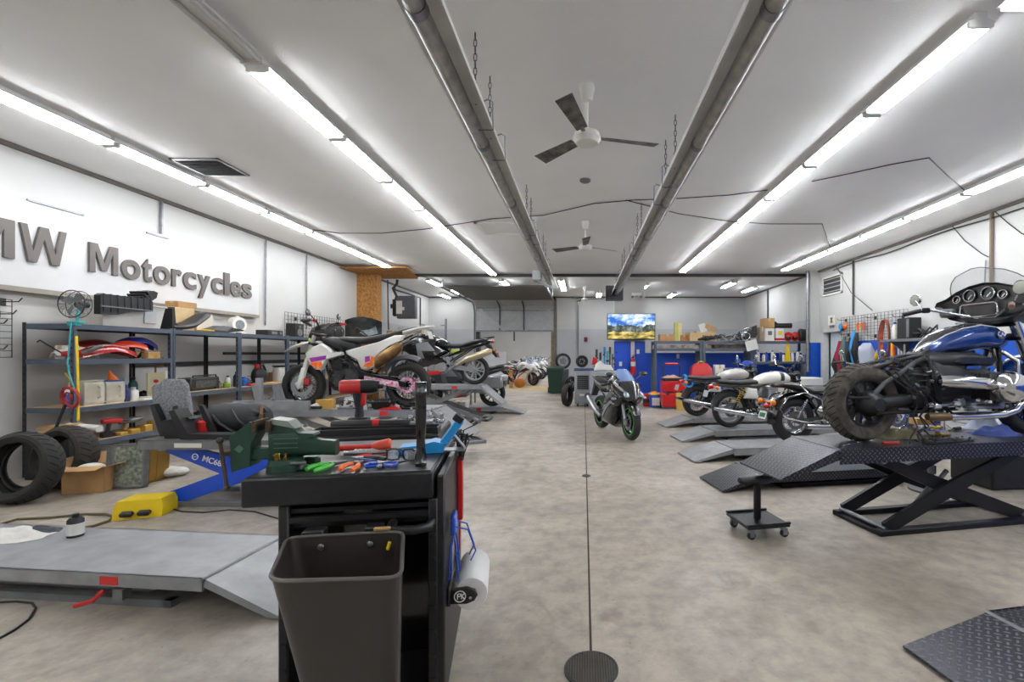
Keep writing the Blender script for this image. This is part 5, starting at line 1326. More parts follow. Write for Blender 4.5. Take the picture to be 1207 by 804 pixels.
# eye glasses
t = flat_tool('glasses', 'black framed work glasses lying folded beside the blue loop pliers', 'glasses', .50, .155, -.25)
obj('rim', MB().tube([(-.06,0,.012),(-.06,0,.04),(-.045,0,.052),(-.012,0,.05),(-.006,0,.035),(-.012,0,.012),(-.04,0,.006)],.0035,6,True).tube([(.06,0,.012),(.06,0,.04),(.045,0,.052),(.012,0,.05),(.006,0,.035),(.012,0,.012),(.04,0,.006)],.0035,6,True), K, t)
obj('temple', MB().tube([(-.062,0,.045),(-.06,.06,.04),(-.04,.12,.02),(-.03,.13,.008)],.004,6), K, t)
obj('temple', MB().tube([(.062,0,.045),(.055,-.05,.02),(0,-.07,.008),(-.05,-.07,.006)],.004,6), K, t)
obj('lens', MB().bb(-.058,-.01,-.001,.001,.01,.05).bb(.01,.058,-.001,.001,.01,.05), CLR, t)
# torque handle with red grip, silver ratchets
t = flat_tool('torque_wrench', 'long wrench with a red grip and orange ratchet head behind the pliers', 'wrench', .20, .36, .10)
obj('grip', MB().cyl((0,0,.022),(.14,0,.022),.013,n=14).cyl((-.06,0,.02),(0,0,.022),.007,n=12), REDP, t)
obj('head', MB().sx([(.13,.022,.014,.014),(.16,.026,.022,.022),(.2,.03,.026,.026),(.21,.03,.02,.02)],16), mat('orange_red',(220,80,50),.4), t)
for k, (u, v_, L_, a) in enumerate(((.24,.30,.26,.05),(.27,.335,.22,-.04))):
    t = flat_tool('ratchet', ('polished steel ratchet lying in front of the red gripped wrench', 'polished steel breaker bar beside the steel ratchet')[k], 'ratchet', u, v_, a)
    obj('shaft', MB().tube([(0,0,.012),(.08,0,.012),(.1,0,.01),(L_,0,.01)],[.01,.011,.006,.006],10), CH, t)
    obj('head', MB().ell((L_,0,.012),(.022,.016,.012)), CH, t)
for k, (u, v_) in enumerate(((.53,.21),(.565,.235))):
    solo('socket', MB().lathe([(0,.012),(0,.017),(.022,.017),(.024,.016),(.04,.015),(.04,.009)], n=20), KM, ('black impact socket right behind the black framed glasses','black impact socket nearest the black upright bar')[k], 'socket', CW(u,v_,ZT), TH)
# black upright bar
solo('black_bar', MB().lathe([(0,.0001),(0,.021),(.012,.022),(.02,.016),(.12,.0165),(.125,.019),(.23,.021),(.27,.0215),(.272,.023),(.29,.023),(.292,.0215),(.325,.0215),(.326,.018),(.326,.0001)], n=24), KG, 'black stepped bar standing upright on the near right corner of the cart', 'bar', CW(.585,.09,ZT), 0)
# blue holder
t = flat_tool('phone_stand', 'bright blue folding work holder with a tilted grey arm on the cart', 'holder', .44, .34, .05)
obj('base', MB().prism([(0,0),(.02,.03),(.1,.035),(.16,.05),(.2,.04),(.2,0)], -.05, .05), CYB, t)
obj('arm', MB().box((.235,0,.085),(.13,.07,.035),(0,-.95,0),.005), CYB, t)
obj('arm_face', MB().box((.262,0,.142),(.03,.075,.045),(0,-.95,0),.004), K, t)
obj('strut', MB().tube([(.24,0,.07),(.28,0,.02),(.29,0,.002)],.008,6).bb(.14,.29,-.035,.035,0,.006), STL, t)
# ---- tools on the second cart
t = thing('impact_wrench', 'red and black cordless impact driver standing upright on its battery', 'power tool', C2(.13,.42), TH)
obj('battery', MB().bb(-.06,.055,-.04,.04,0,.05,.01), K, t)
obj('handle', MB().tube([(0,0,.05),(.0,0,.09),(-.005,0,.15),(-.01,0,.2)],[.028,.024,.026,.03],14), K, t)
obj('handle_grip', MB().box((.022,0,.16),(.03,.045,.09),(0,.1,0),.01), RED, t)
obj('body', MB().sx([(-.11,.235,.03,.035),(-.1,.235,.04,.042),(.0,.235,.042,.045),(.015,.235,.042,.045)],18), RED, t)
obj('hammer_case', MB().sx([(.012,.237,.041,.044),(.08,.237,.04,.042),(.11,.237,.032,.034)],18).cyl((.11,0,.237),(.14,0,.237),.014,n=12), K, t)
t = thing('power_ratchet', 'long black cordless ratchet with a red ring lying on the second cart', 'power tool', C2(.03,.25,.981), TH)
obj('body', MB().tube([(0,0,.028),(.01,0,.028),(.2,0,.028),(.23,0,.028)],[.022,.027,.027,.025],16), K, t)
obj('ring', MB().cyl((.225,0,.028),(.26,0,.028),.029,n=18), RED, t)
obj('neck', MB().tube([(.26,0,.028),(.36,0,.028),(.42,0,.026),(.43,0,.024)],[.024,.026,.024,.016],14), K, t)
obj('head', MB().cyl((.43,0,.022),(.54,0,.022),.013,n=12).ell((.55,0,.022),(.025,.018,.016)), STL, t)
t = thing('black_tray', 'long black metal tray at the front edge of the second cart', 'tray', C2(.01,.02,.981), TH)
obj('tray', MB().bb(0,.64,0,.12,0,.004).bb(0,.64,0,.006,0,.035,.002).bb(0,.64,.114,.12,0,.035,.002).bb(0,.006,0,.12,0,.035).bb(.634,.64,0,.12,0,.035), K, t)
r_ = random.Random(5)
for i in range(16):
    x, y = .36+r_.uniform(0,.26), r_.uniform(.34,.52)
    k = i % 3
    nm = ('socket','steel_bolt','steel_fitting')[k]
    mb = (MB().lathe([(0,.01),(0,.017),(.03,.016),(.03,.01)], n=16), MB().cyl((0,0,0),(0,0,.008),.012,n=6).cyl((0,0,.008),(0,0,.05),.006,n=10), MB().box((0,0,.012),(.06,.03,.024),r_.uniform(0,3),.004).cyl((0,0,.02),(0,0,.035),.01))[k]
    solo(nm, mb, CH, ('chrome socket in the heap of small steel parts on the second cart','steel bolt standing in the heap of small parts on the second cart','steel fitting in the heap of small parts on the second cart')[k], ('socket','bolt','fitting')[k], C2(x,y), 0, group=('chrome sockets on the second cart','bolts on the second cart','fittings on the second cart')[k])
# ------------------------------------------------------------ left wall: sign, shelving and its contents
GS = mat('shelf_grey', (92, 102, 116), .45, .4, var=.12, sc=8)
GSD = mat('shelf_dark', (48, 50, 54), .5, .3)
PB = mat('particle_board', (186, 158, 116), .8, rgb2=(160, 132, 92), sc=30)
SX0, SX1 = -6.43, -5.85
LV = (.38, .80, 1.36, 1.77)
def post(mb, x, y, h, m=1):
    mb.bb(x-.002*m, x+.036*m, y-.002, y+.002, 0, h).bb(x-.002*m, x+.002*m, y-.002, y+.036, 0, h)
    for k in range(int(h/.075)):
        mb.m(1).bb(x+.010*m, x+.022*m, y-.0035, y-.002, .05+.075*k, .075+.075*k).bb(x+.002*m, x+.0035*m, y+.010, y+.022, .05+.075*k, .075+.075*k).m(0)
    return mb
HOLE = mat('slot_dark', (24, 24, 28), .8)
def shelf_unit(y0, y1, levels, label, h=1.78):
    t = thing('shelving_unit', label, 'shelving', (0, 0, 0))
    for x, s in ((SX1, -1), (SX0, 1)):
        for y in (y0, y1-.036):
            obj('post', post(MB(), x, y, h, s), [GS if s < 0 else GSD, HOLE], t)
    for z in levels:
        sh = obj('shelf_board', MB().bb(SX0+.01, SX1-.005, y0+.01, y1-.01, z-.022, z-.004), PB, t)
        obj('shelf_rail', MB().bb(SX1-.004,SX1+.004,y0,y1,z-.065,z-.004), GS, sh)
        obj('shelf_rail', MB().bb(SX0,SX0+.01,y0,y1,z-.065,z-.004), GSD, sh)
        obj('shelf_rail', MB().bb(SX0,SX1,y0,y0+.008,z-.065,z-.004), GS, sh)
        obj('shelf_rail', MB().bb(SX0,SX1,y1-.008,y1,z-.065,z-.004), GS, sh)
    return t
SY = [5.25, 6.52, 7.79, 9.06, 10.33, 11.6]
shelf_unit(SY[0], SY[1], LV, 'grey boltless shelving unit nearest the camera with the tyres before it')
shelf_unit(SY[1]+.01, SY[2], (.38, .85, 1.77), 'grey shelving unit second along the left wall, behind the grey plastic covers')
shelf_unit(SY[2]+.01, SY[3], (.38, .85, 1.77), 'grey shelving unit third along the left wall, behind the black bag')
shelf_unit(SY[3]+.01, SY[4], (.38, .85, 1.77), 'grey shelving unit fourth along the left wall, with a black leather bag on top')
shelf_unit(SY[4]+.01, SY[5], (.38, .85, 1.77), 'grey shelving unit farthest along the left wall, beside the white supermoto rear wheel')
shelf_unit(SY[5]+.01, 13.1, (.38, .85, 1.77), 'grey shelving unit just before the strand board pier, carrying the loose fairing')
shelf_unit(13.6, 14.85, (.38, .85, 1.77), 'grey shelving unit just beyond the strand board pier')
ZB = [z-.004 for z in LV]
solo('power_strip', MB().bb(XL,XL+.03,6.6,11.5,1.22,1.29), K, 'long black power strip fixed along the left wall behind the shelves', 'power strip')
solo('power_strip', MB().bb(XL,XL+.03,8.3,11.5,1.4,1.45), K, 'shorter black rail above the long power strip on the left wall', 'power strip')
solo('wall_outlet', MB().bb(XL,XL+.012,7.15,7.24,1.03,1.15,.003), WP, 'white wall outlet behind the second shelving unit', 'outlet')
solo('wall_outlet', MB().bb(XL,XL+.012,10.4,10.49,1.08,1.2,.003), WP, 'white wall outlet near the white supermoto front wheel', 'outlet')

# the sign
t = thing('wall_sign', 'long white sign with dark raised lettering on the left wall', 'sign', (XL+.09, 0, 0))
SGN = mat('sign_white', (210,210,210), .45, var=.03)
obj('board', MB().bb(-.09,0,3.3,9.1,2.185,3.20,.006), SGN, t)
obj('bottom_edge', MB().bb(-.09,.015,3.3,9.1,2.13,2.185), mat('sign_edge',(150,144,134),.5), t)
obj('top_bracket', MB().bb(-.0,.02,5.3,5.9,3.195,3.215).bb(0,.02,6.75,7.1,3.195,3.215), STL, t)
LET = mat('sign_letter', (104, 98, 94), .5, var=.1)
def poly_glyph(ch):
    if ch == 'M': P = [(0,0),(0,1),(.27,1),(.5,.36),(.73,1),(1,1),(1,0),(.81,0),(.81,.74),(.59,.1),(.41,.1),(.19,.74),(.19,0)]
    else: P = [(0,1),(.14,1),(.26,.3),(.41,1),(.59,1),(.74,.3),(.86,1),(1,1),(.83,0),(.66,0),(.5,.68),(.34,0),(.17,0)]
    mb = MB(); n = len(P); vs = [(p[0], p[1], -.02) for p in P]+[(p[0], p[1], .02) for p in P]
    mb.add(vs, [(i, (i+1) % n, n+(i+1) % n, n+i) for i in range(n)]+[list(range(n)), list(range(2*n-1, n-1, -1))])
    return mb.mesh('g', LET)
def glyph(ch):
    if ch in 'MW': return poly_glyph(ch)
    cu = bpy.data.curves.new('g', 'FONT'); cu.body = ch; cu.size = 1; cu.extrude = .02; cu.offset = .022; cu.resolution_u = 6
    o = bpy.data.objects.new('g', cu); C.objects.link(o)
    bpy.context.view_layer.update()
    me = bpy.data.meshes.new_from_object(o.evaluated_get(bpy.context.evaluated_depsgraph_get()))
    bpy.data.objects.remove(o); return me
def letters(text, starts, caph, z, x, parent, mm, widths):
    ref = glyph('B'); rh = max(v.co.y for v in ref.vertices)
    for ch, y0, w_ in zip(text, starts, widths):
        me = glyph(ch); xs = [v.co.x for v in me.vertices]; x0, x1 = min(xs), max(xs); s = w_/(x1-x0); k = caph if ch in 'MW' else caph/rh
        for v in me.vertices:
            lx, ly, lz = v.co; v.co = (x+.012+(lz+.02)*.8, y0+(lx-x0)*s, z+ly*k)
        me.materials.clear(); me.materials.append(mm)
        o = bpy.data.objects.new('letter', me); C.objects.link(o); o.parent = parent
# Helvetica-like advances, in em
adv = dict(M=.833,o=.611,t=.333,r=.389,c=.556,y=.556,l=.278,e=.556,s=.556)
word = 'Motorcycles'; tot = sum(adv[c] for c in word); y = 5.93; em_ = (8.885-5.93)/tot
st, wd = [], []
for c in word: st.append(y+adv[c]*em_*.06); wd.append(adv[c]*em_*.86); y += adv[c]*em_
letters(word, st, .385, 2.49, -.01, t, LET, wd)
letters('BMW', [4.02, 4.66, 5.22], .43, 2.49, -.01, t, LET, [.36, .51, .47])

# wire grid left of the shelves with hooks
def grid(name, label, y0, y1, z0, z1, x, nx, nz, hooks=(), sgn=1, r=.004):
    t = thing(name, label, 'wire grid', (x, 0, 0))
    g = MB()
    for i in range(nx+1): g.cyl((0, y0+(y1-y0)*i/nx, z0),(0, y0+(y1-y0)*i/nx, z1), r, n=6)
    for j in range(nz+1): g.cyl((sgn*.006, y0, z0+(z1-z0)*j/nz),(sgn*.006, y1, z0+(z1-z0)*j/nz), r, n=6)
    obj('wire_mesh', g, K, t)
    for y, z in hooks:
        obj('hook', MB().bb(-.0,sgn*.02,y-.035,y+.035,z-.04,z+.04,.003).tube([(sgn*.01,y,z),(sgn*.2,y,z),(sgn*.24,y,z+.04)],.006,6), K, t)
    return t
grid('wire_grid', 'black wire grid panel at the left edge beside the nearest shelving unit', 4.2, 5.2, 1.38, 2.03, XL+.05, 9, 9, ((4.6,1.8),(4.9,1.82),(5.1,2.0),(5.05,1.86),(4.97,1.47),(4.97,1.75)))
grid('wire_grid', 'black wire grid panel on the left wall above the farther shelves', yl(333), yl(402), 1.62, 2.33, XL+.05, 22, 9, ((10.3,2.2),(12.0,2.2),(11.6,1.9)))

# ---- item makers
def bottle(label, loc, h, r, m, cap, group=None, neck=.4, cat='bottle', band=None, name='bottle'):
    t = thing(name, label, cat, loc, 0, group)
    obj('body', MB().lathe([(0,.0001),(0,r*.92),(.01,r),(h*.68,r),(h*.78,r*.8),(h*.86,r*neck),(h*.9,r*neck),(h*.9,.0001)], n=18), m, t)
    obj('cap', MB().cyl((0,0,h*.88),(0,0,h),r*neck*1.25,n=14), cap, t)
    if band: obj('paper_label', MB().lathe([(h*.2,r*1.01),(h*.6,r*1.01)], n=18), band, t)
    return t
def jug(label, loc, m, lidm, h=.30, rz=0, cat='jug'):
    t = thing('oil_jug', label, cat, loc, rz)
    obj('body', MB().sx([(-.11,h*.48,.075,h*.44,5),(-.105,h*.48,.085,h*.48,5),(.09,h*.48,.085,h*.48,5),(.1,h*.48,.075,h*.44,5)],24).bb(-.1,.09,-.075,.075,.0,.012), m, t)
    obj('handle', MB().tube([(.03,-.086,h*.75),(.03,-.12,h*.72),(.03,-.125,h*.35),(.03,-.086,h*.28)],.012,8), m, t)
    obj('lid', MB().bb(-.1,.1,-.08,.08,h*.95,h,.01), lidm, t)
    return t
def carton(label, loc, d, rz=0, m=CARD, cat='box', tape=True, group=None, name='cardboard_box'):
    t = thing(name, label, cat, loc, rz, group)
    obj('carton', MB().bb(-d[0]/2,d[0]/2,-d[1]/2,d[1]/2,0,d[2],.003), m, t)
    obj('flap', MB().bb(-d[0]/2+.003,-.002,-d[1]/2+.003,d[1]/2-.003,d[2],d[2]+.003).bb(.002,d[0]/2-.003,-d[1]/2+.003,d[1]/2-.003,d[2],d[2]+.003), m, t)
    if tape: obj('tape', MB().bb(-.025,.025,-d[1]/2,d[1]/2,d[2]+.003,d[2]+.0045).bb(-.025,.025,-d[1]/2-.001,-d[1]/2,d[2]*.7,d[2]+.003), CARD2, t)
    return t
def sxp(px, py, x=-5.95):   # point where a pixel's ray meets the plane X = x
    Y = -x*F/(CX-px); return (x, Y, H-(py-CY)*Y/F)

# top of the nearest units
T4 = ZB[3]
t = thing('clip_fan', 'small black clip on fan above the nearest shelf post', 'fan', (-5.86, 5.27, T4))
fz_ = .225
cg = MB().torus((0,-.03,fz_),(0,1,0),.155,.006,36,6).torus((0,.05,fz_),(0,1,0),.155,.004,36,6)
for k in range(16):
    a = 2*PI*k/16; cg.tube([(.03*math.cos(a),-.06,fz_+.03*math.sin(a)),(.1*math.cos(a),-.055,fz_+.1*math.sin(a)),(.155*math.cos(a),-.03,fz_+.155*math.sin(a)),(.155*math.cos(a),.05,fz_+.155*math.sin(a)),(.03*math.cos(a),.09,fz_+.03*math.sin(a))],.0018,4)
obj('guard', cg, IRON, t)
obj('motor', MB().cyl((0,.03,fz_),(0,.14,fz_),.04,.035,18), K, t)
fb = MB()
for k in range(4):
    a = k*PI/2+.5; M = Matrix.Translation((0,0,fz_)) @ Matrix.Rotation(a,4,'Y')
    fb.join(MB().prism([(.02,-.02),(.12,-.06),(.135,.03),(.03,.03)], -.004, .0, 'y').xf(Matrix.Rotation(.35,4,'X')), M)
obj('fan_blade', fb, GRY, t)
obj('clip', MB().bb(-.07,.07,-.02,.06,.0,.03,.008).cyl((0,.03,.03),(0,.05,fz_),.014).bb(-.05,.05,-.03,.03,-.02,.0), TEAL, t)
solo('teal_cord', MB().tube([(-5.84,5.22,T4+.01),(-5.85,5.21,1.5),(-5.86,5.2,1.32),(-5.83,5.2,1.16),(-5.78,5.2,1.02)],.008,6), TEAL, 'pale teal cord hanging down from the clip fan', 'cord')
solo('yellow_hose', MB().tube([(-5.79,5.23,1.62),(-5.77,5.22,1.35),(-5.76,5.22,1.0),(-5.76,5.22,.66)],.012,8), YEL, 'yellow hose hanging down in front of the nearest shelf post', 'hose')
cr_ = MB()
for k in range(4):
    cr_.torus((-5.80+.015*k,5.17-.012*k,.93),(.25*math.sin(k),1,.1*k),.105+.01*(k%3),.009,30,6)
cr_.torus((-5.80,5.15,.93),(.2,1,.1),.05,.012,20,6)
solo('coiled_hose', cr_, mat('red_hose',(170,50,56),.5), 'red coiled air hose hung on the nearest shelf post', 'hose')
# clear tote, black tub and saddle shapes on top
t = thing('clear_tote', 'large translucent plastic tote on top of the nearest shelving unit', 'tote', (-6.12, 6.02, T4), .0)
obj('tub', MB().loft([[(-.2,-.38,0),(.2,-.38,0),(.2,.38,0),(-.2,.38,0)],[(-.23,-.42,.3),(.24,-.42,.3),(.24,.42,.3),(-.23,.42,.3)]], False), mat('tote_plastic',(196,197,196),.4), t)
obj('rim', MB().tube([(-.24,-.43,.3),(.25,-.43,.3),(.25,.43,.3),(-.24,.43,.3)],.012,6,True), LGR, t)
obj('handle_recess', MB().bb(.215,.232,.12,.3,.06,.24,.01), LGR, t)
t = thing('case_half', 'ribbed black plastic case shell hung over the edge of the clear tote', 'case', (-5.83, 5.82, T4+.16), 0)
cs = MB().prism([(-.33,.06),(-.33,.2),(-.3,.22),(.3,.22),(.34,.19),(.34,.06),(.05,.03),(-.12,-.02),(-.33,-.03)], -.04, .04, 'x')
for k in range(8): cs.bb(-.045,.05,-.3+k*.085,-.285+k*.085,.0 if k < 3 else .06,.225,.004)
obj('shell', cs, K, t); obj('rim_band', MB().bb(.035,.055,-.33,.33,.06,.075,.003), GRY, t)
t = thing('ribbed_cover', 'ribbed black part propped up on the clear tote', 'motorcycle part', (-6.05, 6.2, T4+.312), 0, rot=(.62,0,0))
rb = MB().prism([(-.3,0),(-.3,.03),(.12,.09),(.22,.1),(.26,.05),(.2,0)], -.12, .12, 'x')
for k in range(9): rb.bb(-.125,.125,-.28+k*.05,-.26+k*.05,.02,.045+.012*k,.004)
obj('body', rb, K, t); obj('pad', MB().ell((0,.2,.06),(.12,.07,.05)), GRY, t)
t = thing('curved_cover', 'smooth black curved seat cover lying on the second shelving unit', 'motorcycle part', (-6.0, 6.95, T4), 0)
sec = []
for (y, z, hw, hh) in ((-.36,.04,.12,.035),(-.2,.05,.15,.045),(0,.09,.15,.06),(.18,.2,.13,.07),(.3,.26,.1,.06),(.34,.28,.05,.03)):
    sec.append([(hw*math.cos(2*PI*i/14), y, z+hh*math.sin(2*PI*i/14)) for i in range(14)])
obj('body', MB().loft(sec), mat('satin_black',(40,40,42),.4), t)
obj('edge', MB().prism([(-.38,.0),(-.38,.3),(-.34,.33),(-.32,.1),(-.2,.0)], -.1, .1, 'x'), K, t)
carton('tall brown cardboard box on the second shelving unit behind the curved cover', (-6.28, 7.05, T4), (.24,.4,.36), 0, CARD2)
carton('small brown cardboard box stacked on the tall one under the sign', (-6.28, 7.15, T4+.366), (.2,.34,.09))
carton('pale box on the second shelving unit beside the tall cardboard box', (-6.3, 7.5, T4), (.2,.32,.3), 0, mat('pale_box',(214,206,192),.8))
t = thing('side_fairing_part', 'grey and black pointed fairing panel lying on the second shelving unit', 'motorcycle part', (-5.98, 7.6, T4), .1)
obj('panel', MB().prism([(-.38,.03),(-.1,.11),(.45,.07),(.42,.05),(.0,.0),(-.36,.0)], -.1, .06, 'x'), mat('satin_black',(0,0,0)), t)
obj('grey_face', MB().prism([(-.36,.035),(-.1,.115),(.12,.1),(.0,.03)], .06, .068, 'x'), GRY, t)
solo('yellow_cloth', MB().ell((0,0,.018),(.09,.14,.018)), YEL, 'small yellow cloth on the front edge of the second shelving unit', 'cloth', (-5.95,7.22,T4))
t = thing('white_lamp', 'round white work lamp on the third shelving unit', 'lamp', (-6.2, 8.2, T4))
obj('housing', MB().cyl((-.06,0,.17),(.06,-.02,.17),.14,n=28).cyl((0,0,.3),(0,0,.33),.03), WP, t)
obj('glass', MB().cyl((.06,-.02,.17),(.068,-.022,.17),.085,n=24), LENS, t); obj('base', MB().bb(-.08,.08,-.12,.12,0,.04,.01), WP, t)
t = thing('car_radio', 'black radio unit on the third shelving unit', 'radio', (-6.1, 8.9, T4), 0)
obj('case', MB().bb(-.12,.12,-.22,.22,0,.11,.008), K, t); obj('knob', MB().cyl((.12,.12,.055),(.14,.12,.055),.03,n=16), GRY, t); obj('display', MB().bb(.12,.124,-.12,.04,.03,.08), GRY, t)
t = thing('speaker', 'black box speaker on the fourth shelving unit below the wire grid', 'speaker', (-6.2, 9.85, T4), 0)
obj('cabinet', MB().bb(-.12,.1,-.14,.14,0,.3,.008), K, t); obj('cone', MB().torus((.1,0,.11),(1,0,0),.07,.012,24,6).ell((.1,0,.11),(.01,.06,.06)), GRY, t); obj('tweeter', MB().ell((.1,0,.23),(.01,.03,.03)), GRY, t)
t = thing('saddle_bag', 'black leather saddlebag with two buckles on the fourth shelving unit', 'bag', (-6.0, 10.9, T4), 0)
sec = []
for (y, hw, hh) in ((-.42,.06,.07),(-.36,.12,.15),(-.2,.16,.18),(.2,.16,.18),(.36,.12,.14),(.42,.06,.07)):
    sec.append([(hw*math.copysign(abs(math.cos(2*PI*(i+.5)/16))**.7, math.cos(2*PI*(i+.5)/16)), y, .18+hh*math.copysign(abs(math.sin(2*PI*(i+.5)/16))**.8, math.sin(2*PI*(i+.5)/16))) for i in range(16)])
obj('body', MB().loft(sec), LEA, t)
for y in (-.15,.15):
    s_ = obj('strap', MB().tube([(0,y,.365),(.12,y,.33),(.165,y,.2),(.155,y,.08)],.014,6), K, t)
    obj('buckle', MB().box((.175,y,.2),(.012,.05,.05),None,.006), CH, s_)
# fairing on farthest unit
t = thing('loose_fairing', 'loose grey and black front fairing standing on the shelving before the strand board pier', 'fairing', (-5.98, 12.45, T4+.003), .45)
sec = []
for i in range(9):
    f = i/8; an = -1.2+2.4*f
    sec.append([(.48*math.sin(an)+.0, -.18*math.cos(an)-.02*j, .05+.6*j/7-(.25*abs(f-.45)*j/7)) for j in range(8)]+[(.46*math.sin(an), -.165*math.cos(an)-.02*j+.02, .05+.6*j/7-(.25*abs(f-.45)*j/7)) for j in range(7,-1,-1)])
obj('shell', MB().loft(sec), mat('fairing_slate',(70,76,80),.25,.3,coat=.5,rgb2=(30,32,34),sc=3), t)
obj('screen', MB().prism([(-.1,.2),(.05,.5),(.25,.52),(.35,.2),(.1,.12)], -.235, -.225), mat('pale_screen',(150,164,168),.15,.2,rgb2=(90,100,104),sc=4), t)
obj('rim', MB().tube([(-.44,-.05,.12),(-.38,-.12,.4),(-.1,-.28,.62),(.2,-.26,.6),(.42,-.12,.4),(.45,-.04,.08)],.016,8).tube([(-.4,-.08,.2),(-.15,-.24,.35),(.1,-.26,.12),(.35,-.15,.06)],.022,8), K, t)
carton('olive brown carton on the shelving beyond the strand board pier', (-5.85, 14.2, T4), (.4,.3,.36), 0, mat('olive_card',(150,130,84),.8))

# nearest unit, second shelf: red painted parts
T3 = ZB[2]
t = thing('grinder', 'red and silver angle grinder at the left end of the shelf of red parts', 'power tool', (-6.0, 5.42, T3), .5)
obj('body', MB().tube([(-.12,0,.06),(.0,0,.07),(.05,0,.07)],[.03,.04,.035],14), RED, t); obj('handle', MB().tube([(.05,0,.07),(.2,0,.15),(.22,0,.16)],[.028,.026,.02],12), STL, t); obj('disc', MB().cyl((-.1,0,.03),(-.1,0,.04),.07,n=20), IRON, t)
obj('cable', MB().tube([(-.12,0,.07),(-.2,-.05,.15),(-.3,.0,.22),(-.34,.05,.2)],.008,6), K, t)
def fpart(name, label, loc, L_, W_, Hh, m, rot, stripe=None, bend=.08):
    t = thing(name, label, 'motorcycle part', loc, 0, rot=rot)
    sec = []
    for i in range(9):
        f = i/8; x = -L_/2+L_*f; w_ = W_/2*(.25+.75*math.sin(PI*min(1, f*.85+.12))); zc = bend*math.sin(PI*f)
        lp = [(x, w_*math.cos(PI*k/6), zc+Hh*math.sin(PI*k/6)) for k in range(7)]+[(x, w_*.92*math.cos(PI*k/6), zc+Hh*.85*math.sin(PI*k/6)) for k in range(6,-1,-1)]
        sec.append(lp)
    obj('shell', MB().loft(sec), m, t)
    if stripe:
        sec2 = []
        for i in range(2, 7):
            f = i/8; x = -L_/2+L_*f; w_ = W_/2*(.25+.75*math.sin(PI*min(1, f*.85+.12))); zc = bend*math.sin(PI*f)
            lp = [(x, w_*1.02*math.cos(PI*k/6), zc+Hh*1.03*math.sin(PI*k/6)) for k in (2,3,4)]+[(x, w_*.98*math.cos(PI*k/6), zc+Hh*.97*math.sin(PI*k/6)) for k in (4,3,2)]
            sec2.append(lp)
        obj('stripe', MB().loft(sec2), stripe, t)
    return t
DR = mat('deep_red',(160,20,26),.25,coat=.6)
fpart('painted_shell', 'red fairing panel nearest the post on the shelf of painted parts', (-5.98,5.75,T3+.01), .62, .3, .09, DR, (0,0,1.45), WH)
fpart('painted_shell', 'dark red fairing panel at the back of the shelf of painted parts', (-6.25,5.85,T3+.05), .6, .3, .12, DRED, (.1,0,1.6))
fpart('painted_shell', 'white fairing panel under the nearest red one', (-6.15,5.55,T3+.005), .4, .28, .07, WH, (0,.05,1.3))
fpart('painted_shell', 'orange red fairing panel in the middle of the shelf of painted parts', (-6.0,6.0,T3+.075), .5, .16, .08, mat('orange_red_paint',(225,60,30),.3,coat=.5), (.0,-.12,1.35), None)
fpart('painted_shell', 'blue fairing panel with a white flash at the far end of the shelf', (-6.08,6.24,T3+.13), .5, .22, .09, mat('deep_blue',(30,44,140),.3,coat=.5), (0,.1,1.5), WH)
solo('black_hoop', MB().torus((0,0,.12),(.3,1,0),.12,.02,26,8), K, 'black rubber hoop behind the blue fairing panel', 'hoop', (-6.2,6.36,T3+.02))
solo('wood_block', MB().bb(-.05,.05,-.09,.09,0,.08,.004), WOOD, 'small wooden block on the shelf of painted parts', 'wood block', (-5.95,6.3,T3))
solo('wood_strip', MB().bb(-.02,.02,-.2,.2,0,.015), PB, 'thin wooden strip on the shelf beside the last post', 'wood strip', (-5.98,6.3,T3+.09))
carton('small white box behind the grinder on the shelf of red parts', (-6.2,5.5,T3), (.12,.16,.16), 0, WP)
# third shelf: jugs
T2 = ZB[1]
t = thing('spray_bottle', 'blue and white bottle with a yellow spout at the left end of the jug shelf', 'bottle', (-6.0, 5.36, T2))
obj('body', MB().cyl((0,0,0),(0,0,.15),.05,n=20), BLP, t); obj('upper', MB().lathe([(.15,.05),(.23,.05),(.25,.03),(.25,.0001)], n=20), WH, t); obj('pump', MB().cyl((0,0,.25),(0,0,.29),.02).tube([(0,0,.29),(-.02,0,.34),(-.05,-.02,.4)],.006,6), YEL, t)
t = thing('rag_pile', 'folded white rags on the jug shelf behind the red hose', 'cloth', (-6.1, 5.7, T2), .1)
obj('rag', MB().ell((0,0,.03),(.14,.2,.03)), RAG, t); obj('rag', MB().ell((.01,.03,.075),(.12,.17,.025)), RAG, t); obj('rag', MB().ell((0,-.06,.11),(.08,.1,.02)), RAG, t)
jug('white oil jug just right of the nearest shelf post', sxp(106,472,-6.02)[:2]+(T2,), mat('oily_white',(212,210,200),.45,rgb2=(190,184,166),sc=6), WP, .30, 1.4)
jug('white oil jug with an orange funnel in it, beside the first one', sxp(131,470,-6.02)[:2]+(T2,), mat('oily_white',(0,0,0)), BLP, .29, 1.4)
y_ = sxp(133,470,-6.02)[1]
t = thing('funnel', 'orange funnel standing in the top of the second white oil jug', 'funnel', (-6.02, y_, T2+.29))
obj('cone', MB().lathe([(0,.05),(.0,.055),(.1,.012),(.13,.008),(.13,.005),(0,.045)], n=20).xf(Matrix.Rotation(.35,4,'X')), ORG, t)
bottle('dark blue squeeze bottle beside the oil jugs', sxp(147,468,-5.98)[:2]+(T2,), .22, .055, mat('dark_blue_bottle',(46,62,110),.4), BLP)
bottle('white bottle right of the dark blue one on the jug shelf', sxp(157,466,-5.98)[:2]+(T2,), .18, .055, WP, WP)
bottle('teal bottle at the back of the jug shelf', sxp(157,462,-6.25)[:2]+(T2,), .3, .05, mat('dark_teal',(44,84,90),.4), K)
solo('paper_stack', MB().bb(-.12,.12,-.15,.15,0,.02,.003).box((0,.05,.028),(.2,.2,.016),.2,.003), WP, 'flat pale papers on the jug shelf right of the white bottle', 'papers', (-6.0, 6.28, T2))
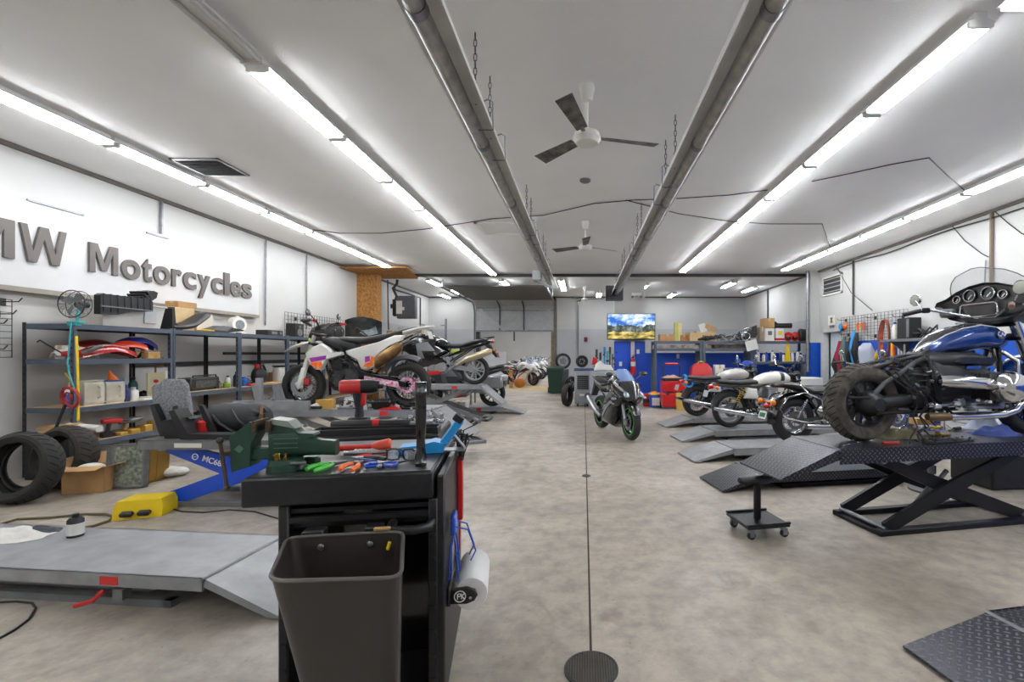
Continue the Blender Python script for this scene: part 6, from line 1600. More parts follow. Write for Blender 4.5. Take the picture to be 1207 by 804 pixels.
# fourth shelf: drill, funnel
T1 = ZB[0]
t = thing('cone_funnel', 'stained cream plastic funnel upside down on the lowest shelf', 'funnel', (-5.98, 5.42, T1))
obj('cone', MB().lathe([(0,.11),(.02,.11),(.03,.1),(.17,.065),(.19,.065),(.2,.02),(.24,.012),(.24,.0001)], n=24), mat('cream_plastic',(206,200,170),.5), t)
t = thing('cordless_drill', 'red and black cordless drill on the lowest shelf of the nearest unit', 'power tool', (-5.95, 5.78, T1), 1.3)
obj('body', MB().tube([(-.1,0,.2),(.0,0,.2),(.09,0,.19),(.1,0,.19)],[.03,.038,.032,.02],14), RED, t); obj('chuck', MB().tube([(.1,0,.19),(.16,0,.19),(.2,0,.19)],[.024,.022,.008],12), IRON, t); obj('handle', MB().tube([(-.03,0,.17),(-.05,0,.06)],.022,10), K, t); obj('battery', MB().bb(-.11,.02,-.035,.035,0,.06,.008), K, t)
t = thing('heat_gun', 'silver and brown hand tool beside the drill on the lowest shelf', 'power tool', (-5.98, 6.02, T1), 1.2)
obj('body', MB().tube([(-.1,0,.16),(.05,0,.17),(.12,0,.18),(.14,0,.18)],[.03,.04,.03,.02],14), STL, t); obj('handle', MB().tube([(-.02,0,.13),(-.05,0,.0)],.02,10), CARD, t)
for k, (y, w_, h_) in enumerate(((5.85,.1,.045),(6.0,.12,.06),(6.18,.1,.09),(6.3,.08,.13))):
    solo('brass_block', MB().bb(-.06,.06,-w_/2,w_/2,0,h_,.005), mat('golden_block',(196,156,70),.5,.3), ('smallest golden block on the lowest shelf','second smallest golden block on the lowest shelf','second tallest golden block on the lowest shelf','tallest golden block on the lowest shelf')[k], 'block', (-5.92,y,T1))
# second & third units, lower shelf
Q = .85-.004
t = thing('toaster_radio', 'dark grey device with a grille on the shelf behind the grey covers', 'radio', sxp(234,465,-6.13)[:2]+(Q,), 0)
obj('case', MB().bb(-.12,.12,-.28,.28,0,.2,.02), IRON, t); obj('front_panel', MB().bb(.12,.126,-.2,.2,.04,.15), mat('grille_grey',(120,120,116),.4,.5,sc=60,rgb2=(70,70,68)), t); obj('handle', MB().tube([(.1,-.22,.2),(.1,-.22,.23),(.1,.22,.23),(.1,.22,.2)],.01,6), K, t)
for px, h_, r_, m_, c_, lb in ((258,.12,.04,mat('olive_can',(120,120,60),.5),K,'olive can on the shelf left of the third post'),(267,.1,.05,mat('lime_can',(140,170,60),.5),GRN,'lime green jar on the shelf left of the third post'),(268.5,.2,.04,WP,K,'white bottle with a black cap behind the lime green jar'),(279,.26,.05,IRON,K,'dark canister on the shelf right beside the third post'),(287,.16,.07,BLP,BLU,'blue container on the shelf right of the third post')):
    bottle(lb, sxp(px,466,-6.05)[:2]+(Q,), h_, r_, m_, c_)
t = thing('red_extinguisher', 'dark round jug with a red cap on the third unit shelf', 'jug', sxp(305,450,-6.1)[:2]+(Q,))
obj('body', MB().ell((0,0,.16),(.1,.16,.17)).bb(-.07,.07,-.12,.12,0,.05,.01), K, t); obj('cap', MB().cyl((0,-.05,.3),(0,-.05,.38),.04,n=14), RED, t); obj('handle', MB().tube([(0,.02,.32),(0,.12,.36),(0,.18,.25)],.02,8), K, t)
jug('white jug with a looped handle on the fourth unit shelf', sxp(331,447,-6.05)[:2]+(Q,), WP, WP, .3, 1.4)
carton('flat cardboard sheet box on the third unit shelf', sxp(313,455,-6.0)[:2]+(Q,), (.2,.5,.03))
t = thing('blue_crate', 'dark blue plastic crate on the fourth unit shelf behind the white front fender', 'crate', sxp(349,440,-6.1)[:2]+(Q,), 0)
obj('tub', MB().loft([[(-.18,-.35,0),(.18,-.35,0),(.18,.35,0),(-.18,.35,0)],[(-.21,-.4,.32),(.21,-.4,.32),(.21,.4,.32),(-.21,.4,.32)]],False), mat('slate_blue',(60,84,104),.5), t); obj('rim', MB().tube([(-.22,-.41,.32),(.22,-.41,.32),(.22,.41,.32),(-.22,.41,.32)],.014,6,True), K, t)
solo('small_sponge', MB().bb(-.05,.05,-.07,.07,0,.04,.01), RED, 'small red sponge on the third unit shelf beside the dark jug', 'sponge', (-5.95, sxp(296,460)[1], Q))

# floor under the shelves
def tyre(label, loc, rot, R=.32, w=.2, rr=.22, m=RUB, tread=True):
    t = thing('loose_rubber_tyre', label, 'tyre', loc, 0, rot=rot)
    pr = tyre_profile(R, w, rr)
    inner = [(w*.3, rr+.0), (w*.42, rr+.04), (w*.35, R-.03), (0, R-.018), (-w*.35, R-.03), (-w*.42, rr+.04), (-w*.3, rr)]
    obj('carcass', MB().lathe([p for p in pr[:-2]]+inner, (0,0,0), (0,1,0), 48, True), m, t)
    if tread:
        g = MB()
        for k in range(30):
            a = 2*PI*k/30
            for s in (-1,1):
                q = [((R-.0005-(R-rr)*(.0,.03,.1,.24)[j])*math.cos(a+.05*j+.1*(s>0)), s*w*(.04+.12*j), (R-.0005-(R-rr)*(.0,.03,.1,.24)[j])*math.sin(a+.05*j+.1*(s>0))) for j in range(4)]
                g.tube(q, .005, 4)
        obj('tread', g, mat('tread_groove',(0,0,0)), t)
    return t
p = flo(22, 592); tyre('large worn tyre leaning at the left edge, nearest of the pile', (-5.36, 4.36, .34), (-.16,0,.1), .335, .2, .235)
tyre('knobbly tyre leaning behind the large worn one', (-5.50, 4.86, .33), (-.15,0,-.12), .325, .22, .22, mat('rubber_brown',(60,55,48),.85,rgb2=(40,37,33),sc=10))
tyre('plain black tyre standing between the large worn tyre and the knobbly one', (-5.60, 4.60, .31), (-.16,0,.1), .31, .16, .23, tread=False)
t = thing('scrap_pile', 'pile of timber offcuts and bars behind the tyres', 'scrap', (-5.72, 4.98, 0))
obj('plank', MB().box((-.35,.1,.52),(.5,.16,.03),(.1,-.3,.3)), WOOD, t); obj('plank', MB().box((-.2,.2,.6),(.5,.12,.03),(.1,-.1,-.2)), CARD, t); obj('post_piece', MB().box((-.25,.3,.3),(.08,.08,.62),(.1,0,.2)), WOOD, t)
obj('bar', MB().cyl((-.15,0,.3),(.03,.05,.86),.015), K, t); obj('tube_piece', MB().cyl((-.1,.2,.6),(.3,.15,.58),.04), RAG, t); obj('box_piece', MB().box((-.3,.3,.25),(.5,.3,.5),None,.01), K, t)
p = flo(88, 583)
t = thing('cardboard_box', 'open cardboard box on the floor beside the tyres', 'box', (p[0]+.02, p[1]+.16, 0), .22)
w_, d_, h_ = .36, .26, .26
obj('carton', MB().bb(-w_/2,w_/2,-d_/2,-d_/2+.006,0,h_).bb(-w_/2,w_/2,d_/2-.006,d_/2,0,h_).bb(-w_/2,-w_/2+.006,-d_/2,d_/2,0,h_).bb(w_/2-.006,w_/2,-d_/2,d_/2,0,h_).bb(-w_/2,w_/2,-d_/2,d_/2,0,.006), CARD, t)
obj('flap', MB().box((0,-d_/2-.06,h_+.0),(w_,.13,.005),(.15,0,0)), CARD, t); obj('flap', MB().box((-w_/2-.04,0,h_+.035),(.12,d_,.005),(0,.7,0)), CARD, t); obj('flap', MB().box((w_/2+.05,0,h_+.01),(.13,d_,.005),(0,-.25,0)), CARD, t); obj('flap', MB().box((0,d_/2+.03,h_+.05),(w_,.13,.005),(1.0,0,0)), CARD, t)
obj('crumpled_paper', MB().ell((-.02,0,h_-.03),(.12,.09,.05)), WP, t)
RAD = mat('radiator_core', (166,170,158), .6, .3, rgb2=(96,104,86), sc=30)
def slab(name, label, px, py, w_, h_, th, m, rz, lean=-.08, fm=None):
    p = flo(px, py); t = thing(name, label, 'panel', (p[0], p[1]+.05, .005), 0, rot=(lean,0,rz))
    obj('core', MB().bb(-w_/2+.02,w_/2-.02,-th/2,th/2,.02,h_-.02), m, t)
    obj('frame', MB().bb(-w_/2,-w_/2+.025,-th/2-.008,th/2+.008,0,h_,.003).bb(w_/2-.025,w_/2,-th/2-.008,th/2+.008,0,h_,.003).bb(-w_/2,w_/2,-th/2-.008,th/2+.008,0,.025,.003).bb(-w_/2,w_/2,-th/2-.008,th/2+.008,h_-.025,h_,.003), fm or STL, t)
slab('radiator', 'grey framed panel standing on the floor left of the mottled one', 130, 577, .14, .44, .06, LGS, .3)
slab('radiator', 'mottled grey radiator panel standing on the floor below the shelf', 146, 577, .32, .46, .05, RAD, .15)
slab('filter_panel', 'dark narrow panel standing right of the mottled radiator', 165, 570, .08, .44, .16, mat('olive_dark',(110,104,80),.6), .1, fm=GSD)
slab('filter_panel', 'golden brown narrow panel with a paper label standing on the floor', 172, 570, .09, .44, .14, mat('gold_panel',(168,140,76),.5,.2), .1, fm=BRS)
slab('filter_panel', 'golden brown panel farthest right of the leaning panels', 182, 567, .08, .43, .16, mat('gold_panel',(0,0,0)), .1, fm=BRS)
solo('white_bag', MB().ell((0,0,.06),(.16,.12,.06)).ell((.08,.05,.05),(.12,.1,.05)), RAG, 'crumpled white bag on the floor under the blue armed lift', 'bag', flo(196,562))
# pedals, tin, cloth, hose on the floor
t = thing('foot_pedal', 'bright yellow foot pedal guard on the floor by the blue armed lift', 'foot pedal', flo(172,606)[:2]+(0,), .25)
obj('guard', MB().loft([[(-.17,-.13,0),(-.17,.13,0),(-.17,.13,.1),(-.17,-.11,.1)],[(-.15,-.13,0),(-.15,.13,0),(-.15,.13,.15),(-.15,-.1,.15)],[(.15,-.1,0),(.15,.13,0),(.15,.13,.15),(.15,-.08,.15)],[(.17,-.1,0),(.17,.13,0),(.17,.13,.1),(.17,-.08,.1)]],False), YEL, t)
obj('pedal', MB().box((-.06,-.14,.05),(.09,.05,.04),(.3,0,0),.01), K, t); obj('pedal', MB().box((.06,-.13,.05),(.09,.05,.04),(.3,0,0),.01), K, t)
t = thing('fluid_tin', 'round dark tin with a white label standing on the lowered lift', 'tin', flo(89,632,.205)[:2]+(.205,))
obj('body', MB().lathe([(0,.0001),(0,.042),(.11,.042),(.128,.028),(.13,.0001)], n=22), K, t); obj('paper_label', MB().lathe([(.015,.0428),(.09,.0428)], n=22), WP, t); obj('cap', MB().cyl((0,0,.128),(0,0,.15),.018,n=14), K, t)
def lump(mb, c, rx, ry, h, seed, n=18):
    r = random.Random(seed); vs = []; ph = [r.uniform(0,6) for _ in range(4)]
    N_ = 13
    for j in range(N_):
        for i in range(N_):
            u = -1+2*i/(N_-1); w_ = -1+2*j/(N_-1); d = min(1, (u*u+w_*w_)**.5)
            z = h*max(0, 1-d**2.2)*(.6+.4*math.sin(5*u+ph[0])*math.cos(4*w_+ph[1]))+h*.15*math.sin(9*u+7*w_+ph[2])*(1-d)
            vs.append((c[0]+u*rx*(1-.2*w_*w_+.05*math.sin(6*w_+ph[3])), c[1]+w_*ry*(1-.2*u*u), c[2]+max(z, 0)+.003))
    fs = [(j*N_+i, j*N_+i+1, (j+1)*N_+i+1, (j+1)*N_+i) for j in range(N_-1) for i in range(N_-1)]
    o = len(vs); vs += [(v[0], v[1], c[2]) for v in vs[:]]
    rim_ = [i for i in range(N_)]+[j*N_+N_-1 for j in range(1,N_)]+[(N_-1)*N_+i for i in range(N_-2,-1,-1)]+[j*N_ for j in range(N_-2,0,-1)]
    fs += [(rim_[k], rim_[(k+1)%len(rim_)], rim_[(k+1)%len(rim_)]+o, rim_[k]+o) for k in range(len(rim_))]
    return mb.add(vs, fs, True)
solo('white_cloth', lump(MB(), (0,0,0), .26, .13, .07, 3), RAG, 'crumpled white cloth at the left end of the lowered lift', 'cloth', flo(8,633,.205)[:2]+(.206,))
solo('dark_glove', lump(MB(), (0,0,0), .11, .09, .05, 5), mat('dark_glove',(60,62,74),.8), 'dark crumpled glove beside the white cloth', 'glove', flo(46,628,.205)[:2]+(.206,))
HOS = mat('hose_brown',(96,82,52),.6)
solo('air_hose', MB().tube([flo(x,y,.012) for x,y in ((-40,640),(0,618),(20,612),(60,610),(100,606),(125,606),(133,609),(128,614),(110,620),(98,622))],.01,6), HOS, 'olive air hose curling on the floor behind the lowered lift', 'hose')
solo('black_cable', MB().tube([flo(x,y,.006) for x,y in ((-30,712),(0,710),(20,709),(38,711),(42,717),(34,730),(18,742),(0,752),(-30,765))],.006,6), K, 'black cable curling on the floor at the bottom left corner', 'cable')
solo('black_cable', MB().tube([flo(x,y,.006) for x,y in ((196,598),(215,603),(240,604),(270,601),(300,603),(330,612))],.006,6), K, 'black cable running from the yellow foot pedal under the cart', 'cable')
# things on the blue armed lift
ZL = .62
SPK = mat('speckled_grey',(140,142,146),.6,rgb2=(96,98,102),sc=50)
def lean(name, label, px0, px1, pyb, pyt, Y, m, rot, th=.04, cat='cover'):
    a = at(px0, pyb, Y); b = at(px1, pyt, Y); w_, h_ = abs(b[0]-a[0]), b[2]-ZL
    t = thing(name, label, cat, ((a[0]+b[0])/2, Y, ZL+.002), 0, rot=rot)
    obj('panel', MB().pillow([(-w_*.5,0),(-w_*.62,h_*.94),(-w_*.5,h_),(w_*.1,h_),(w_*.25,h_*.9),(w_*.5,0)], 0, -th, .08), m, t)
    return t
t = lean('grey_cover', 'tall speckled grey plastic cover standing on the blue armed lift', 196, 232, 505, 447, 4.55, SPK, (0,0,.0))
obj('slot', MB().pillow([(.0,.05),(-.05,.28),(.0,.29),(.06,.05)], -.042, -.05, .1), K, t)
t = lean('grey_cover', 'second speckled grey cover standing just behind the first', 186, 216, 505, 452, 4.68, SPK, (0,0,.05))
t = thing('black_bracket', 'black plastic L shaped cover lying on the left end of the blue armed lift', 'cover', (-3.86, 4.36, ZL+.002), .1)
obj('arm', MB().prism([(-.14,.1),(-.1,.17),(.12,.2),(.14,.18),(.02,.14),(.04,.02),(.1,.0),(-.08,.0),(-.1,.1)], -.05, .12), K, t)
t = thing('black_bracket', 'long black plastic seat base lying on the blue armed lift', 'cover', (-3.70, 4.31, ZL+.002), 0)
obj('base', MB().prism([(-.05,.0),(-.16,.26),(-.11,.28),(.02,.05),(.42,.045),(.44,.0)], -.05, .1), K, t); obj('lip', MB().prism([(.08,.05),(-.01,.3),(.03,.3),(.15,.05)], .1, .13), K, t)
t = thing('red_can', 'red metal drink can shaped tin on the blue armed lift', 'tin', at(241,510,4.45)[:2]+(ZL,))
obj('body', MB().lathe([(0,.0001),(0,.055),(.01,.062),(.14,.062),(.155,.05),(.16,.0001)], n=24), RED, t); obj('handle', MB().tube([(.06,0,.12),(.09,0,.1),(.09,0,.05),(.06,0,.03)],.008,6), RED, t); obj('lid', MB().cyl((0,0,.155),(0,0,.17),.035,n=18), RED, t)
t = thing('duffel_bag', 'black duffel bag slumped on the blue armed lift', 'bag', at(283,506,4.66)[:2]+(ZL,), 0)
sec = []
for (x, hw, hh) in ((-.3,.05,.06),(-.28,.13,.11),(-.2,.17,.145),(0,.18,.15),(.18,.17,.14),(.25,.13,.1),(.27,.05,.06)):
    sec.append([(x+.02*math.sin(3*i), hw*math.cos(2*PI*i/18), .15+hh*math.sin(2*PI*i/18)*(1 if math.sin(2*PI*i/18) > 0 else .98)) for i in range(18)])
obj('body', MB().loft(sec), mat('bag_fabric',(48,49,52),.75,bump=.5,bsc=18), t)
obj('strap', MB().tube([(-.15,-.17,.2),(-.05,-.2,.12),(.1,-.19,.03),(.2,-.16,.06)],.014,6).tube([(.02,-.14,.25),(.12,-.19,.15),(.22,-.15,.05)],.012,6), K, t); obj('side_strap', MB().tube([(.27,-.1,.05),(.3,-.12,.2),(.26,-.06,.28)],.016,6), mat('brown_strap',(110,80,50),.6), t)
obj('zip', MB().tube([(-.27,.0,.27),(0,0,.305),(.22,0,.26)],.006,5), STL, t)
def lift_text(txt, o, m):
    cu = bpy.data.curves.new('model_mark', 'FONT'); cu.body = txt; cu.size = .075; cu.extrude = .001; cu.offset = .0015; ob = bpy.data.objects.new('m', cu); C.objects.link(ob); bpy.context.view_layer.update()
    me = bpy.data.meshes.new_from_object(ob.evaluated_get(bpy.context.evaluated_depsgraph_get())); bpy.data.objects.remove(ob); me.materials.clear(); me.materials.append(m)
    q = bpy.data.objects.new('arm_lettering', me); C.objects.link(q); q.parent = o; return q
q = lift_text('MC685', bl, WH); q.rotation_euler = (PI/2, math.radians(17.5), 0); q.location = (.56, .048, .425)
ring_ = obj('arm_badge', MB().torus((0,0,0),(0,1,0),.026,.004,24,6).cyl((-.012,0,0),(.012,0,0),.003), WH, bl); ring_.location = (.5, .047, .46)
obj('end_plate_label', MB().bb(.35,.6,-.003,0,.555,.595), WP, bl, label='pale sticker with small print')
# clutter on the supermoto lift
ZS = .68
def sp(px, py, z=ZS, Y=None): return flo(px, py, z) if Y is None else at(px, py, Y)
carton('small wooden parts box on the supermoto lift behind the impact driver', (at(384,474,6.2)[0], 6.2, ZS), (.22,.1,.12), 0, mat('pale_wood_box',(206,160,76),.6), name='wooden_box', tape=False)
solo('pink_rag', lump(MB(), (0,0,0), .14, .08, .06, 9), mat('pink_rag',(206,170,160),.9), 'pinkish rag at the front wheel of the white supermoto', 'cloth', (at(357,478,6.15)[0], 6.12, ZS))
solo('white_rag', lump(MB(), (0,0,0), .12, .07, .09, 10), RAG, 'white rag beside the small wooden parts box', 'cloth', (at(370,476,6.15)[0], 6.15, ZS))
solo('drain_pan', MB().lathe([(0,.0001),(0,.15),(.1,.19),(.105,.2),(.11,.19),(.02,.145),(.015,.0001)], n=30), K, 'shallow black drain pan under the white supermoto', 'drain pan', (at(449,482,6.2)[0], 6.23, ZS))
t = thing('angled_bracket', 'grey angled metal bracket standing at the left end of the supermoto lift', 'bracket', (at(314,470,5.9)[0]-.1, 6.08, ZS), 0)
obj('upright', MB().prism([(-.12,0),(-.2,.33),(-.13,.34),(-.02,.0)], -.04, .04), LG, t); obj('upright', MB().prism([(.05,0),(-.02,.32),(.05,.33),(.15,.0)], .1, .18), LG, t); obj('foot', MB().bb(-.15,.2,-.04,.2,0,.03,.006), LG, t)
t = thing('yellow_caliper', 'yellow and black hand tool lying at the near edge of the supermoto lift', 'hand tool', (at(322,489,5.6)[0], 6.08, ZS+.0), 0)
obj('grip', MB().box((0,0,.03),(.14,.07,.05),(0,-.15,0),.01), YEL, t); obj('shaft', MB().bb(.07,.32,-.02,.02,.01,.045,.006), K, t)
solo('red_cloth', lump(MB(), (0,0,0), .17, .09, .05, 12), RED, 'red shop cloth on the near end of the supermoto lift', 'cloth', (at(458,487,6.1)[0]+.0, 6.12, ZS))
t = thing('grey_bin', 'grey tool tray on the supermoto lift near the ramp', 'tray', (at(425,478,6.1)[0], 6.12, ZS), 0)
obj('tray', MB().bb(-.3,-.1,-.05,.05,0,.03,.004), GRY, t)
# ------------------------------------------------------------ television
def tv_mat():
    m = bpy.data.materials.new('tv_picture'); m.use_nodes = True; nt = m.node_tree; N = nt.nodes; L = nt.links
    b = N['Principled BSDF']; b.inputs['Roughness'].default_value = .2; b.inputs['Base Color'].default_value = (.01,.01,.01,1)
    tc = N.new('ShaderNodeTexCoord'); sp = N.new('ShaderNodeSeparateXYZ'); L.new(tc.outputs['Object'], sp.inputs[0])
    def M(op, a, c=None):
        n = N.new('ShaderNodeMath'); n.operation = op
        for i, v in enumerate((a, c)):
            if v is None: continue
            if isinstance(v, (int, float)): n.inputs[i].default_value = v
            else: L.new(v, n.inputs[i])
        return n.outputs[0]
    def noise(sx, sz, sc, det=5, rough=.6):
        mp = N.new('ShaderNodeMapping'); mp.inputs['Scale'].default_value = (sx, 1, sz); L.new(tc.outputs['Object'], mp.inputs[0])
        n = N.new('ShaderNodeTexNoise'); n.inputs['Scale'].default_value = sc; n.inputs['Detail'].default_value = det; n.inputs['Roughness'].default_value = rough
        L.new(mp.outputs[0], n.inputs['Vector']); return n.outputs['Fac']
    def ramp(f, st):
        r = N.new('ShaderNodeValToRGB'); e = r.color_ramp.elements; e[0].position, e[0].color = st[0][0], lin(st[0][1]); e[1].position, e[1].color = st[-1][0], lin(st[-1][1])
        for p, c in st[1:-1]: q = e.new(p); q.color = lin(c)
        L.new(f, r.inputs[0]); return r.outputs[0]
    def mix(f, a, c):
        x = N.new('ShaderNodeMix'); x.data_type = 'RGBA'; L.new(f, x.inputs['Factor']); L.new(a, x.inputs['A']); L.new(c, x.inputs['B']); return x.outputs['Result']
    sky = ramp(noise(1, 1.6, 1.9), [(.42, (26, 92, 176)), (.5, (150, 178, 214)), (.58, (232, 234, 238))])
    mtn = ramp(noise(1, .8, 5), [(.4, (26, 38, 34)), (.5, (56, 68, 62)), (.62, (120, 126, 128))])
    fld = ramp(noise(1, 3, 3), [(.4, (62, 72, 36)), (.5, (150, 132, 60)), (.6, (214, 186, 110))])
    ridge = M('ADD', M('MULTIPLY', M('SUBTRACT', noise(1, 0, 1.5, 6, .55), .5), .9), .05)
    sk = M('GREATER_THAN', sp.outputs[2], ridge)
    fl = M('LESS_THAN', sp.outputs[2], M('ADD', M('MULTIPLY', M('SUBTRACT', noise(1, 0, 2.2), .5), .3), -.16))
    c = mix(sk, mtn, sky); c = mix(fl, c, fld)
    L.new(c, b.inputs['Emission Color']); b.inputs['Emission Strength'].default_value = .9
    return m
tx0, tz1, ty = at(715.5, 369.5, 14.2)[0], at(715.5, 369.5, 14.2)[2], 14.2
tx1, tz0 = at(772.5, 400.5, 14.2)[0], at(772.5, 400.5, 14.2)[2]
t = thing('television', 'wide television showing a mountain landscape on the white column', 'television', ((tx0+tx1)/2, ty, (tz0+tz1)/2))
w_, h_ = (tx1-tx0)/2, (tz1-tz0)/2
obj('bezel', MB().bb(-w_,w_,0,.05,-h_,h_,.008), KG, t); obj('screen', MB().bb(-w_+.025,w_-.025,-.003,0,-h_+.035,h_-.025), tv_mat(), t)
obj('wall_mount', MB().bb(-.2,.2,.05,.5,-.15,.15), KM, t)
# ------------------------------------------------------------ blue partition
PY = 14.5
def px2(px, Y): return (px-CX)*Y/F
def pz(py, Y): return H-(py-CY)*Y/F
BLUP = mat('partition_blue', (20, 80, 205), .5, var=.08, sc=2)
struct('partition', MB().bb(px2(724,PY), px2(743.5,PY), PY, PY+.08, 0, pz(402.5,PY)).bb(px2(748,PY), px2(760.5,PY), PY, PY+.08, 0, pz(402.5,PY)).bb(px2(724,PY), px2(760.5,PY), PY+.02, PY+.08, 0, pz(420,PY)), BLUP)
struct('partition_low', MB().bb(px2(760.5,PY), XR, PY, PY+.08, 0, pz(416,PY)), BLUP)
solo('white_strip', MB().bb(px2(743.6,PY), px2(747.9,PY), PY-.02, PY+.01, pz(440,PY), pz(402.6,PY)), mat('pale_pink_board',(222,206,208),.6), 'pale strip between the two tall blue boards under the television', 'board')
for px, py, lb in ((731.5, 429, 'white switch plate on the left blue board'), (752, 414.5, 'white switch plate on the blue board right of the extinguisher'), (799, 420, 'round white outlet on the low blue partition')):
    solo('switch_plate', MB().bb(-.045,.045,-.015,0,-.07,.07,.004).bb(-.012,.012,-.02,-.015,-.03,.03), WP, lb, 'switch', (px2(px,PY), PY, pz(py,PY)))
t = thing('fire_extinguisher', 'red fire extinguisher with a pale label hanging under the television', 'fire extinguisher', (px2(745.8,PY), PY-.12, pz(442,PY)))
obj('cylinder', MB().lathe([(0,.0001),(0,.07),(.02,.078),(.45,.078),(.5,.05),(.52,.025),(.54,.025)], n=24), RED, t); obj('paper_label', MB().lathe([(.28,.079),(.42,.079)], n=24), WP, t)
obj('valve', MB().cyl((0,0,.53),(0,0,.6),.02).bb(-.02,.1,-.012,.012,.58,.6).bb(-.02,.09,-.012,.012,.62,.635), KM, t); obj('hose', MB().tube([(-.02,0,.57),(-.08,0,.5),(-.09,0,.3),(-.085,0,.15)],.012,8), K, t); obj('bracket', MB().bb(-.04,.04,.07,.12,.2,.5), STL, t)

# ------------------------------------------------------------ long shelf at the back with its load
SY0, SY1 = 13.55, 14.1
def sh_post(x, y, h): return MB().bb(x-.04,x+.04,y-.004,y+.004,0,h).bb(x-.04,x-.034,y-.004,y+.04,0,h)
def rack(x0, x1, levels, label, h=1.8):
    t = thing('shelving_unit', label, 'shelving', (0,0,0))
    for x in (x0+.04, x1-.04):
        for y in (SY0, SY1): obj('post', sh_post(x, y, h), GS, t)
    for z in levels:
        b = obj('shelf_board', MB().bb(x0+.01,x1-.01,SY0+.01,SY1-.01,z-.022,z-.004), PB, t)
        obj('shelf_rail', MB().bb(x0,x1,SY0-.006,SY0,z-.075,z-.004), GS, b); obj('shelf_rail', MB().bb(x0,x1,SY1,SY1+.006,z-.075,z-.004), GS, b)
    return t
X_ = [px2(p, SY0) for p in (771, 828, 888, 954)]
rack(X_[0], X_[1], (1.58, 1.80), 'back shelving unit nearest the television with cardboard and two tall tubes')
rack(X_[1]+.01, X_[2], (1.58, 1.80), 'back shelving unit in the middle loaded with black and silver parts')
rack(X_[2]+.01, X_[3], (.55, 1.19, 1.80), 'back shelving unit at the right carrying the bottles and the red shells')
ZT_ = 1.796
def tp(px): return px2(px, SY0+.25)
k_ = (SY0+.25)/F
carton('brown carton beside the television on the back shelf', (tp(786), 13.85, ZT_), (.45,.35,.2))
carton('small brown carton right of the two tall tubes', (tp(806), 13.85, ZT_), (.2,.25,.18), 0, mat('rust_card',(176,116,70),.8))
for k, px in enumerate((797, 801.5)):
    solo('tall_tube', MB().bb(-.055,.055,-.055,.055,0,.56-.02*k,.004).bb(-.045,.045,-.058,-.055,.1,.5), (mat('yellow_green_box',(190,190,100),.6), mat('pale_yellow_box',(226,216,160),.6))[k], ('yellow green upright long box on the back shelf','pale yellow upright long box on the back shelf')[k], 'box', (tp(px), 13.8+.05*k, ZT_))
carton('pale carton leaning at the middle of the back shelf', (tp(815), 13.85, ZT_), (.25,.3,.26), .3, CARD2)
t = thing('open_carton', 'open carton with raised flaps behind the black parts on the back shelf', 'box', (tp(832), 13.9, ZT_))
obj('carton', MB().bb(-.3,.3,-.12,.12,0,.3,.004), CARD2, t); obj('flap', MB().box((-.1,-.12,.4),(.2,.01,.26),(0,-.3,0)), WP, t); obj('flap', MB().box((.14,-.12,.4),(.34,.01,.14),(0,.45,0)), CARD, t)
def bikebits(name, label, px, seed, n, w_, h_, m):
    t = thing(name, label, 'motorcycle part', (tp(px), 13.8, ZT_+.002))
    b = MB(); r = random.Random(seed)
    b.sx([(-w_,.05,.05,.03),(-w_*.4,.09,.1,.06),(w_*.3,.11,.1,.05),(w_,.16,.03,.02)],12)
    for i in range(n):
        x = r.uniform(-w_,w_*.8); z = r.uniform(.03,h_); b.tube([(x,r.uniform(-.15,.1),z*.3),(x+r.uniform(-.1,.1),-.12,z),(x+r.uniform(.0,.25),r.uniform(-.15,.1),max(z*r.uniform(.2,1),.02))], r.uniform(.01,.022), 6)
    obj('tubes', b, m, t)
    return t
t = bikebits('subframe', 'black and silver tubular parts lying in front of the open carton', 838, 3, 10, .4, .2, IRON)
t = bikebits('subframe', 'silver bracket parts right of the open carton on the back shelf', 857, 5, 12, .3, .22, AL)
obj('pan', MB().sx([(-.3,.1,.1,.03),(0,.13,.12,.04),(.28,.2,.05,.03)],12), K, t)
t = bikebits('subframe', 'dark motorcycle frame section with a raised seat at the centre of the back shelf', 877, 7, 14, .34, .3, IRON)
obj('seat_pad', MB().prism([(.1,.1),(.2,.42),(.34,.48),(.36,.2),(.3,.1)], -.12, .12), LEA, t); obj('hoop', MB().torus((.0,-.15,.14),(0,1,0),.12,.02,24,8).tube([(-.35,-.1,.1),(-.2,-.14,.3),(.1,-.1,.38),(.3,-.1,.3)],.018,8), CH, t)
carton('brown carton on top of the white tin at the right of the back shelf', (tp(905), 13.85, ZT_+.402), (.3,.35,.28))
def tin(label, px, m, m2):
    t = thing('square_tin', label, 'tin', (tp(px), 13.8, ZT_))
    obj('body', MB().bb(-.13,.13,-.13,.13,0,.38,.008), m, t); obj('band', MB().bb(-.131,.131,-.131,.131,.02,.09), m2, t); obj('handle', MB().tube([(-.06,0,.38),(-.04,0,.4),(.04,0,.4),(.06,0,.38)],.008,6), STL, t); obj('mark', MB().bb(-.06,.06,-.133,-.13,.18,.3), YEL if m2 is RED else GRY, t); return t
tin('plain white square tin under the brown carton on the back shelf', 905.5, WP, WP); tin('white square tin with a red band and yellow mark on the back shelf', 917.5, WP, RED)
carton('grey brown carton stack left of the white tins', (tp(898), 13.9, ZT_), (.16,.3,.42), 0, mat('grey_card',(150,138,120),.8))
solo('black_roll', MB().cyl((-.25,0,.07),(.25,-.05,.07),.075,n=20), K, 'black rubber roll lying over the tin with the red band', 'roll', (tp(924), 13.9, ZT_+.402))
solo('black_case', MB().box((0,0,.1),(.24,.25,.2),.1,.05), K, 'black soft case standing on the tins beside the brown carton', 'case', (tp(913), 13.95, ZT_+.402))
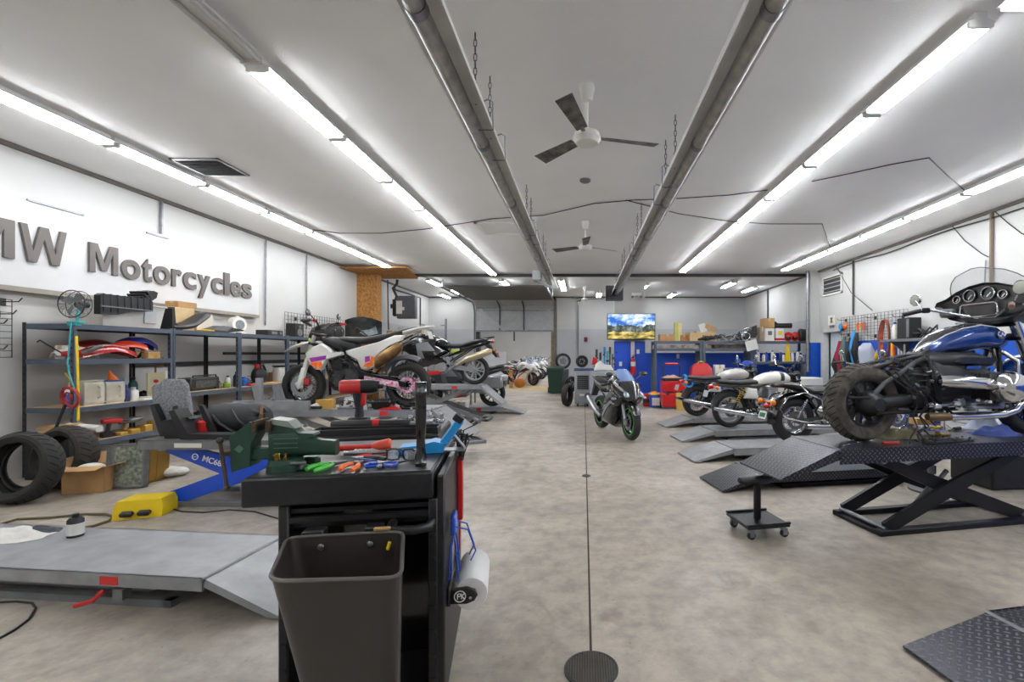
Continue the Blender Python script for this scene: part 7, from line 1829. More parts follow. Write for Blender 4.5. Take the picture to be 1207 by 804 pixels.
for k, px in enumerate((929, 937)):
    t = thing('red_shell', ('red glossy shell next to the red banded tin on the back shelf','red glossy shell next to the black bag on the back shelf')[k], 'helmet shell', (tp(px), 13.8, ZT_))
    obj('shell', MB().ell((0,0,.14),(.13,.14,.14),(.2,0,0)), RED, t); obj('opening', MB().ell((-.03,-.08,.11),(.08,.07,.06)), KG, t)
solo('black_bag', MB().sx([(-.12,.18,.08,.16),(-.08,.19,.13,.19),(.1,.18,.13,.18),(.13,.16,.08,.14)],16), LEA, 'black rounded bag at the right end of the back shelf', 'bag', (tp(946), 13.8, ZT_))
solo('clear_box_row', MB().bb(-.9,.9,-.2,.2,0,.1,.004), mat('cloudy_plastic',(196,190,180),.4,rgb2=(120,112,100),sc=8), 'long pale tray of small parts under the top board nearest the television', 'tray', (tp(806), 13.85, 1.58))
solo('dark_box_row', MB().bb(-.6,.6,-.2,.2,0,.12,.004), mat('brown_mix',(110,90,76),.6,rgb2=(60,52,48),sc=9), 'long dark tray of small parts under the top board in the middle', 'tray', (tp(860), 13.85, 1.58))
# bottles
ZQ = 1.186
bm = [WP, CYB, WP, BLP, mat('dark_teal',(44,84,90),.4), WP, BLP, LGR, mat('navy_plastic',(40,60,130),.4), WP, mat('dark_teal',(0,0,0)), BLP, WP, REDP, WP, mat('navy_plastic',(0,0,0)), WP, BLP]
cm = ['white','pale blue','white','blue','teal','white','blue','grey','navy','white','teal','blue','white','red','white','navy','white','blue']
caps = [BLP, WP, RED, K, K, BLP, WP, K, WP, K, RED, WP, YEL, K, BLP, WP, RED, K]; capn = ['blue','white','red','black','black','blue','white','black','white','black','red','white','yellow','black','blue','white','red','black']
used = {}
places = ['at the left end','beside the left end','left of centre','left of centre','near the yellow sign','right of centre','right of centre','near the right end','at the right end']
r_ = random.Random(2)
for i in range(18):
    px = 893+i*3.35
    base = f'{cm[i]} bottle with a {capn[i]} cap {places[i//2]} of the fluids shelf' if 'near' not in places[i//2] and 'left of' not in places[i//2] and 'right of' not in places[i//2] and 'beside' not in places[i//2] else f'{cm[i]} bottle with a {capn[i]} cap on the fluids shelf, {places[i//2]}'
    base = base.replace('at the left end of', 'at the left end of').replace('at the right end of', 'at the right end of')
    bottle(base, (px2(px, 13.7)+r_.uniform(-.01,.01), 13.68+(.2 if i % 3 == 1 else 0), ZQ), r_.uniform(.2,.34), r_.uniform(.04,.052), bm[i], caps[i])
t = thing('wet_floor_sign', 'folded bright yellow caution sign standing among the bottles', 'sign', (px2(931,13.45), 13.61, 1.19))
obj('panel', MB().prism([(-.09,0),(-.03,.56),(.03,.56),(.09,0)], -.02, 0), YEL, t); obj('handle', MB().torus((0,-.01,.57),(0,1,0),.03,.01,16,6), YEL, t)
solo('hanging_sheet', MB().box((0,0,0),(.34,.006,.3),(0,-.25,0),.001).box((.02,-.006,.02),(.2,.003,.08),(0,-.25,0)), WP, 'white printed sheet hanging tilted from the back shelf rail', 'sheet', (px2(886,13.45), 13.45, pz(407,13.45)))
# lower cabinets and counter under the bottles
t = thing('base_cabinet', 'grey steel cabinet below the bottles with a white top', 'cabinet', (px2(912,13.2), 12.7, 0))
obj('body', MB().bb(-.65,1.0,0,.5,.0,.7,.01), LGR, t)
for x in (-.64,-.1,.46): obj('door', MB().bb(x,x+.5,-.02,0,.08,.66,.005), WP, t)
obj('worktop', MB().bb(-.7,1.05,-.04,.54,.7,.74,.008), WP, t)
solo('blue_towel_pile', lump(MB(), (0,0,0), .24, .14, .14, 21), BLP, 'crumpled blue shop towels on the white cabinet top', 'towels', (px2(935,12.9), 12.9, .741))
solo('small_bin', MB().loft([[(-.2,-.2,0),(.2,-.2,0),(.2,.2,0),(-.2,.2,0)],[(-.27,-.27,.62),(.27,-.27,.62),(.27,.27,.62),(-.27,.27,.62)]],False), mat('slate_bin',(78,82,92),.5), 'slate grey open bin standing before the white cabinet', 'bin', (px2(968,11.4), 11.4, 0))
solo('white_basin', MB().bb(-.3,.3,-.25,.25,0,.8,.03), WP, 'white plastic wash unit beside the white cabinet', 'wash unit', (px2(949,12.2), 12.1, 0))
solo('clear_crate', MB().bb(-.4,.4,-.2,.2,0,.25,.01), mat('crate_teal',(130,150,156),.4,rgb2=(60,74,80),sc=9), 'cloudy plastic crate of parts behind the white tank motorcycle', 'crate', (px2(868,12.4), 12.4, .78))
t = thing('workbench', 'low dark bench behind the retro motorcycles with the red bag on it', 'bench', (px2(845,12.4)+.1, 12.3, 0))
obj('top', MB().bb(-1.0,1.1,-.3,.3,.74,.78,.005), mat('dark_red_top',(96,40,44),.5), t)
for x in (-.95,1.02):
    for y in (-.26,.23): obj('leg', MB().bb(x,x+.05,y,y+.05,0,.74), IRON, t)
t = thing('red_bag', 'red soft tool bag with a folded handle on the low bench', 'bag', (px2(826,12.3), 12.3, .78))
obj('body', MB().loft([[(-.28,-.14,0),(.28,-.14,0),(.28,.14,0),(-.28,.14,0)],[(-.26,-.13,.25),(.26,-.13,.25),(.26,.13,.25),(-.26,.13,.25)],[(-.16,-.06,.38),(.16,-.06,.38),(.16,.06,.38),(-.16,.06,.38)]], False), RED, t)
obj('handle', MB().tube([(-.08,0,.38),(-.05,-.02,.43),(.05,-.02,.43),(.08,0,.38)],.015,6), YEL, t)
carton('white box with a dark picture on the low bench beside the red bag', (px2(848,12.3), 12.35, .78), (.26,.2,.34), 0, WP)
t = thing('mirror_stand', 'small round mirror on a stem on the low bench', 'mirror', (px2(870,12.2), 12.2, .78)); obj('stem', MB().cyl((0,0,0),(0,0,.4),.01).cyl((0,0,0),(0,0,.01),.06), STL, t); obj('disc', MB().cyl((0,-.01,.45),(0,.01,.45),.07,n=24), CH, t)
t = thing('headwear_pile', 'blue cap and black helmet piled at the end of the low bench', 'cap', (px2(881,12.2), 12.2, .78)); obj('cap', MB().ell((0,0,.36),(.16,.14,.1)).box((.1,-.1,.32),(.16,.16,.02),.5,.008), BLU, t); obj('helmet', MB().ell((0,0,.14),(.14,.14,.14)), KG, t); obj('visor', MB().ell((.02,-.07,.15),(.1,.08,.05)), REDP, t)
carton('small orange and yellow box cluster hanging by the sheet on the back shelf', (px2(875,13.5), 13.75, 1.3+.29), (.12,.1,.12), 0, YEL, tape=False)

# red tool boxes, bucket, charger
t = thing('rolling_toolbox', 'red stacked rolling toolbox with an upright handle before the blue partition', 'toolbox', (px2(793,11.9), 11.9, 0))
obj('lower_box', MB().bb(-.3,.3,-.22,.22,.06,.42,.02), RED, t); obj('upper_box', MB().bb(-.3,.3,-.22,.22,.44,.72,.02), RED, t)
obj('latch', MB().bb(-.2,-.14,-.24,-.22,.36,.48,.004).bb(.14,.2,-.24,-.22,.36,.48,.004), K, t); obj('tray', MB().bb(-.26,.26,-.2,.2,.72,.8,.01), K, t)
obj('pull_handle', MB().tube([(-.22,.18,.7),(-.22,.18,1.1),(-.18,.18,1.14),(.18,.18,1.14),(.22,.18,1.1),(.22,.18,.7)],.02,8), K, t); obj('hand_grip', MB().cyl((-.16,.18,1.15),(.16,.18,1.15),.03), RED, t)
for s in (-1,1): obj('wheel', MB().cyl((s*.32,.12,.08),(s*.28,.12,.08),.08,n=18), RUB, t)
solo('tan_cloth', lump(MB(), (0,0,0), .24, .15, .09, 31), mat('tan_cloth',(190,150,120),.9), 'tan cloth heaped in the tray of the rolling toolbox', 'cloth', (px2(791,11.85), 11.85, .80))
carton('small yellow box standing in front of the rolling toolbox', (px2(801,11.7), 11.7, 0), (.2,.2,.42), 0, mat('mustard_box',(206,170,80),.7), tape=False)
t = thing('paint_bucket', 'blue bucket with a white label and yellow lid beside the rolling toolbox', 'bucket', (px2(772,12.2), 12.2, 0))
obj('body', MB().lathe([(0,.0001),(0,.14),(.33,.165),(.34,.16)], n=28), BLU, t); obj('paper_label', MB().prism([(-.1,.06),(.1,.06),(.1,.26),(-.1,.26)], -.17, -.155), WP, t); obj('lid', MB().lathe([(.34,.172),(.36,.172),(.375,.16),(.375,.0001)], n=28), YEL, t)
solo('orange_rag', lump(MB(), (0,0,0), .1, .08, .05, 33), ORG, 'orange rag on the lid of the blue bucket', 'cloth', (px2(771,12.2), 12.2, .376))
t = thing('red_can_tall', 'tall red container with a dark band left of the blue bucket', 'container', (px2(762.5,12.4), 12.4, 0)); obj('body', MB().bb(-.11,.11,-.1,.1,0,.34,.02), RED, t); obj('band', MB().bb(-.112,.112,-.102,.102,.1,.2), KG, t)

# ------------------------------------------------------------ grey coolers, bin, wheels
def cooler(label, x, y, w_, d_, h_, rz, grille):
    t = thing('evaporative_cooler', label, 'cooler', (x, y, 0), rz)
    m = mat('cooler_grey',(150,154,160),.5,var=.08)
    obj('housing', MB().bb(-w_/2,w_/2,0,d_,.07,h_,.02), m, t)
    f = obj('outlet_frame', MB().bb(-w_*.36,w_*.36,-.012,0,h_*.48,h_*.88,.004), mat('dark_grille',(44,46,50),.5), t)
    g = MB()
    for k in range(7): g.box((0,-.016,h_*(.5+.053*k)),(w_*.7,.02,.008),(.5,0,0))
    obj('louvre', g, GRY, f)
    if grille:
        p = obj('side_pad', MB().bb(-w_/2-.01,-w_/2,.08,d_-.08,h_*.2,h_*.85,.003), m, t)
        g = MB()
        for k in range(12): g.bb(-w_/2-.018,-w_/2-.01,.1,d_-.1,h_*(.23+.05*k),h_*(.245+.05*k))
        obj('pad_slats', g, GRY, p)
    obj('control_panel', MB().bb(-w_*.2,w_*.1,-.01,0,h_*.3,h_*.36,.002), WP, t)
    for sx in (-1,1):
        for y_ in (.06,d_-.06): obj('caster', MB().cyl((sx*(w_/2-.08)-.02,y_,.04),(sx*(w_/2-.08)+.02,y_,.04),.04,n=14), K, t)
    return t
cooler('narrow grey cooler unit with a dark outlet, next to the leaning tyre', px2(687,12.3), 12.3, .42, .5, .95, .05, False)
cooler('wide grey cooler unit with side slats right behind the sport motorcycle', px2(713,11.7), 11.7, .78, .5, .97, -.04, True)
t = thing('motorcycle_wheel', 'black motorcycle wheel lying on the narrow cooler unit', 'wheel', (px2(686,12.5), 12.55, 1.03), 0)
wheel(t, 'rim', 0, .17, .12, .11, '6', KM, None, z=.18)
solo('blue_case', MB().bb(-.24,.3,-.2,.2,0,.07,.02), mat('steel_blue_case',(64,84,124),.5), 'flat steel blue case under the black wheel on the cooler', 'case', (px2(687,12.5), 12.55, .955))
t = thing('parts_heap', 'heap of white and red motorcycle parts on the wide cooler', 'motorcycle part', (px2(711,11.9), 11.95, .972))
obj('white_panel', MB().pillow([(-.24,.0),(-.2,.18),(-.08,.27),(.05,.17),(.2,.15),(.28,.0)], 0, -.1, .3), WP, t); obj('red_panel', MB().pillow([(-.3,.16),(-.26,.36),(-.16,.34),(-.18,.16)], .05, .0, .2), RED, t)
obj('dark_bits', clutter(MB(), -.3,.35,-.1,.15,.08,.5,16,61,.06), IRON, t)
for k, (px, h_, c_) in enumerate(((702.5,1.55,IRON),(707,1.45,K),(712,1.62,CYB),(715.5,1.5,TEAL),(718.5,1.62,IRON),(721.5,1.42,GRY))):
    lb = ('dark pole leftmost of those standing behind the coolers','black pole behind the white parts heap','light blue pole standing before the blue board','teal pole standing before the blue board','dark pole beside the teal pole','grey pole nearest the blue board edge')[k]
    solo('upright_pole', MB().cyl((0,0,0),(.02,.0,h_),.022,n=10).cyl((.02,0,h_-.2),(.02,0,h_),.035,n=10), c_, lb, 'pole', (px2(px,13.6), 13.6+.03*k, 0))
t = thing('wheeled_bin', 'dark green wheeled rubbish bin beside the garage opening', 'bin', (px2(655,16.5), 16.5, 0))
DG = mat('bin_green',(26,58,48),.5)
obj('body', MB().loft([[(-.22,-.25,.03),(.22,-.25,.03),(.22,.25,.03),(-.22,.25,.03)],[(-.28,-.33,.85),(.28,-.33,.85),(.28,.33,.85),(-.28,.33,.85)]]), DG, t)
obj('lid', MB().prism([(-.36,.86),(-.36,.9),(.0,.98),(.36,.93),(.36,.86)], -.3, .3, 'x'), DG, t); obj('rib', MB().bb(-.29,.29,-.34,-.32,.76,.82,.004), DG, t)
for s in (-1,1): obj('wheel', MB().cyl((s*.25,.28,.1),(s*.3,.28,.1),.1,n=18), K, t)
def std_wheel(label, loc, rot, R=.32, rm=AL, sty='wire'):
    t = thing('motorcycle_wheel', label, 'wheel', loc, 0, rot=rot); wheel(t, 'rim', 0, R, .12, R*.72, sty, rm, (.12, STL), z=0, sides=(-1,)); return t
std_wheel('silver rimmed wheel propped highest behind the green bin', (px2(662,17.2)+.05, 17.28, 1.143), (0,0,.2), .30, STL, '5')
solo('wheel_stand', MB().bb(-.2,.2,-.15,.15,0,.84,.01), GRY, 'grey pedestal holding the highest wheel behind the green bin', 'stand', (px2(664,17.1), 17.3, 0))
std_wheel('dark wheel standing on the floor right of the green bin', (px2(670,16.8)+.1, 16.8, .3), (0,0,.9), .3, KM, '6')
tyre('black tyre leaning against the narrow cooler unit', (px2(668.5,12.25), 12.35, .305), (0,.0,1.25), .30, .16, .21, tread=False)
# stored motorcycles beyond the opening
proto = []
cols = [('white', WP, RED), ('black', KG, GRN), ('silver', mat('silver_paint',(190,192,196),.3,.4), BLU), ('red', RED, WP)]
sx0 = -3.75
protos = [sportbike('white faired motorcycle at the front of the stored row', (sx0+.3, 21.2, 0), -.5, WP, RED, WP),
          tourer('grey touring motorcycle second in the stored row', (sx0-.02, 22.4, 0), -.4, mat('silver_paint',(0,0,0))),
          classic('red tank motorcycle third in the stored row', (sx0, 23.6, 0), -.4, RED, WH)]
names = ['fourth','fifth','sixth','seventh','eighth','ninth','tenth']
for i, nm in enumerate(names):
    src = protos[i % 3]; kind = ('white faired', 'grey touring', 'red tank')[i % 3]
    dup(src, (sx0+.05*(i%2)-.02*i, 24.8+1.35*i, 0), -.4-.02*i, f'{kind} motorcycle {nm} in the stored row', None)
dup(protos[2], (-3.3, 35.6, 0), -1.2, 'red motorcycle parked facing the opening at the far wall, left one')
dup(protos[2], (-2.4, 35.2, 0), -1.2, 'red motorcycle parked facing the opening at the far wall, right one')
solo('wood_post', MB().bb(-.06,.06,-.06,.06,0,.75,.005), WOOD, 'short wooden post before the stored motorcycles', 'post', (px2(604,19.0), 18.6, 0))
solo('orange_helmet', MB().ell((0,0,.2),(.26,.22,.2)), mat('orange_brown',(196,120,40),.4), 'rounded orange brown cover on the floor beside the wooden post', 'cover', (px2(612,18.8), 18.9, 0.03))
solo('white_low_panel', MB().bb(-.45,.45,-.03,.03,0,1.5,.004), mat('pale_panel',(206,210,214),.5), 'pale low panel standing left of the stored motorcycles', 'panel', (px2(583,18.6), 18.6, 0))
t = thing('measuring_stand', 'slim grey stand with a side arm behind the black touring motorcycle', 'stand', (px2(525.5,12.6), 12.6, 0)); obj('pole', MB().cyl((0,0,0),(0,0,2.38),.03).cyl((0,0,0),(0,0,.02),.2,n=20), STL, t); obj('arm', MB().cyl((-.14,0,2.2),(0,0,2.2),.015), STL, t)
t = thing('shelf_cart', 'grey workbench behind the black touring motorcycle', 'workbench', (px2(535,13.0), 13.0, 0)); obj('top', MB().bb(-.6,.6,-.3,.3,1.36,1.4), LGR, t)
for x in (-.56,.52):
    for y in (-.27,.23): obj('leg', MB().bb(x,x+.04,y,y+.04,0,1.36), STL, t)
bottle('black bottle on the grey workbench behind the touring motorcycle', (px2(529,12.9), 12.9, 1.4), .28, .07, KG, WP)
solo('green_tube', MB().cyl((-.18,0,.07),(.18,0,.07),.07,n=18), mat('green_yellow',(150,160,50),.4), 'yellow green tube lying on the grey workbench', 'tube', (px2(539,12.9), 12.9, 1.4))
carton('white cardboard box under the touring motorcycle lift', (px2(541,10.3), 10.42, 0), (.3,.3,.34), 0, WP)
carton('brown cardboard box under the touring motorcycle lift', (px2(531,10.3), 10.42, 0), (.16,.3,.34), 0, mat('brown_mix',(0,0,0)))

# ------------------------------------------------------------ right wall
grid('wire_grid', 'black wire grid panel on the right wall behind the blue cruiser', yr(994), yr(1073), 1.72, 2.36, XR-.05, 20, 9, ((yr(1000),2.28),(yr(1035),2.25),(yr(1068),2.2),(yr(1003),1.9),(yr(1035),1.83)), -1)
t = thing('wall_shelf', 'grey metal shelf on the right wall beyond the blue tank', 'shelf', (XR-.25, 9.0, 1.72)); obj('board', MB().bb(-.2,.24,-.9,.85,-.05,0,.004), GRY, t)
for y in (-.7,.6): obj('bracket', MB().prism([(.24,-.05),(-.15,-.05),(.24,-.35)], y-.015, y+.015), GRY, t)
zs = 1.722
t = thing('black_box', 'black upright box on the wall shelf behind the cruiser handlebar', 'box', (XR-.25, 9.25, zs)); obj('case', MB().bb(-.12,.12,-.18,.18,0,.42,.005), K, t); obj('spine', MB().bb(-.125,-.12,-.16,-.1,.03,.39), GRY, t)
bottle('white bottle between the orange hose and the black box', (XR-.3, 9.6, zs), .36, .055, WP, BLP)
t = thing('handlebar_heap', 'tangle of dark handlebar tubes on the wall shelf', 'motorcycle part', (XR-.25, 8.6, zs)); g = MB(); r_ = random.Random(9)
for i in range(9): g.tube([(r_.uniform(-.15,.1),-.35+.07*i,.02+.01*i),(r_.uniform(-.15,.1),-.2+.08*i,r_.uniform(.05,.25)),(r_.uniform(-.15,.1),.0+.06*i,.02)],.016,6)
obj('tubes', g, K, t); obj('bracket', MB().box((0,-.1,.1),(.08,.3,.05),(.3,0,0),.01), STL, t)
t = thing('hose_loop', 'orange brown hose coil hanging beside the wall shelf', 'hose', (XR-.12, yr(1051), 1.75)); g = MB()
for k in range(4): g.tube([(-.02*k,.12*math.cos(a)*(1+.15*k),.42*math.sin(a)) for a in [2*PI*j/20 for j in range(20)]],.014,6,True)
obj('coil', g, mat('orange_hose',(176,82,60),.6,rgb2=(120,60,50)), t)
for k, (px, c_, n_, zt, zb) in enumerate(((1058,YEL,'yellow',1.68,.75),(1060.5,ORG,'orange yellow',1.66,.8),(1066,WH,'white',1.62,.85),(1069.5,WH,'white',1.62,.85),(1073,WH,'white',1.62,.85))):
    lb = ('yellow rod hanging below the wall shelf, next to the hose coil','orange yellow rod hanging below the wall shelf','first white rod below the wall shelf, beside the coloured ones','middle white rod below the wall shelf','last white rod below the wall shelf')[k]
    solo('hanging_rod', MB().cyl((XR-.12, yr(px), zb),(XR-.12, yr(px), zt),.03 if k < 2 else .02,n=10), c_, lb, 'rod')
# hanging straps by the door
for k, (px, pyt, pyb, c_, lb) in enumerate(((994.5,402,440,mat('maroon_cloth',(150,30,60),.8),'maroon strap bundle hanging beside the door'),(990.5,415,445,K,'black jacket shaped bundle hanging beside the door'),(1000,397,430,mat('green_grey',(90,104,96),.8),'grey green bundle hanging right of the maroon straps'),(1011,390,432,CYB,'light blue bundle hanging on the wire grid'),(1015,392,436,K,'black strap bundle right of the light blue one'),(1007,398,436,K,'black strap bundle left of the light blue one'))):
    Y = yr(px)-.0; z1, z0 = pz(pyt, Y), pz(pyb, Y); r_ = random.Random(k)
    b = MB()
    for j in range(4): b.tube([(XR-.1, Y+.02*j-.03, z1),(XR-.13-.02*j, Y+r_.uniform(-.05,.05), (z0+z1)/2),(XR-.1, Y+r_.uniform(-.08,.08), z0+.05*j)],[.02,.05,.035],8)
    solo('strap_bundle', b, c_, lb, 'straps')
solo('orange_strap', MB().ell((0,0,0),(.05,.08,.08)), ORG, 'orange rolled strap hooked at the top above the maroon straps', 'strap', (XR-.1, yr(1000.5), 2.12))
solo('blue_strap', MB().ell((0,0,0),(.05,.07,.1)), CYB, 'light blue rolled strap hooked left of the orange one', 'strap', (XR-.1, yr(995.5), 2.12))
for k, (px, c_, n_) in enumerate(((1016.5,ORG,'orange'),(1021,mat('amber_strap',(200,130,50),.7),'amber'),(1024,mat('pink_strap',(190,100,110),.7),'pink'))):
    solo('rolled_strap', MB().tube([(0,0,.05),(-.02,0,0),(0,0,-.14)],[.03,.035,.02],8), c_, f'{n_} strap roll clipped on the wire grid beyond the sport screen', 'strap', (XR-.1, yr(px), 2.12))
t = thing('loose_screen', 'clear motorcycle screen with a yellow diamond sticker behind the cruiser rear wheel', 'windshield', (6.36, 9.85, 1.025), .5)
t.scale = (1.5,)*3
ws = []
for j in range(7):
    f = j/6; hw = .24*(1-f**2.5)**.5+.012; ws.append([(q*hw-.05*f, .1*q*q+.1*f, .42*f) for q in (-1,-.6,-.3,0,.3,.6,1)]+[(q*hw-.05*f, .1*q*q+.1*f-.006, .42*f) for q in (1,.6,.3,0,-.3,-.6,-1)])
obj('screen', MB().loft(ws), mat('hazy_screen',(200,206,214),.15,alpha=.55,var=0), t); obj('sticker', MB().prism([(-.04,.08),(.015,.2),(-.04,.32),(-.095,.2)], .015, .022), YEL, t)
t = thing('parts_bench', 'long grey workbench with drawers along the right wall behind the blue cruiser', 'workbench', (6.42, 8.4, 0)); obj('top', MB().bb(-.34,.36,-2.0,2.0,.97,1.02,.005), mat('bench_top',(168,156,136),.6), t)
obj('cabinet', MB().bb(-.3,.34,-1.95,1.95,.05,.97), GRY, t)
for k in range(6):
    for j in range(3):
        dd = obj('drawer', MB().bb(-.32,-.3,-1.93+.65*k,-1.32+.65*k,.1+.29*j,.36+.29*j,.004), LGR if (j+k) % 3 else GRY, t); obj('handle', MB().bb(-.335,-.32,-1.75+.65*k,-1.5+.65*k,.3+.29*j,.315+.29*j,.003), STL, dd)
solo('cream_cloth', lump(MB(), (0,0,0), .35, .16, .12, 41), RAG, 'cream cloth heap on the grey bench beside the clear screen', 'cloth', (6.3, 9.3, 1.022))
carton('brown flat carton on the grey bench behind the blue tank', (6.35, 8.6, 1.02), (.4,.45,.12), .1)
t = bikebits('subframe', 'dark tangle of brackets on the grey bench under the blue tank', 900, 15, 14, .4, .22, IRON); t.location = (6.35, 7.7, 1.022); t.rotation_euler = (0,0,1.5)
# loose things lying on and under the big lift
zl = .702
def ol(px, py): p = flo(px, py, zl); return (p[0], p[1], zl)
solo('olive_rag', lump(MB(), (0,0,0), .24, .15, .12, 51), mat('olive_rag',(150,142,110),.9,rgb2=(96,92,66)), 'olive mottled rag under the frame of the blue cruiser', 'cloth', ol(1058, 515))
solo('blue_towel', lump(MB(), (0,0,0), .2, .12, .10, 52), mat('navy_towel',(70,90,160),.9), 'blue folded towel on the raised lift under the chrome pipe', 'towel', ol(1172, 512))
solo('pale_towel', lump(MB(), (0,0,0), .18, .12, .13, 53), mat('pale_towel',(170,180,200),.9), 'pale blue towel heaped behind the blue folded one', 'towel', ol(1160, 505))
for k, (px, py, c_, lb) in enumerate(((1098,507,YEL,'screwdriver with a yellow round handle on the raised lift'),(1125,508,K,'black handled screwdriver with a yellow end on the raised lift'))):
    t = thing('screwdriver', lb, 'screwdriver', ol(px, py), .3+.2*k); obj('handle', MB().cyl((0,0,.018),(.1,0,.018),.017,n=14), c_, t); obj('blade', MB().cyl((-.12,0,.018),(0,0,.018),.004), STL, t)
    if k: obj('end_cap', MB().cyl((.1,0,.018),(.115,0,.018),.014), YEL, t)
solo('small_red_tool', MB().box((0,0,.012),(.14,.03,.02),.1,.005), RED, 'small red tool on the near left of the raised lift', 'tool', ol(1050, 524))
t = thing('small_carton', 'small brown open carton under the engine of the blue cruiser', 'box', ol(1090, 500)); obj('carton', MB().bb(-.12,.12,-.06,.06,0,.06), CARD, t); obj('bit', MB().bb(.05,.1,-.07,-.06,.02,.06), BLU, t)
for k in range(4):
    solo('wrench', MB().box((0,0,.006),(.2,.018,.008),None,.002).cyl((.1,0,.002),(.1,0,.012),.016,n=12).cyl((-.1,0,.002),(-.1,0,.012),.014,n=12), CH, ('chrome spanner left of the blue folded towel on the raised lift','chrome spanner nearest the ramp of the raised lift','chrome spanner beside the olive rag on the raised lift','chrome spanner under the black handled screwdriver')[k], 'spanner', ol((1136,1004,1075,1118)[k],(519,524,519,518)[k]), (.1,.5,-.2,.3)[k])
solo('grey_fairing', MB().sx([(-.55,.1,.05,.04),(-.3,.18,.15,.1),(.1,.2,.2,.12),(.5,.26,.2,.1),(.8,.3,.08,.04)],18), mat('grey_fairing',(150,152,158),.35), 'pale grey fairing lying on the floor behind the raised black lift', 'fairing', (4.8, 5.0, .42), .1)
solo('fairing_crate', MB().bb(-.6,.6,-.25,.25,0,.44,.02), K, 'dark crate under the pale grey fairing', 'crate', (4.8, 5.05, 0), .1)
solo('blue_bag', lump(MB(), (0,0,0), .2, .16, .22, 61), BLU, 'blue plastic bag on the floor behind the raised black lift', 'bag', (3.6, 4.75, 0.49))
solo('bag_stool', MB().cyl((0,0,.44),(0,0,.48),.2,n=24).cyl((0,0,0),(0,0,.44),.03).cyl((0,0,0),(0,0,.02),.2,n=24), GRY, 'low grey stool carrying the blue plastic bag', 'stool', (3.6, 4.75, 0))
# ------------------------------------------------------------ more loose things that fill the benches
def heap(name, label, cat, loc, m, seed, n=14, w_=.2, d_=.1, h_=.12, s=.05, rz=0):
    b = MB().bb(-w_*.8, w_*.8, -d_*.7, d_*.7, 0, h_*.2, .004)
    clutter(b, -w_, w_, -d_, d_, s*.6, h_, n, seed, s)
    o = solo(name, b, m, label, cat, loc, rz); o['kind'] = 'stuff'; return o
# lowest and middle boards of the left shelving
heap('scrap_metal', 'heap of dark metal scraps on the lowest board of the second left unit', 'scrap', (-6.05, 7.0, T1+.0), IRON, 81, 18, .2, .35, .16, .06)
heap('cable_heap', 'tangle of reddish brown cable and parts below the third post', 'cables', (-6.02, 8.3, T1), mat('cable_mix',(110,60,50),.6,rgb2=(44,42,44),sc=18), 82, 20, .2, .4, .2, .05)
heap('small_parts', 'scatter of small dark parts between the device and the olive can', 'parts', (-6.1, 7.45, Q), IRON, 83, 8, .1, .12, .06, .03)
heap('small_parts', 'scatter of grey parts behind the fluid containers of the third unit', 'parts', (-6.25, 8.6, Q), GRY, 84, 10, .1, .3, .14, .05)
carton('brown carton on the middle board right of the dark round jug', (-6.15, 9.25, Q), (.25,.25,.2))
heap('small_parts', 'loose dark fittings beside the wood block on the shelf of painted parts', 'parts', (-5.98, 6.42, T3), IRON, 85, 8, .08, .06, .06, .03)
heap('small_parts', 'dark fittings scattered behind the white squeeze bottle on the jug shelf', 'parts', (-6.2, 6.4, T2), KM, 86, 8, .12, .06, .1, .04)
t = thing('gauge_board', 'cream gauge board with a red button at the far end of the jug shelf', 'gauge', (-6.0, 6.42, T2+.02), .9)
obj('board', MB().bb(-.09,.09,-.02,.02,0,.34,.006), mat('cream_board',(206,196,160),.6), t); obj('button', MB().cyl((0,-.02,.22),(0,-.045,.22),.025,n=14), RED, t)
obj('valve', MB().cyl((0,-.03,.1),(0,-.06,.1),.03,n=14).tube([(0,0,.34),(0,-.02,.42),(.08,-.02,.44)],.012,6), BRS, t)
# blue armed lift: black frames in the grey covers, small parts
solo('angled_bracket', MB().prism([(-.16,0),(-.26,.30),(-.22,.31),(-.10,.04),(.2,.04),(.2,0)], -.03, .03), K, 'black angled frame leaning in front of the speckled grey cover', 'frame', (-3.95, 4.47, ZL+.002))
heap('small_parts', 'small greyish parts scattered at the far edge of the blue armed lift', 'parts', (-3.0, 4.75, ZL+.001), STL, 88, 10, .2, .06, .08, .04)
# supermoto lift clutter
for k, (x, y, m_, sd, lb) in enumerate(((-3.75,6.12,STL,91,'silver brackets scattered under the front wheel of the white supermoto'),(-3.15,6.14,IRON,92,'dark engine parts lying below the white supermoto engine'),(-2.75,6.12,AL,93,'bright aluminium parts beside the drain pan'),(-2.3,6.12,KM,94,'dark bolts and brackets near the ramp of the supermoto lift'))):
    heap('loose_parts', lb, 'parts', (x, y, ZS+.001), m_, sd, 12, .16, .05, .1, .04)
t = thing('clear_jar', 'white plastic jar beside the small wooden parts box', 'jar', (-3.2, 6.24, ZS+.001)); obj('body', MB().lathe([(0,.0001),(0,.06),(.12,.06),(.13,.05),(.13,.0001)], n=20), WP, t); obj('lid', MB().cyl((0,0,.13),(0,0,.15),.052,n=18), LGR, t)
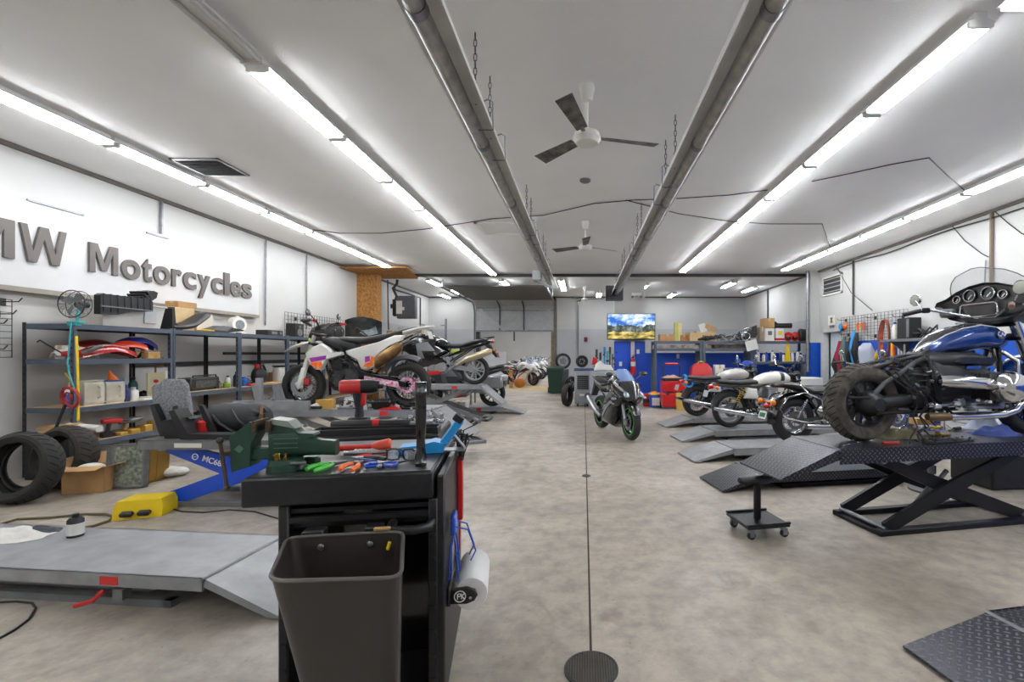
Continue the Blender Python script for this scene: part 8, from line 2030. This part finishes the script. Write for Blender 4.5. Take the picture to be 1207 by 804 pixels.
# floor between the lifts: jack frame and parts seen at the second cart's right
t = thing('scissor_jack', 'folded grey steel jack frame on the floor beside the supermoto lift ramp', 'jack', (-1.95, 7.3, 0), .5)
obj('base', MB().bb(-.35,.35,-.2,-.15,0,.05,.006).bb(-.35,.35,.15,.2,0,.05,.006).bb(-.35,-.3,-.2,.2,0,.05).bb(.3,.35,-.2,.2,0,.05), STL, t)
obj('arm', MB().tube([(-.3,-.12,.05),(.25,-.12,.34)],.025,6), IRON, t); obj('arm', MB().tube([(-.3,.12,.05),(.25,.12,.34)],.025,6), IRON, t); obj('cross_bar', MB().cyl((.25,-.16,.34),(.25,.16,.34),.03,n=12), STL, t); obj('roller', MB().cyl((-.05,-.05,.16),(-.05,.05,.16),.05,n=16), AL, t)
heap('steel_tool_pile', 'pile of silver brackets on the second cart behind the black upright bar', 'parts', C2(.52,.44,.982), AL, 96, 16, .1, .06, .09, .03)
# right side: things on the raised black lift and benches
heap('loose_parts', 'dark bolts scattered along the near edge of the raised black lift', 'parts', (2.95, 3.72, .703), IRON, 97, 14, .3, .04, .04, .025, YAW)
heap('loose_parts', 'silver fittings scattered behind the olive rag on the raised black lift', 'parts', (2.85, 3.98, .703), AL, 98, 12, .2, .05, .07, .03, YAW)
heap('loose_parts', 'yellow and black small tools behind the screwdrivers on the raised lift', 'tools', (3.1, 4.02, .703), mat('yellow_black_mix',(210,170,40),.5,rgb2=(40,38,36),sc=30), 99, 10, .14, .05, .08, .03, YAW)
heap('engine_bits', 'dark engine parts heaped on the long grey workbench at its far end', 'parts', (6.3, 10.2, 1.022), IRON, 100, 16, .18, .14, .25, .07)
heap('engine_bits', 'brass and brown parts heaped on the long grey workbench behind the tank', 'parts', (6.35, 8.1, 1.022), BRZ, 101, 14, .18, .2, .2, .06)
heap('wheel_parts', 'dark parts piled on the floor behind the middle grey lift', 'parts', (4.7, 9.9, 0), IRON, 102, 20, .4, .2, .5, .1)
heap('spray_cans', 'row of mixed small containers crowded behind the bottles', 'containers', (px2(921,13.9), 13.93, ZQ), mat('mixed_labels',(90,110,150),.5,rgb2=(170,170,160),sc=16), 103, 30, .75, .05, .2, .06)
heap('bench_clutter', 'mixed small white and grey parts on the low dark bench', 'parts', (px2(858,12.2), 12.25, .78), LGR, 104, 16, .3, .1, .12, .05)
